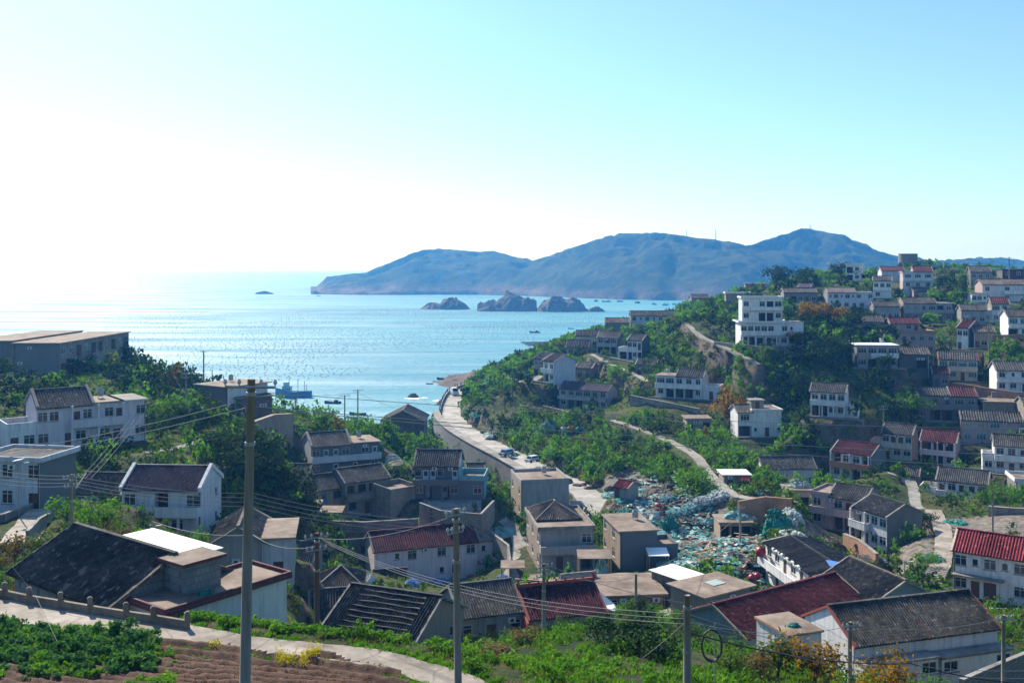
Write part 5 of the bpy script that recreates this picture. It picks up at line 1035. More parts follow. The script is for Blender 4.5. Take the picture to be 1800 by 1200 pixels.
cable([(1205, 1092, 38), (1130, 1155, 42)], .05, .012, 'pale guy wire anchored in the green slope', group='guy wires')
for i in range(3): cable([(230+8*i, 735, 142), (140+10*i, 840, 112)], .3, .02, 'service wire descending from the wide pale house', group='service wires at the wide pale house')
cable([(345, 672, 200), (629, 690, 224), (900, 762, 190)], 1.5, .035, 'thin wire crossing in front of the moored boats', group='shore wires')
# coil of cable on a small stand beside the thick pole
b = P(1250, 1165, 40); b.z = float(tz(b.x, b.y)); rt = thing('cable_coil', b, 0, 'big black coil of cable on a thin pale stand beside the thick pole', 'cable coil')
zc = P(1250, 1132, 40).z-b.z
m = MB(); m.tube([(.15, 0, 0), (.15, 0, zc+.85)], .022, 'galvanised', 6); m.tube([(-.3, 0, zc+.3), (.5, 0, zc-.1)], .02, 'galvanised', 6); m.build('stand', rt)
for k in range(3):
    c = MB(); c.tube([(.40*math.cos(t), -.06-.04*k, zc+(.60+.02*k)*math.sin(t)) for t in np.linspace(0, 2*math.pi, 33)], .035, 'blackcable', 6, False); c.build('cable_loop', rt, smooth=True)

# ------------------------------------------------------------------ roof extras
def wpt(o, v): return Matrix.Translation(o.location) @ Matrix.Rotation(o.rotation_euler.z, 4, 'Z') @ Vector(v)
w1 = f1['w']; s1 = 2.4/5
for k in range(8):
    v = .35+k*.58; m = MB(); x0, x1 = 1.0+.12*(k % 3)+k*.02, w1-.9-.1*(k % 2); z = 3+s1*v+.24
    pts = [wpt(f1, (x0+(x1-x0)*t, v+.05*math.sin(7*t+k), z+.02*math.sin(11*t+2*k)))-f1.location for t in np.linspace(0, 1, 14)]
    m.tube(pts, [.1+.03*math.sin(5*i+k) for i in range(14)], 'rubber', 7); tag(m.build('tarpaulin_roll', None, f1.location, smooth=True), 'black tarpaulin roll weighing down the felt roof', 'tarpaulin', 'tarpaulin rolls on the black felt roof')
w5 = f5['w']; rz5 = 3.2+1.8+.3
orn = MB(); orn.box(-.1, 3.4, rz5, w5+.1, 3.6, rz5+.32, 'redtrim'); orn.build('ridge_wall', f5)
for e, s in ((-.15, -1), (w5+.15, 1)):
    c = MB(); c.tube([(e, 3.5, rz5), (e+s*.1, 3.5, rz5+.4), (e-s*.05, 3.5, rz5+.75), (e-s*.3, 3.5, rz5+.85)], [.22, .2, .14, .05], 'redtrim', 8); c.build('finial', f5)
for k in range(7):
    c = MB(); c.ball((w5*(k+1)/8, 3.5, rz5+.42), .13, 'redtrim' if k % 2 else 'tile_brown'); c.build('ridge_ornament', f5)
c = MB(); c.hexa([(-.5, -.9, 0), (-.15, -.9, 0), (-.15, 1.6, 0), (-.5, 1.6, 0)], [(-.5, -.6, 2.9), (-.15, -.6, 2.9), (-.15, 1.2, 3.5), (-.5, 1.2, 3.5)], 'redtrim'); c.build('end_wall', f5)
p = wpt(f5, (w5+1.5, 3, 3.6)); m = MB(); m.hexa([(-1.2, -1.6, -.6), (1.3, -1.2, -1.4), (1.0, 1.4, -1.4), (-1.2, 1.2, .5)], [(-1.2, -1.6, -.54), (1.3, -1.2, -1.34), (1.0, 1.4, -1.34), (-1.2, 1.2, .56)], 'whitesheet'); m.box(-1, -.9, -3.4, -.9, -.8, -.7, 'galvanised'); m.box(.9, .9, -3.4, 1, 1, -1.2, 'galvanised')
tag(m.build('sheet_canopy', None, p), 'sloping pale sheet canopy at the end of the temple roof', 'canopy')
m = MB(); m.box(sk['w']*.45, 2.0, 3.02, sk['w']*.45+2.0, 3.6, 3.07, 'net_pale'); m.build('skylight', sk)
aw = [o for o in COL.objects if o.name == 'awning_house'][0]
m = MB(); m.hexa([(-2.2, -1.8, 2.35), (aw['w'], -1.8, 2.35), (aw['w'], -.02, 2.9), (-2.2, -.02, 2.9)], [(-2.2, -1.8, 2.42), (aw['w'], -1.8, 2.42), (aw['w'], -.02, 2.97), (-2.2, -.02, 2.97)], 'bluesheet'); m.build('awning', aw)
for k in range(4): m = MB(); m.tube([(aw['w']*k/3.2+.1, -1.7, -2), (aw['w']*k/3.2+.1, -1.7, 2.36)], .05, 'frame', 6); m.build('awning_post', aw)
m = MB()
for k in range(5): m.tube([wpt(f9, (3.0+k*1.9+t, -.3, 5.15+.12*math.sin(t*5+k)))-f9.location for t in np.linspace(0, 1.8, 8)], [.2+.05*math.sin(4*i+k) for i in range(8)], 'foam', 7)
tag(m.build('foam_edging', None, f9.location, smooth=True), 'white foam edging along the eave of the black roof', 'foam')
p = P(1478, 992, 124); m = MB(); m.hexa([(-1.6, -.9, 0), (1.6, -.9, -.5), (1.6, .9, -.2), (-1.6, .9, .3)], [(-1.6, -.9, .06), (1.6, -.9, -.44), (1.6, .9, -.14), (-1.6, .9, .36)], 'bluesheet'); m.box(-1.4, -.7, -3, -1.3, -.6, .1, 'timber'); m.box(1.3, .6, -3, 1.4, .7, -.2, 'timber')
tag(m.build('blue_sheet', None, p), 'bright blue sheet roof beside the brick stairs', 'sheet')
wh = [o for o in COL.objects if o.name == 'white_roof_hut'][0]
m = MB(); m.hexa([(2.6, -1.6, 1.7), (4.6, -1.6, 1.7), (4.6, -.42, 2.4), (2.6, -.42, 2.4)], [(2.6, -1.6, 1.76), (4.6, -1.6, 1.76), (4.6, -.42, 2.46), (2.6, -.42, 2.46)], 'redplastic'); m.build('awning', wh)
# rooftop tank and hilltop tank
def tank(px, py, D, r, h, label, mat, name='water_tank', legs=False):
    b = P(px, py, D); rt = thing(name, b, 0, label, 'tank'); m = MB()
    m.tube([(0, 0, 0), (0, 0, h)], r, mat, 28); m.build('drum', rt)
    m = MB(); m.tube([(0, 0, h+.003), (0, 0, h+.12)], r*1.04, 'concrete', 28); m.build('rim', rt)
tank(1596, 464, 428, 3.9, 4.3, 'round dark concrete tank crowning the hilltop', 'grey', 'round_tank')
for px, py, D in ((1342, 812, 205),): pass
for px, top, bot, D in ((1207, 404, 416, 2330), (1258, 402, 422, 2330), (940, 445, 458, 2650), (1424, 394, 405, 2330)):
    t, b = P(px, top, D), P(px, bot+4, D); rt = thing('lattice_mast', b, 0, 'thin radio mast on the island crest', 'mast', 'radio masts on the island crest'); H_ = t.z-b.z
    for a in range(4): m = MB(); s = 1 if a % 2 else -1; u = 1 if a < 2 else -1; m.tube([(s*1.3, u*1.3, -3), (s*.25, u*.25, H_)], .4, 'galvanised', 4); m.build('mast_leg', rt)
    for k in range(5):
        z = H_*(k+.5)/5; w = 1.3-1.05*(k+.5)/5; m = MB(); m.box(-w, -w, z, w, w, z+.3, 'galvanised'); m.build('platform', rt)

# ------------------------------------------------------------------ boats and vehicles
def boat(px, py, L_, label, mat, cabin=True, rz=0.0, name='fishing_boat', group=None, D=None, big=False):
    D = CAMZ*F/(py-YH); p = P(px, py, D); rt = thing(name, (p.x, p.y, 0), rz, label, 'boat', group); Wd = L_*.26; h = L_*(.14 if big else .10)
    m = MB(); ns = 9; k = m.mi(mat); rows = []
    for i in range(ns):
        t = i/(ns-1); x = -L_/2+L_*t; wd = Wd/2*(1-abs(2*t-1)**(3 if t > .5 else 2.2)*(.55 if t > .5 else .96)); sh = h*(1+.9*(1-t)**3+.25*t**3)
        rows.append([(x, -wd, sh), (x, -wd*.8, -.15*h), (x, 0, -.6*h), (x, wd*.8, -.15*h), (x, wd, sh)])
    for r in rows: m.v += r
    for i in range(ns-1):
        for j in range(4): m.f.append((5*i+j, 5*i+j+1, 5*i+j+6, 5*i+j+5)); m.m.append(k)
    m.f.append((0, 1, 2, 3, 4)); m.m.append(k); b0 = 5*(ns-1); m.f.append((b0+4, b0+3, b0+2, b0+1, b0)); m.m.append(k)
    m.build('hull', rt, smooth=False)
    d = MB(); d.face([(r[0][0], r[0][1]*.94, r[0][2]-.25*h) for r in rows]+[(r[4][0], r[4][1]*.94, r[4][2]-.25*h) for r in reversed(rows)], 'boatwood'); d.build('deck', rt)
    if cabin:
        c = MB(); x0 = -L_*.30 if big else L_*.08; c.box(x0, -Wd*.3, h*.7, x0+L_*.24, Wd*.3, h*2.1, 'boatwhite' if big else mat); c.box(x0-.1*L_*.2, -Wd*.34, h*2.1, x0+L_*.26, Wd*.34, h*2.22, mat); c.build('cabin', rt)
        if big:
            c = MB(); c.box(x0+L_*.03, -Wd*.22, h*2.22, x0+L_*.16, Wd*.22, h*3.0, 'boatwhite'); c.build('wheelhouse', rt)
            for q in range(4): c = MB(); c.box(x0+L_*(.02+.055*q), -Wd*.305, h*1.45, x0+L_*(.05+.055*q), -Wd*.3, h*1.85, 'glass'); c.build('window', rt)
    for mx, mh in (((-.12, 4.2), (.12, 3.4), (.3, 3.2), (.36, 2.6)) if big else ((-.1, 2.6), (.3, 2.0))):
        c = MB(); c.tube([(mx*L_, 0, h*.5), (mx*L_, 0, h*mh)], .012*L_*.6, 'boatwood', 6); c.build('mast', rt)
    return rt
boat(516, 698, 17, 'blue and white fishing boat moored off the cliff edge house', 'boatblue', big=True, name='fishing_boat')
boat(585, 709, 7.5, 'dark motor boat moored beside the blue fishing boat', 'boatwood')
boat(629, 729, 7.0, 'low dark boat lying close below the grassy mound', 'boatwood', False, name='rowing_boat')
sg = 'small boats off the sea road'
for x, y, l in ((780, 667, 7.5), (755, 675, 3.6), (767, 671, 3.6), (810, 665, 3.0), (825, 669, 3.4), (560, 521, 9)): boat(x, y, l, 'small dark open boat at anchor off the sea road' if y > 600 else 'tiny far boat in the bright water', 'boatwood', False, .2, 'rowing_boat', sg if y > 600 else None)
boat(940, 585, 10, 'dark work boat among the floats beyond the headland', 'boatwood')
boat(1004, 578, 6, 'small boat near the ridge houses shore', 'boatwood', False, name='rowing_boat')
boat(1002, 590, 7, 'flat boat just beyond the dark eaved ridge house', 'boatwood', False, name='rowing_boat')
fg = 'boats moored under the island'
for x, y in ((1048, 530), (1066, 531), (1090, 531), (1120, 533), (1150, 536), (1170, 537), (1190, 536)): boat(x, y, 16, 'far boat moored under the island shore', 'boatblue' if x % 4 else 'boatwood', True, .1*x, 'fishing_boat', fg)
def raft(px, py, n, m_, label):
    D = CAMZ*F/(py-YH); p = P(px, py, D); rt = thing('fish_raft', (p.x, p.y, 0), .15, label, 'raft')
    for i in range(n+1): q = MB(); q.box(i*5-.25, 0, .1, i*5+.25, m_*5, .5, 'boatwood'); q.build('beam', rt)
    for j in range(m_+1): q = MB(); q.box(0, j*5-.25, .52, n*5, j*5+.25, .8, 'boatwood'); q.build('walkway', rt)
    for i in range(0, n+1, 2):
        for j in range(0, m_+1, 2): q = MB(); q.box(i*5-.5, j*5-.5, -.3, i*5+.5, j*5+.5, .09, 'boatblue'); q.build('raft_float', rt); q = MB(); q.box(i*5-.12, j*5-.12, .8, i*5+.12, j*5+.12, 2.6, 'boatblue'); q.build('raft_post', rt)
raft(930, 609, 8, 8, 'dark blue grid of fish rafts behind the rocky headland')
def vehicle(px, py, D, label, name, l, w, h, mat, rz, cabfrac=.3):
    p = P(px, py, D); p.z = P(px, py, D).z; rt = thing(name, p, rz, label, name.split('_')[-1])
    m = MB(); m.hexa([(-w/2, -l/2, .35), (w/2, -l/2, .35), (w/2, l/2, .35), (-w/2, l/2, .35)], [(-w/2, -l/2, h*.55), (w/2, -l/2, h*.55), (w/2, l/2, h*.55), (-w/2, l/2, h*.55)], mat)
    m.hexa([(-w/2, -l*.36, h*.553), (w/2, -l*.36, h*.553), (w/2, l*.46, h*.553), (-w/2, l*.46, h*.553)], [(-w*.42, -l*.22, h), (w*.42, -l*.22, h), (w*.42, l*.40, h), (-w*.42, l*.40, h)], mat); m.build('body', rt)
    g = MB(); g.hexa([(-w*.44, -l*.352, h*.60), (w*.44, -l*.352, h*.60), (w*.44, -l*.33, h*.60), (-w*.44, -l*.33, h*.60)], [(-w*.38, -l*.245, h*.95), (w*.38, -l*.245, h*.95), (w*.38, -l*.22, h*.95), (-w*.38, -l*.22, h*.95)], 'glass'); g.build('windscreen', rt)
    for s in (-1, 1):
        for t in (-.3, .3):
            q = MB(); q.tube([(s*w*.40, t*l, .33), (s*w*.52, t*l, .33)], .33, 'rubber', 12); q.build('wheel', rt)
        q = MB(); q.box(s*w*.34-.14, -l/2-.02, .6, s*w*.34+.14, -l/2-.002, .8, 'insulator'); q.build('headlight', rt)
        q = MB(); q.box(min(s*w*.455, s*w*.475), -l*.2, h*.62, max(s*w*.455, s*w*.475), l*.36, h*.88, 'glass'); q.build('side_window', rt)
vehicle(799, 694, 352, 'white van driving along the sea road bend', 'delivery_van', 5, 2.1, 2.6, 'carwhite', .25)
vehicle(890, 800, 237, 'small pale blue car parked on the sea road', 'parked_car', 3.8, 1.65, 1.5, 'carblue', -.75)
vehicle(935, 812, 226, 'pinkish small car at the foot of the scrub bank', 'parked_car', 3.2, 1.5, 1.5, 'carwhite', -.8)

# ------------------------------------------------------------------ nets, floats and yard clutter
def net_mesh(seed, mat, rough=.35):
    rg = np.random.default_rng(seed); m = MB(); k = m.mi(mat); nu, nv = 18, 6
    off = rg.random(4)*50
    for i in range(nv+1):
        t = i/nv
        for j in range(nu):
            a = 2*math.pi*j/nu; rr = (1-t**1.8)*(1+rough*float(fbm(np.array([math.cos(a)*1.6+off[0]]), np.array([math.sin(a)*1.6+off[1]+t]), 3)[0])*2)
            zz = t**.8*(.75+.9*float(fbm(np.array([math.cos(a)*rr*2+off[2]]), np.array([math.sin(a)*rr*2+off[3]]), 3)[0]))
            m.v.append((rr*math.cos(a), rr*math.sin(a), max(zz, 0)-.12*(i == 0)))
    for i in range(nv):
        for j in range(nu): j2 = (j+1) % nu; m.f.append((i*nu+j, i*nu+j2, (i+1)*nu+j2, (i+1)*nu+j)); m.m.append(k)
    m.f.append(tuple(nv*nu+j for j in range(nu))); m.m.append(k)
    alt = [mat, mat, mat, 'net_pale', 'net_brown']
    for q in range(46):   # slack folds and rope ends lying on the heap
        a = rg.random()*6.28; t = rg.random()**.5*.95; c = Vector((t*math.cos(a), t*math.sin(a), .82*(1-t**2.2)+.05)); b = rg.random()*6.28; l = .12+.3*rg.random()
        d = Vector((math.cos(b), math.sin(b), .5*(rg.random()-.5)))*l; m.tube([c-d, c+Vector((0, 0, .05)), c+d+Vector((0, 0, -.08))], .018+.03*rg.random(), alt[int(rg.integers(5))], 4, False)
    for q in range(9):
        a = rg.random()*6.28; t = rg.random()*.9; m.ball((t*math.cos(a), t*math.sin(a), .85*(1-t*t)), .06+.05*rg.random(), 'foam' if q % 2 else mat, 6, 4)
    return m.mesh('net_heap', False)
def float_mesh(seed, n=170, mat='foam'):
    rg = np.random.default_rng(seed); m = MB()
    m.ball((0, 0, .1), .8, 'net_pale', 12, 6, (1, 1, .9))
    for q in range(n):
        a = rg.random()*6.28; t = math.sqrt(rg.random()); z = .95*math.sqrt(max(0, 1-t*t))*(.85+.2*rg.random()); s = .07+.05*rg.random()
        m.ball((t*math.cos(a), t*math.sin(a), z), s, mat if rg.random() < .8 else 'net_pale', 6, 4, (1, 1, 1.3))
    return m.mesh('float_heap', False)
NETM = {c: [net_mesh(i*7+s, c) for s in range(3)] for i, c in enumerate(('net_teal', 'net_aqua', 'net_pale', 'net_rust', 'net_brown'))}
FLM = [float_mesh(5), float_mesh(6, 150, 'net_aqua')]
NAMES = {'net_teal': 'bright teal green', 'net_aqua': 'pale turquoise', 'net_pale': 'whitish grey', 'net_rust': 'rust red', 'net_brown': 'brown'}
def heap(px, py, D, c, r, h, where, grp, name='net_heap', me=None, lab=None):
    p = P(px, py, D) if D else tfind(px, py, 60, 420); p.z = float(tz(p.x, p.y))
    o = put(name, me or random.choice(NETM[c]), None, p-Vector((0, 0, .05)), random.random()*6.28); o.scale = (r, r*random.uniform(.7, 1.1), h)
    return tag(o, lab or f'{NAMES[c]} heap of fishing net {where}', 'net', f'{NAMES[c]} {grp}')
random.seed(21)
yard = ['net_teal', 'net_aqua', 'net_rust', 'net_pale', 'net_brown', 'net_teal', 'net_aqua', 'net_brown']
k = 0
for row in range(10):
    for col in range(13):
        px = 1150+col*16.5+random.uniform(-7, 7)+row*2; py = 912+row*12+random.uniform(-5, 5)
        if px > 1345 or (1255 < px < 1332 and 905 < py < 950) or (px < 1175 and py > 925) or (py > 985 and px < 1235): continue
        D = 168-row*4.2; p = P(px, py, D); heap(px, py, D, yard[(k*5+row) % 8], random.uniform(.9, 2.1), random.uniform(.4, 1.0), 'in the net yard', 'net heaps in the yard'); k += 1
for px, py in ((1075, 872), (1095, 880), (1110, 872), (1085, 893), (1100, 900), (1125, 893), (1140, 885), (1130, 908), (1105, 912), (1160, 895), (1150, 908)):
    heap(px, py, 0, random.choice(['net_aqua', 'net_teal', 'net_rust', 'net_brown', 'net_pale']), random.uniform(1.2, 2.2), random.uniform(.7, 1.2), 'near the red roofed hut', 'net heaps by the red roofed hut')
for px, py, r, h, me, lab in ((1175, 878, 1.9, 1.1, 1, 'pale float and net heap at the cliff foot'), (1140, 868, 1.7, 1.0, 1, 'pale float and net heap at the cliff foot'), (1190, 905, 2.0, 1.1, 1, 'long bank of pale floats beside the yard lane'), (1215, 897, 2.0, 1.2, 1, 'long bank of pale floats beside the yard lane'), (1240, 886, 2.4, 1.5, 0, 'long bank of pale floats beside the yard lane'), (1265, 876, 2.2, 1.5, 0, 'long bank of pale floats beside the yard lane'),
        (1389, 930, 3.0, 3.2, 0, 'big heap of white foam floats beside the green net'), (1390, 950, 2.6, 1.6, 0, 'low spread of white foam floats below the big heap'), (1412, 880, 1.8, 1.4, 0, 'small heap of white floats by the pink house wall')):
    heap(px, py, 0, 'net_pale', r, h, '', '', 'float_heap', FLM[me], lab)['group'] = lab
for nm, px, py, D, r, h, c, lab in (('net_heap', 1180, 912, 165, 1.7, 3.2, 'net_teal', 'bright teal net hung over the end of the float bank'), ('net_heap', 1362, 948, 157, 2.2, 4.2, 'net_teal', 'tall green net draped beside the white foam floats'), ('net_heap', 62, 1046, 60.5, 2.0, 1.1, 'net_teal', 'teal net heap behind the foreground guard wall'), ('net_heap', 965, 752, 248, 3.0, 3.0, 'net_aqua', 'turquoise net bundle below the long terrace house wall'), ('net_heap', 868, 700, 320, 4.5, 1.8, 'net_teal', 'teal nets spread on the bank above the road bend'), ('net_heap', 888, 690, 325, 4.0, 1.8, 'net_teal', 'second teal net spread on the bank above the road bend'), ('net_heap', 868, 757, 265, 2.6, 1.3, 'net_pale', 'whitish nets on the roadside below the scrub'), ('net_heap', 838, 745, 285, 2.4, 1.2, 'net_teal', 'green net at the roadside under the path'), ('net_heap', 900, 785, 240, 2.0, 1.0, 'net_teal', 'green net at the foot of the scrub bank'), ('net_heap', 967, 820, 222, 2.2, 1.0, 'net_teal', 'dark green net where the cliff meets the road'), ('net_heap', 690, 800, 205, 2.0, 1.6, 'net_pale', 'white bundle in the stone yard by the barn'), ('net_heap', 704, 812, 196, 2.2, 1.2, 'net_aqua', 'pale blue net bundle in the stone yard'), ('net_heap', 878, 892, 164, 2.2, 1.2, 'net_aqua', 'turquoise net heap at the head of the alley'), ('net_heap', 1700, 800, 200, 1.2, 1, 'net_brown', 'brown heap beside the porch house'), ('net_heap', 1680, 905, 165, 2.0, .8, 'net_teal', 'green net beside the steep lane'), ('net_heap', 1640, 975, 143, 1.6, 1.2, 'net_teal', 'green net and bush beside the stepped lane'), ('net_heap', 1058, 950, 138, 1.0, 2.4, 'net_aqua', 'pale green bundle beside the hipped roof villa')):
    heap(px, py, D, c, r, h, '', '', nm, None, lab)['group'] = lab
for px, py, D, c, r, h, lab in ((1295, 915, 162.5, 'net_aqua', 2.0, 1.2, 'domed net heap on the net store roof'), (1318, 917, 162, 'net_pale', 1.0, .7, 'small pale net heap on the net store roof'), (1402, 858, 180.5, 'net_pale', 2.0, 1.5, 'pale net heap loaded on the float store roof')):
    o = put('net_heap', NETM[c][0], None, P(px, py, D)); o.scale = (r, r*.8, h); tag(o, lab, 'net')
zz = P(1290, 919, 160).z; 
for o in COL.objects:
    if o.get('label', '').endswith('net store roof'): o.location.z = zz+.2
    if o.get('label', '').endswith('float store roof'): o.location.z = P(1400, 862, 178).z+.2
for o_, x, y, z, lab in ((big, bw+2.9, 4.5, 3.42, 'small teal net left on the annex roof'), ([o for o in COL.objects if o.name == 'box_annex'][0], 1.6, 1.4, 4.62, 'teal net heap on the white box annex roof')):
    q = put('net_heap', NETM['net_teal'][1], None, wpt(o_, (x, y, z))); q.scale = (.55, .4, .3); tag(q, lab, 'net')
rg = np.random.default_rng(31); NS = 5200; px = rg.uniform(1055, 1350, NS); py = rg.uniform(862, 1012, NS); D = 206-(py-850)*.43; X = (px-CX)*D/F; ok = (py > 850+(px-1060)*.12) & ((px > 1175) | (py < 930)) & ~((px > 1258) & (px < 1330) & (py > 915) & (py < 950)) & (tstrict(X, D) > .5); X, Y = X[ok], D[ok]; n_s = len(X)
a = rg.random(n_s)*6.28; l_ = rg.uniform(.15, .7, n_s); w_ = rg.uniform(.05, .4, n_s); Z = tz(X, Y)+.1
V = np.stack([np.stack([X+np.cos(a)*l_*s+np.sin(a)*w_*t, Y+np.sin(a)*l_*s-np.cos(a)*w_*t, Z+rg.uniform(0, .45, n_s)], 1) for s, t in ((-1, -1), (1, -1), (1, 1), (-1, 1))], 1).reshape(-1, 3)
tag(put('net_scraps', np_mesh('net_scraps', V, np.arange(len(V)).reshape(-1, 4), None, False, ['net_teal', 'net_aqua', 'net_pale', 'net_rust', 'net_brown', 'foam'], rg.choice(6, n_s, p=[.27, .25, .13, .13, .15, .07]))), kind='stuff')
def redball(px, py, D, r, lab):
    p = P(px, py, D); m = MB(); m.ball((0, 0, r*.9), r, 'redplastic', 16, 10); m.tube([(0, 0, r*1.8), (0, 0, r*2.1)], r*.25, 'redplastic', 8); tag(m.build('red_float', None, p, smooth=True), lab, 'float', 'red floats by the black roof')
redball(1337, 978, 139, .75, 'big red ball float beside the black roofed house'); redball(1322, 1022, 121, .5, 'smaller red ball float behind the skylight shed'); redball(1331, 1018, 122, .45, 'smaller red ball float behind the skylight shed')
p = tfind(1000, 764, 200, 280)
for dx, c, lab in ((-1.2, 'foam', 'white barrel on the cliff brink'), (.4, 'redplastic', 'red barrel on the cliff brink'), (2.6, 'net_teal', 'teal barrel on the cliff brink')):
    m = MB(); m.tube([(0, 0, -.1), (0, 0, .1), (0, 0, 1.2), (0, 0, 1.9), (0, 0, 2.1)], [.8, .95, 1.0, .8, .3], c, 14); tag(m.build('storage_barrel', None, (p.x+dx, p.y, float(tz(p.x+dx, p.y))), smooth=True), lab, 'barrel')
rb = np.random.default_rng(4)
for i in range(26):   # planks lying about the yard
    px, py = rb.uniform(1150, 1340), rb.uniform(925, 1000); D = 166-(py-912)*.35; p = P(px, py, D); p.z = float(tz(p.x, p.y))+.5+rb.random()*.5; l = rb.uniform(1.2, 3); m = MB(); m.box(-l/2, -.12, 0, l/2, .12, .08, 'timber')
    o = m.build('plank', None, p, rb.random()*3); o.rotation_euler[1] = rb.uniform(-.25, .25); tag(o, 'loose timber plank lying across the net heaps', 'plank', 'planks in the net yard')
def shelter(px, py, D, w, dd, h, label, top='flatroof', rz=0.0):
    p = P(px, py, D); p.z = float(tz(p.x, p.y)); rt = thing('open_shelter', p, rz, label, 'shelter'); m = MB(); m.hexa([(0, 0, h), (w, 0, h), (w, dd, h+.35), (0, dd, h+.35)], [(0, 0, h+.1), (w, 0, h+.1), (w, dd, h+.45), (0, dd, h+.45)], top); m.build('roof', rt)
    for x, y in ((.15, .15), (w-.15, .15), (.15, dd-.15), (w-.15, dd-.15)): m = MB(); m.box(x-.08, y-.08, -.5, x+.08, y+.08, h+(.35*y/dd)+.02, 'timber'); m.build('post', rt)
shelter(1016, 1012, 135, 4.6, 3.2, 2.3, 'open shelter with tan sheet roof below the hipped roof villa')
shelter(1003, 888, 174, 3.0, 3.0, 2.4, 'small open shelter beside the pale box house', 'concrete')
shelter(1140, 975, 142, 3.0, 3.0, 2.2, 'open shelter with pale sheet beside the brown flat roofed house', 'whitesheet')
shelter(1520, 985, 150, 3.6, 3.0, 2.4, 'dark lean shelter below the bare grey side wall', 'tile_grey')
shelter(560, 945, 152, 3.6, 3.0, 2.2, 'rough shelter in front of the blue door house', 'flatroof')
shelter(880, 1000, 140, 3.4, 2.6, 2.2, 'brown shelter at the bend of the alley', 'flatroof')
wall_run('yard_wall', 'low grey yard wall in front of the hipped roof villa', 'grey', [(905, 1018, 131), (960, 1022, 130), (1010, 1016, 132)], 1.4, .25)
wall_run('yard_wall', 'stone yard wall running beside the bending alley', 'stone', [(862, 935, 156), (893, 958, 149), (897, 990, 143)], 1.8, .3)
wall_run('yard_wall', 'pale wall segment behind the ornate temple ridge', 'palegrey', [(985, 1010, 122), (1048, 1004, 124)], 2.4, .25)
wall_run('yard_wall', 'stone wall below the farmhouse yard', 'stone', [(560, 915, 158), (640, 918, 156), (735, 912, 158)], 2.2, .3)
for px, py, c, r, h, lab in ((725, 1028, 'bluesheet', 1.1, .9, 'blue tarpaulin heap in front of the long pinkish house'), (775, 1024, 'bluesheet', 1.6, .8, 'long blue tarpaulin heap under the pinkish house windows'), (800, 1020, 'net_aqua', 1.2, .8, 'pale blue heap under the pinkish house windows'), (650, 1020, 'foam', .9, 1.0, 'white sack heap left of the ribbed lean-to'), (885, 1015, 'bluesheet', 1.0, .6, 'blue tarpaulin heap by the alley'), (1000, 1018, 'net_brown', 1.4, .8, 'brown heap behind the temple ridge'), (960, 1012, 'net_pale', 1.0, .8, 'pale heap in the villa yard'), (940, 1020, 'timber', 1.2, .6, 'stacked timber heap in the villa yard'), (1090, 985, 'net_rust', 1.2, .7, 'rusty heap between the villa and the flat house'), (830, 1015, 'net_rust', 1.0, .6, 'rusty heap by the pinkish house corner'), (690, 905, 'net_brown', 1.4, .7, 'brown heap before the bare stone block'), (1500, 960, 'timber', 1.5, .5, 'timber heap below the sunlit brick wall'), (1460, 950, 'net_brown', 1.6, .8, 'brown heap below the dusky pink house'), (1590, 905, 'net_rust', 1.3, .6, 'rusty heap on the lane behind the white house'), (1600, 895, 'net_teal', 1.3, .7, 'teal heap on the lane behind the white house')):
    me = NETM[c][0] if c in NETM else net_mesh(len(lab), c); p = tfind(px, py, 95, 260); o = put('stored_heap', me, None, p-Vector((0, 0, .05)), len(lab)); o.scale = (r, r*.75, h); tag(o, lab, 'heap')
def roof_tank(h_, x, y, z, label):
    rt = thing('water_tank', wpt(h_, (x, y, z)), h_.rotation_euler.z, label, 'tank'); m = MB(); m.tube([(0, 0, .35), (0, 0, .45), (0, 0, 1.35), (0, 0, 1.5)], [.3, .48, .48, .2], 'galvanised', 14); m.build('drum', rt, smooth=True)
    for a in range(4): m = MB(); s, u = (-1, 1)[a % 2], (-1, 1)[a//2]; m.tube([(s*.3, u*.3, 0), (s*.3, u*.3, .45)], .03, 'galvanised', 5); m.build('tank_leg', rt)
HN = {o['label']: o for o in COL.objects if o.get('category') in ('house', 'shed', 'hut')}
for key, x, y, z in (('pale plaster box house with sunken flat roof beside the concrete road', 5.5, 6, 6.6), ('grey house with brown flat roof and lit pinkish side wall by the net yard', 4, 6, 5.8), ('pale pink flat roofed house with white cornice on the dark slope', 7, 4, 6.0), ('grey house with low brown roof on the cliff edge above the sea', 3, 6, 5.6), ('slate grey two storey house with white doors and half tiled roof above the stone yard', 10.5, 4, 5.9), ('wide pale pink and white two storey house with balcony below the bluff', 9.6, 4, 6.2), ('white house half tiled half flat roofed on a long stone terrace', 2.5, 3, 5.7)):
    if key in HN: roof_tank(HN[key], x, y, z, 'steel water tank on the roof of the '+' '.join(key.split()[:7]))
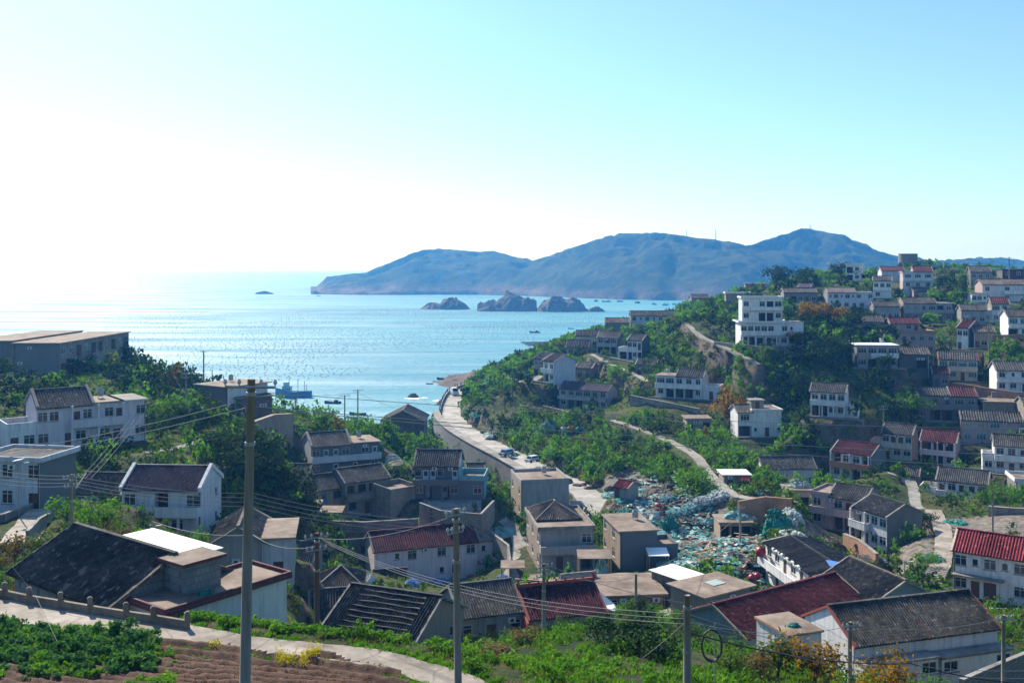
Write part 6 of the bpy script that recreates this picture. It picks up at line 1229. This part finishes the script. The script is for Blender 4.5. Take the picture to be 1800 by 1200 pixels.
# boulders under the cliff and along the shore
def boulder_mesh(seed):
    m = MB(); m.ball((0, 0, 0), 1, 'rock', 10, 7, (1, .85, .75)); rg = np.random.default_rng(seed)
    m.v = [tuple(np.array(v)*(1+.55*float(fbm(np.array([v[0]*1.3+seed*9]), np.array([v[1]*1.3+v[2]*2.1]), 3)[0]))) for v in m.v]; return m.mesh('boulder')
BLD = [boulder_mesh(i) for i in range(4)]
for i in range(46):
    if i < 26: px = rb.uniform(985, 1190); py = 848+(px-985)*.14+rb.uniform(-14, 6); g, lab = 'boulders at the cliff foot', 'pale boulder at the foot of the scrub cliff'
    elif i < 38: px = rb.uniform(738, 785); py = rb.uniform(752, 800); g, lab = 'boulders beside the barn', 'brown boulder between barn and road wall'
    else: px = rb.uniform(845, 930); py = rb.uniform(648, 662); g, lab = 'shore boulders', 'dark boulder on the rocky headland shore'
    p = tfind(px, py, 150, 560); s = rb.uniform(.6, 2.0)*(1.6 if i >= 26 else 1); o = put('boulder', BLD[i % 4], None, p, rb.random()*6); o.scale = (s, s*.9, s*.8); tag(o, lab, 'boulder', g)
# mussel floats in long lines over the bay
rg = np.random.default_rng(9)
X, Y = np.meshgrid(np.arange(-520, 130, 4.6), np.arange(470, 1620, 8.5)); Y = Y+X*.10+25*fbm(X/90, Y/90, 2); X = X+rg.uniform(-2, 2, X.shape); Y = Y+rg.uniform(-2.2, 2.2, Y.shape)
keep = (fbm(X/80, Y/170, 3)+.27 > 0) & (rg.random(X.shape) < .85); fx, fy = X[keep], Y[keep]
pxf = CX+F*fx/fy; pyf = YH+F*CAMZ/fy
ok = (pxf > 180) & (pxf < 1060) & ((tz(fx, fy) < -1) | (fy > 640)) & (fy > 478+np.maximum(fx+230, 0)*.75+70*fbm(fx/60, fy/60, 2)) & (fy < 1400+rg.uniform(0, 200, len(fx))); fx, fy = fx[ok], fy[ok]; od = np.argsort(fy); fx, fy = fx[od], fy[od]
m = MB(); m.ball((0, 0, .08), .36, 'buoy', 4, 2, (1.3, 1, 1)); bm = m.mesh('mussel_float')
for i in range(300): tag(put('mussel_float', bm, None, (fx[i], fy[i], 0), 0), 'dark float in a mussel line out in the bay', 'float', 'mussel line floats in the bay')
V0 = np.array(m.v); Q0 = np.array(m.f); n0 = len(V0); N_ = len(fx)-300
V = (V0[None]*1.0+np.stack([fx[300:], fy[300:], np.zeros(N_)], 1)[:, None]).reshape(-1, 3); Qa = (Q0[None]+(np.arange(N_)*n0)[:, None, None]).reshape(-1, 4)
tag(put('mussel_lines', np_mesh('mussel_lines', V, Qa, 'buoy')), 'far lines of dark mussel floats across the bay', 'floats', kind='stuff')
# ------------------------------------------------------------------ vegetation
def leaf_cloud(seed, n, leaf, hollow=.45, lobes=5):
    """n leaf-sized quads spread through an uneven crown of unit radius standing on z=0"""
    rg = np.random.default_rng(seed)
    lc = rg.normal(size=(lobes, 3))*np.array([.42, .42, .26])+np.array([0, 0, .55]); lr = rg.uniform(.38, .62, lobes); lc[0] = (0, 0, .5); lr[0] = .72
    k = rg.integers(0, lobes, n); d = rg.normal(size=(n, 3)); d /= np.linalg.norm(d, axis=1)[:, None]; d[:, 2] = np.where(d[:, 2] < -.35, -d[:, 2], d[:, 2])
    rad = lr[k]*(hollow+(1-hollow)*rg.random(n)**.5)*rg.uniform(.8, 1.18, n)
    c = lc[k]+d*rad[:, None]; c[:, 2] = np.maximum(c[:, 2], .02)
    nrm = d+rg.normal(size=(n, 3))*.65; nrm /= np.linalg.norm(nrm, axis=1)[:, None]
    a = np.cross(nrm, rg.normal(size=(n, 3))); a /= np.linalg.norm(a, axis=1)[:, None]; b = np.cross(nrm, a)
    s = leaf*rg.uniform(.6, 1.3, n); a *= s[:, None]; b *= (s*rg.uniform(.45, .8, n))[:, None]
    V = np.stack([c-a, c+b*.9+nrm*s[:, None]*.15, c+a, c-b], 1); return V.astype(np.float32)     # n,4,3
TPL = {'near': [leaf_cloud(i, 260, .085) for i in range(6)], 'mid': [leaf_cloud(20+i, 86, .168) for i in range(6)], 'far': [leaf_cloud(40+i, 56, .22) for i in range(6)]}
def assemble(items, name, mat, label=None):
    """items: (x, y, z, r, h, lod)"""
    out = []; rg = np.random.default_rng(len(items)+5)
    for x, y, z, r, h, lod in items:
        t = TPL[lod][int(rg.integers(6))]; a = rg.random()*6.28; c, s = math.cos(a), math.sin(a)
        v = t.reshape(-1, 3); q = np.empty_like(v); q[:, 0] = (v[:, 0]*c-v[:, 1]*s)*r+x; q[:, 1] = (v[:, 0]*s+v[:, 1]*c)*r+y; q[:, 2] = v[:, 2]*h+z-.1*h; out.append(q)
    V = np.concatenate(out); Q = np.arange(len(V), dtype=np.int32).reshape(-1, 4)
    o = put(name, np_mesh(name, V, Q, mat)); tag(o, kind='stuff'); return len(Q)
rg = np.random.default_rng(77)
def visible(x, y, z, n=50):
    t = np.linspace(.12, .985, n); ok = np.ones(len(x), bool)
    for q in t: ok &= tz(x*q, y*q) < CAMZ+(z-CAMZ)*q+.3
    return ok
cand = []
for y0, y1, sp, lod in ((62, 112, 1.25, 'near'), (112, 205, 1.55, 'mid'), (205, 300, 2.0, 'mid'), (300, 440, 2.7, 'far')):
    X, Y = np.meshgrid(np.arange(-150, 260, sp), np.arange(y0, y1, sp)); X = (X+rg.uniform(-.5, .5, X.shape)*sp*.95).ravel(); Y = (Y+rg.uniform(-.5, .5, Y.shape)*sp*.95).ravel()
    px = CX+F*X/Y; Z = tz(X, Y); k = (px > -70) & (px < 1870) & (Z > 4.5); X, Y, Z, px = X[k], Y[k], Z[k], px[k]; py = YH+F*(CAMZ-Z)/Y
    s0 = np.hypot((tz(X+1.5, Y)-tz(X-1.5, Y))/3, (tz(X, Y+1.5)-tz(X, Y-1.5))/3)
    k = (np.where((s0 > .62) & (Y > 150), tstrict(X, Y), tfree(X, Y)) > rg.random(len(X))*.9+.02) & (py < 1230); X, Y, Z, px, py = X[k], Y[k], Z[k], px[k], py[k]
    k = visible(X, Y, Z+1.6); X, Y, Z, px, py = X[k], Y[k], Z[k], px[k], py[k]
    gxs = (tz(X+1.5, Y)-tz(X-1.5, Y))/3; gys = (tz(X, Y+1.5)-tz(X, Y-1.5))/3; sl = np.hypot(gxs, gys)
    patchy = fbm(X/14, Y/14, 3); den = np.clip(.66+patchy*1.2, .10, 1)
    den = np.where(sl > 1.3, den*.72, den)
    core = ((px > 640) & (px < 1200) & (py > 880) & (py < 1060)) | ((px > 1400) & (py > 640) & (py < 1010)) | ((px > 1560) & (py <= 640)); den = np.where(core, np.where(sl > .7, den*.7, den*.3), den); den = np.where((px > 600) & (px < 905) & (Y > 108) & (Y < 149), 0, den); den = np.where((px > 1560) & (py > 740), den*.5, den)
    den = np.where((px < 570) & (py > 630) & (py < 960), den*.62, den); den = np.where((px < 270) & (Y > 176) & (Y < 203), den*.15, den)
    front = (Y < 84) & (px > 380) & (px < 1300); den = np.where((Y > 190) & (Y < 250) & (px > 470) & (px < 700), den*.22, den); den = np.where(front, .03, den); den = np.where((Y < 86) & (px > 380) & (px < 930), 0, den)
    k = rg.random(len(X)) < den
    for rep in (1, 2):      # steep banks carry more plants per square metre of plan
        e_ = (sl > .55*rep) & (rg.random(len(X)) < den)
        for i in np.flatnonzero(e_):
            xx, yy = X[i]+rg.uniform(-.6, .6)*sp, Y[i]+rg.uniform(-.6, .6)*sp
            if (tstrict(xx, yy) if yy > 150 else tfree(xx, yy)) > .3: cand.append((xx, yy, float(tz(xx, yy)), px[i], py[i], sp*.8, lod, patchy[i]))
    for i in np.flatnonzero(k): cand.append((X[i], Y[i], Z[i], px[i], py[i], sp, lod, patchy[i]))
print('bushes', len(cand))
groups = {'leaf_scrub': [], 'leaf_bright': [], 'leaf_dark': [], 'leaf_dry': []}
for x, y, z, px, py, sp, lod, pt in cand:
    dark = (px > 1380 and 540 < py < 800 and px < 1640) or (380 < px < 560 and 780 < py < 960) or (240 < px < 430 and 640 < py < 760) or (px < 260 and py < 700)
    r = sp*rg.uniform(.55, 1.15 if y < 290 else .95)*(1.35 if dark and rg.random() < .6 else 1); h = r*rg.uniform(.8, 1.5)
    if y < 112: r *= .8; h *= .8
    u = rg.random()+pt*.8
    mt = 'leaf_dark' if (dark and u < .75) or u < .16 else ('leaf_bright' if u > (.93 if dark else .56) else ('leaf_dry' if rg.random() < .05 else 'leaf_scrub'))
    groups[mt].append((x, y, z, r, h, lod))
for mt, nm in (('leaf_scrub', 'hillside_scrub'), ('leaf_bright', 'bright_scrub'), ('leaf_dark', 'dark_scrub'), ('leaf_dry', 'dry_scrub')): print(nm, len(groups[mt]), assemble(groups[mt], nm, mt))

def tree(px, py, D, h, r, mat, label, group=None, name='leafy_tree', lod=(900, .075), trunk=True, seed=1):
    p = P(px, py, D) if D else tfind(px, py, 45, 420); p.z = float(tz(p.x, p.y)); rt = thing(name, p, 0, label, 'shrub' if 'shrub' in name else 'tree', group)
    V = leaf_cloud(seed, lod[0], lod[1], .3, 9).reshape(-1, 3)*np.array([r, r, h*.78], np.float32)+np.array([0, 0, h*.24 if trunk else -.05*h], np.float32)
    put('crown', np_mesh('crown', V, np.arange(len(V)).reshape(-1, 4), mat), rt)
    m = MB(); m.tube([(0, 0, -.3), (.05*h, 0, h*.3), (.02*h, .04*h, h*.6)], [.045*h, .034*h, .015*h], 'bark', 7)
    for a in range(4): m.tube([(.04*h, 0, h*.25), (r*.5*math.cos(a*1.6), r*.5*math.sin(a*1.6), h*.6)], [.022*h, .008*h], 'bark', 5)
    m.build('trunk', rt); return rt
T = tree
T(1282, 712, 238, 7, 4.2, 'leaf_orange', 'autumn orange tree beside the bright white cube house', seed=3)
for i, (x, y, D, h, r) in enumerate(((1420, 556, 285, 5, 3.6), (1445, 560, 283, 5, 3.6), (1470, 562, 282, 4.5, 3.6))): T(x, y, D, h, r, 'leaf_orange', 'orange leaved tree on the slope right of the mansion', 'orange trees by the mansion', seed=10+i)
T(1402, 568, 262, 3.5, 2.2, 'leaf_orange', 'small orange shrub at the mansion corner', name='garden_shrub', seed=14)
T(1665, 508, 335, 7, 3.2, 'leaf_dark', 'round dark tree between the hilltop houses', seed=15)
T(1693, 512, 330, 8, 2.8, 'leaf_scrub', 'tall olive tree left of the striped column house', seed=16)
T(1415, 500, 365, 6, 4.5, 'leaf_dark', 'broad dark tree on the ridge crest left', seed=17); T(1370, 505, 370, 7, 6, 'leaf_dark', 'wide evergreen behind the mansion roof', seed=18)
T(1310, 530, 335, 4, 3.2, 'leaf_scrub', 'low rounded tree left of the mansion', seed=19)
T(1475, 492, 385, 6, 5, 'leaf_dark', 'dark tree clump beside the small cubic house', seed=20)
LH = ['beside the purple roofed house gable', 'between the purple roofed house and the tool shed', 'just left of the tool shed', 'uphill of the raised white gable', 'behind the grey gable end cottage', 'on the bank above the raised white gable']
for i, (x, y, D, h, r) in enumerate(((415, 890, 132, 4.5, 4), (465, 880, 138, 5, 4.5), (500, 910, 138, 4.5, 4), (450, 850, 146, 4, 4.5), (535, 940, 135, 4, 3.5), (400, 850, 140, 4, 4))): T(x, y, D, h, r, 'leaf_dark', 'dark evergreen tree '+LH[i], 'evergreens in the left hollow', seed=30+i)
RH = ['right below the mansion corner', 'between the mansion and the white corniced pink house', 'in the ravine above the isolated white house', 'directly under the orange trees', 'left of the stepped pink house terrace', 'below the mansion terrace wall', 'left of the isolated white house', 'on the slope above the white cube house', 'below the white corniced pink house', 'left of the shaded grey ravine house']
for i, (x, y, D) in enumerate(((1430, 600, 258), (1470, 610, 258), (1450, 640, 250), (1500, 560, 278), (1540, 580, 275), (1400, 640, 254), (1400, 700, 243), (1370, 690, 248), (1560, 650, 250), (1590, 680, 242))): T(x, y, D, random.uniform(3.6, 5), random.uniform(3, 4.2), 'leaf_dark', 'dark evergreen tree '+RH[i], 'evergreens in the ravine', seed=50+i)
for i, (x, y, D) in enumerate(((115, 920, 92), (150, 940, 86), (200, 935, 90), (245, 940, 92), (60, 960, 80), (15, 985, 74), (180, 905, 98))): T(x, y, D, random.uniform(2, 3), random.uniform(1.6, 2.4), ['leaf_bright', 'leaf_scrub', 'leaf_dry'][i % 3], ['bright green bush behind the large grey roof', 'olive bush behind the large grey roof', 'yellowish bush behind the large grey roof'][i % 3], ['bright bushes by the lane', 'olive bushes by the lane', 'yellowish bushes by the lane'][i % 3], 'garden_shrub', (700, .07), False, 70+i)
for i, (x, y, D, h, r, mt, lab) in enumerate(((1060, 1120, 62, 2.0, 2.0, 'leaf_dark', 'dark grey green shrub on the grassy slope'), (1120, 1130, 60, 2.2, 2.2, 'leaf_dark', 'dark grey green shrub on the grassy slope'), (1165, 1140, 58, 2.0, 1.8, 'leaf_dark', 'dark grey green shrub on the grassy slope'), (925, 1110, 64, 1.2, 1.2, 'leaf_dry', 'brown dry shrub at the slope top'), (880, 1135, 58, 1.0, 1.6, 'leaf_dry', 'brown dry shrub at the slope top'),
        (1365, 1200, 56, 2.6, 1.8, 'leaf_scrub', 'yellow tinged tree before the white box annex'), (1430, 1205, 55, 2.8, 2.0, 'leaf_orange', 'orange tinged tree before the white box annex'), (1570, 1225, 52, 2.2, 1.6, 'leaf_orange', 'orange topped tree under the double roofed house'), (1280, 1190, 52, 1.6, 1.6, 'leaf_scrub', 'olive shrub below the black cable coil'), (1320, 1195, 54, 1.6, 1.5, 'leaf_dry', 'dry shrub below the black cable coil'),
        (1585, 1035, 122, 2.2, 3.4, 'leaf_bright', 'bright green bank shrub beside the stairs'), (1630, 985, 140, 2.0, 1.8, 'leaf_bright', 'bright shrub beside the stepped lane'), (1620, 930, 165, 3.0, 2.4, 'leaf_dark', 'dark shrub behind the tall white house'), (1755, 880, 178, 3.5, 3.4, 'leaf_bright', 'sunlit shrub right of the long balcony house'), (1600, 720, 236, 4, 4, 'leaf_bright', 'bright sunlit shrub beside the grey ravine house'), (1235, 870, 178, 4.0, 4.0, 'leaf_bright', 'big bright bush on the knoll above the yard'), (1215, 850, 184, 4.0, 4.0, 'leaf_bright', 'tall bright bush on the knoll beside the footpath'))):
    T(x, y, D, h, r, mt, lab, lab, 'garden_shrub', (900, .065), False, 90+i)
# foreground slope: grass, weeds, vegetables
def tufts(name, mat, N, fn, hgt, nb=8, seed=1, wid=.035, free=.4):
    rg = np.random.default_rng(seed); X, Y = fn(rg, N); k = tfree(X, Y) > free; X, Y = X[k], Y[k]; n = len(X); Z = tz(X, Y)
    c = np.repeat(np.stack([X, Y, Z], 1), nb, 0)+np.concatenate([rg.normal(size=(n*nb, 2))*.13, np.zeros((n*nb, 1))], 1); hh = np.repeat(hgt*rg.uniform(.5, 1.3, n), nb)*rg.uniform(.5, 1.1, n*nb)
    a = rg.random(n*nb)*6.28; d = np.stack([np.cos(a), np.sin(a), np.zeros(n*nb)], 1); lean = rg.normal(size=(n*nb, 2))*.45
    tip = c+np.concatenate([lean*hh[:, None], hh[:, None]], 1); w_ = wid*(1+hh)[:, None]
    V = np.stack([c-d*w_-np.array([0, 0, .05]), c+d*w_-np.array([0, 0, .05]), c*.45+tip*.55+d*w_*.8, tip], 1).reshape(-1, 3)
    tag(put(name, np_mesh(name, V, np.arange(len(V)).reshape(-1, 4), mat)), kind='stuff'); return n
def zone(x0, x1, y0, y1, thr=-.2, sc=4):
    def f(rg, N):
        X, Y = rg.uniform(x0, x1, N*2), rg.uniform(y0, y1, N*2); px = CX+F*X/Y; k = (px > -40) & (px < 1850) & (fbm(X/sc, Y/sc, 3) > thr); return X[k][:N], Y[k][:N]
    return f
tufts('slope_grass', 'leaf_bright', 13000, zone(-32, 34, 40, 84, -.08, 3), .24, 8, 3)
tufts('dry_grass', 'leaf_dry', 6000, zone(-32, 34, 40, 86, .0, 3), .26, 7, 4)
tufts('bank_grass', 'leaf_bright', 6000, zone(-60, -6, 196, 238, -.1, 9), .5, 7, 5, .07)
tufts('hillside_grass', 'leaf_bright', 26000, zone(-90, 170, 86, 270, -.05, 10), .45, 6, 6, .08, .12)
tufts('hillside_straw', 'leaf_dry', 12000, zone(-90, 170, 86, 270, -.2, 6), .4, 6, 16, .07, .08)
tufts('hillside_herbs', 'leaf_scrub', 15000, zone(-90, 190, 86, 340, -.2, 8), .55, 6, 17, .1, .12)
def bed(rg, N):
    px = rg.uniform(150, 820, N*3); py = rg.uniform(1120, 1225, N*3); low = np.interp(px, [0, 278, 389, 472, 540, 609, 677, 733, 790, 850], [1108, 1126, 1139, 1150, 1157, 1167, 1180, 1196, 1216, 1240])
    Y = (19.4-(py-1100)*.012)*F/(py-YH); X = (px-CX)*Y/F; u = X*.31+Y*.95; k = (py > low+1) & (px > 255+40*fbm(X/2, Y/2, 2)) & (np.sin(2*math.pi*u/.95) > -.5); return X[k][:N], Y[k][:N]
tufts('dry_stubble', 'leaf_stubble', 7000, bed, .24, 7, 8, .03, -1)
def verge(rg, N):
    E = EDGE['lane']; i = rg.integers(0, len(E), N); s = np.where(rg.random(N) < .5, 1, -1); off = np.array([max(.62, 1-max(E[j][0].x+20, 0)*.06)*1.6 for j in i])+np.abs(rg.normal(size=N))*.35
    X = np.array([E[j][0].x+E[j][1].x*o_*t for j, o_, t in zip(i, off, s)]); Y = np.array([E[j][0].y+E[j][1].y*o_*t for j, o_, t in zip(i, off, s)]); k = fbm(X/1.5, Y/1.5, 2) > -.1; k &= ~((s == -1)&(X < -17)) | True; return X[k], Y[k]
tufts('verge_grass', 'leaf_bright', 3600, verge, .2, 8, 12, .03, -1)
its = []; rg = np.random.default_rng(5)
for _ in range(2600):
    x, y = rg.uniform(-14, 24), rg.uniform(43, 84); px, py = proj(x, y, float(tz(x, y)))
    if tfree(np.array([x]), np.array([y]))[0] < .5 or px < 640 or px > 1330 or fbm(np.array([x/3.]), np.array([y/3.]), 3)[0] < -.02: continue
    r = rg.uniform(.22, .62); its.append((x, y, float(tz(x, y)), r, r*rg.uniform(.8, 1.3), 'mid'))
assemble(its, 'slope_weeds', 'leaf_bright')
its = []
for _ in range(1500):
    px, py = rg.uniform(330, 700), rg.uniform(1100, 1150); p = P(px, py, rg.uniform(53, 60))
    if tfree(np.array([p.x]), np.array([p.y]))[0] < .6: continue
    r = rg.uniform(.15, .4); its.append((p.x, p.y, float(tz(p.x, p.y)), r, r, 'far'))
assemble(its, 'verge_weeds', 'leaf_bright')
its = []
for _ in range(1500):
    px, py = rg.uniform(-30, 300), rg.uniform(1112, 1215); p = tfind(px, py, 38, 60); q = float(fbm(np.array([p.x/2.5]), np.array([p.y/2.5]), 3)[0])+(230-px)/900
    if q < .0 or (150 < px and 1128 < py < 1150 and q < .2): continue
    r = rg.uniform(.16, .42); its.append((p.x, p.y, p.z+.1, r, r, 'far'))
assemble(its, 'garden_weeds', 'leaf_bright')
def plant_mesh(name, seed, n, leaf, mat, hz): 
    V = leaf_cloud(seed, n, leaf, .05, 3).reshape(-1, 3)*np.array([1, 1, hz], np.float32); return np_mesh(name, V, np.arange(len(V)).reshape(-1, 4), mat)
BEAN = [plant_mesh('bean_plant', 200+i, 190, .17, 'leaf_bean', 1.0) for i in range(4)]
CAB = [plant_mesh('cabbage_plant', 220+i, 60, .3, 'leaf_bright', .55) for i in range(3)]
YEL = [plant_mesh('rape_plant', 240+i, 240, .08, 'leaf_yellow', 1.2) for i in range(2)]
def sow(me, px, py, r, name, label, cat, group):
    D = 46.0
    p = tfind(px, py, 38, 60); o = put(name, random.choice(me), None, p-Vector((0, 0, .04)), random.random()*6); s = r*random.uniform(.8, 1.25); o.scale = (s, s, s*random.uniform(.8, 1.2)); tag(o, label, cat, group)
random.seed(9)
for row in range(7):
    for i in range(22):
        px = -20+i*13+random.uniform(-4, 4)+row*3; py = 1114+row*9+px*.055+random.uniform(-3, 3)
        if px > 265 or random.random() < .18: continue
        sow(BEAN, px, py, random.uniform(.42, .68), 'bean_plant', 'leafy bean plant in the vegetable rows below the lane', 'plant', 'bean plants in rows')
for i in range(34): sow(CAB, random.uniform(258, 366), random.uniform(1154, 1182), .36, 'cabbage_plant', 'bright cabbage plant on the dug soil', 'plant', 'cabbage plants')
for i in range(26): sow(BEAN, random.uniform(0, 260), random.uniform(1168, 1200), .4, 'bean_plant', 'leafy bean plant low on the vegetable plot', 'plant', 'bean plants low on the plot')
for x, y, r in ((378, 1142, .45), (500, 1165, .6), (518, 1172, .6), (548, 1160, .7), (562, 1152, .55), (489, 1158, .5), (533, 1178, .4)): sow(YEL, x, y, r, 'rape_plant', 'yellow flowering rape plant beside the lane', 'plant', 'rape plants in flower')
# ------------------------------------------------------------------ sea air
m = bpy.data.materials.new('haze'); m.use_nodes = True; n = m.node_tree.nodes; n.clear(); o = n.new('ShaderNodeOutputMaterial'); v = n.new('ShaderNodeVolumePrincipled')
v.inputs['Color'].default_value = (0.08, 0.37, 1.0, 1); v.inputs['Absorption Color'].default_value = (1, 1, 1, 1); v.inputs['Density'].default_value = 0.00027; v.inputs['Anisotropy'].default_value = 0.3
m.node_tree.links.new(v.outputs[0], o.inputs['Volume']); MATS['haze'] = m
mb = MB(); mb.box(-33000, -400, -10, 33000, 33000, 240, 'haze'); tag(mb.build('haze'), kind='stuff')
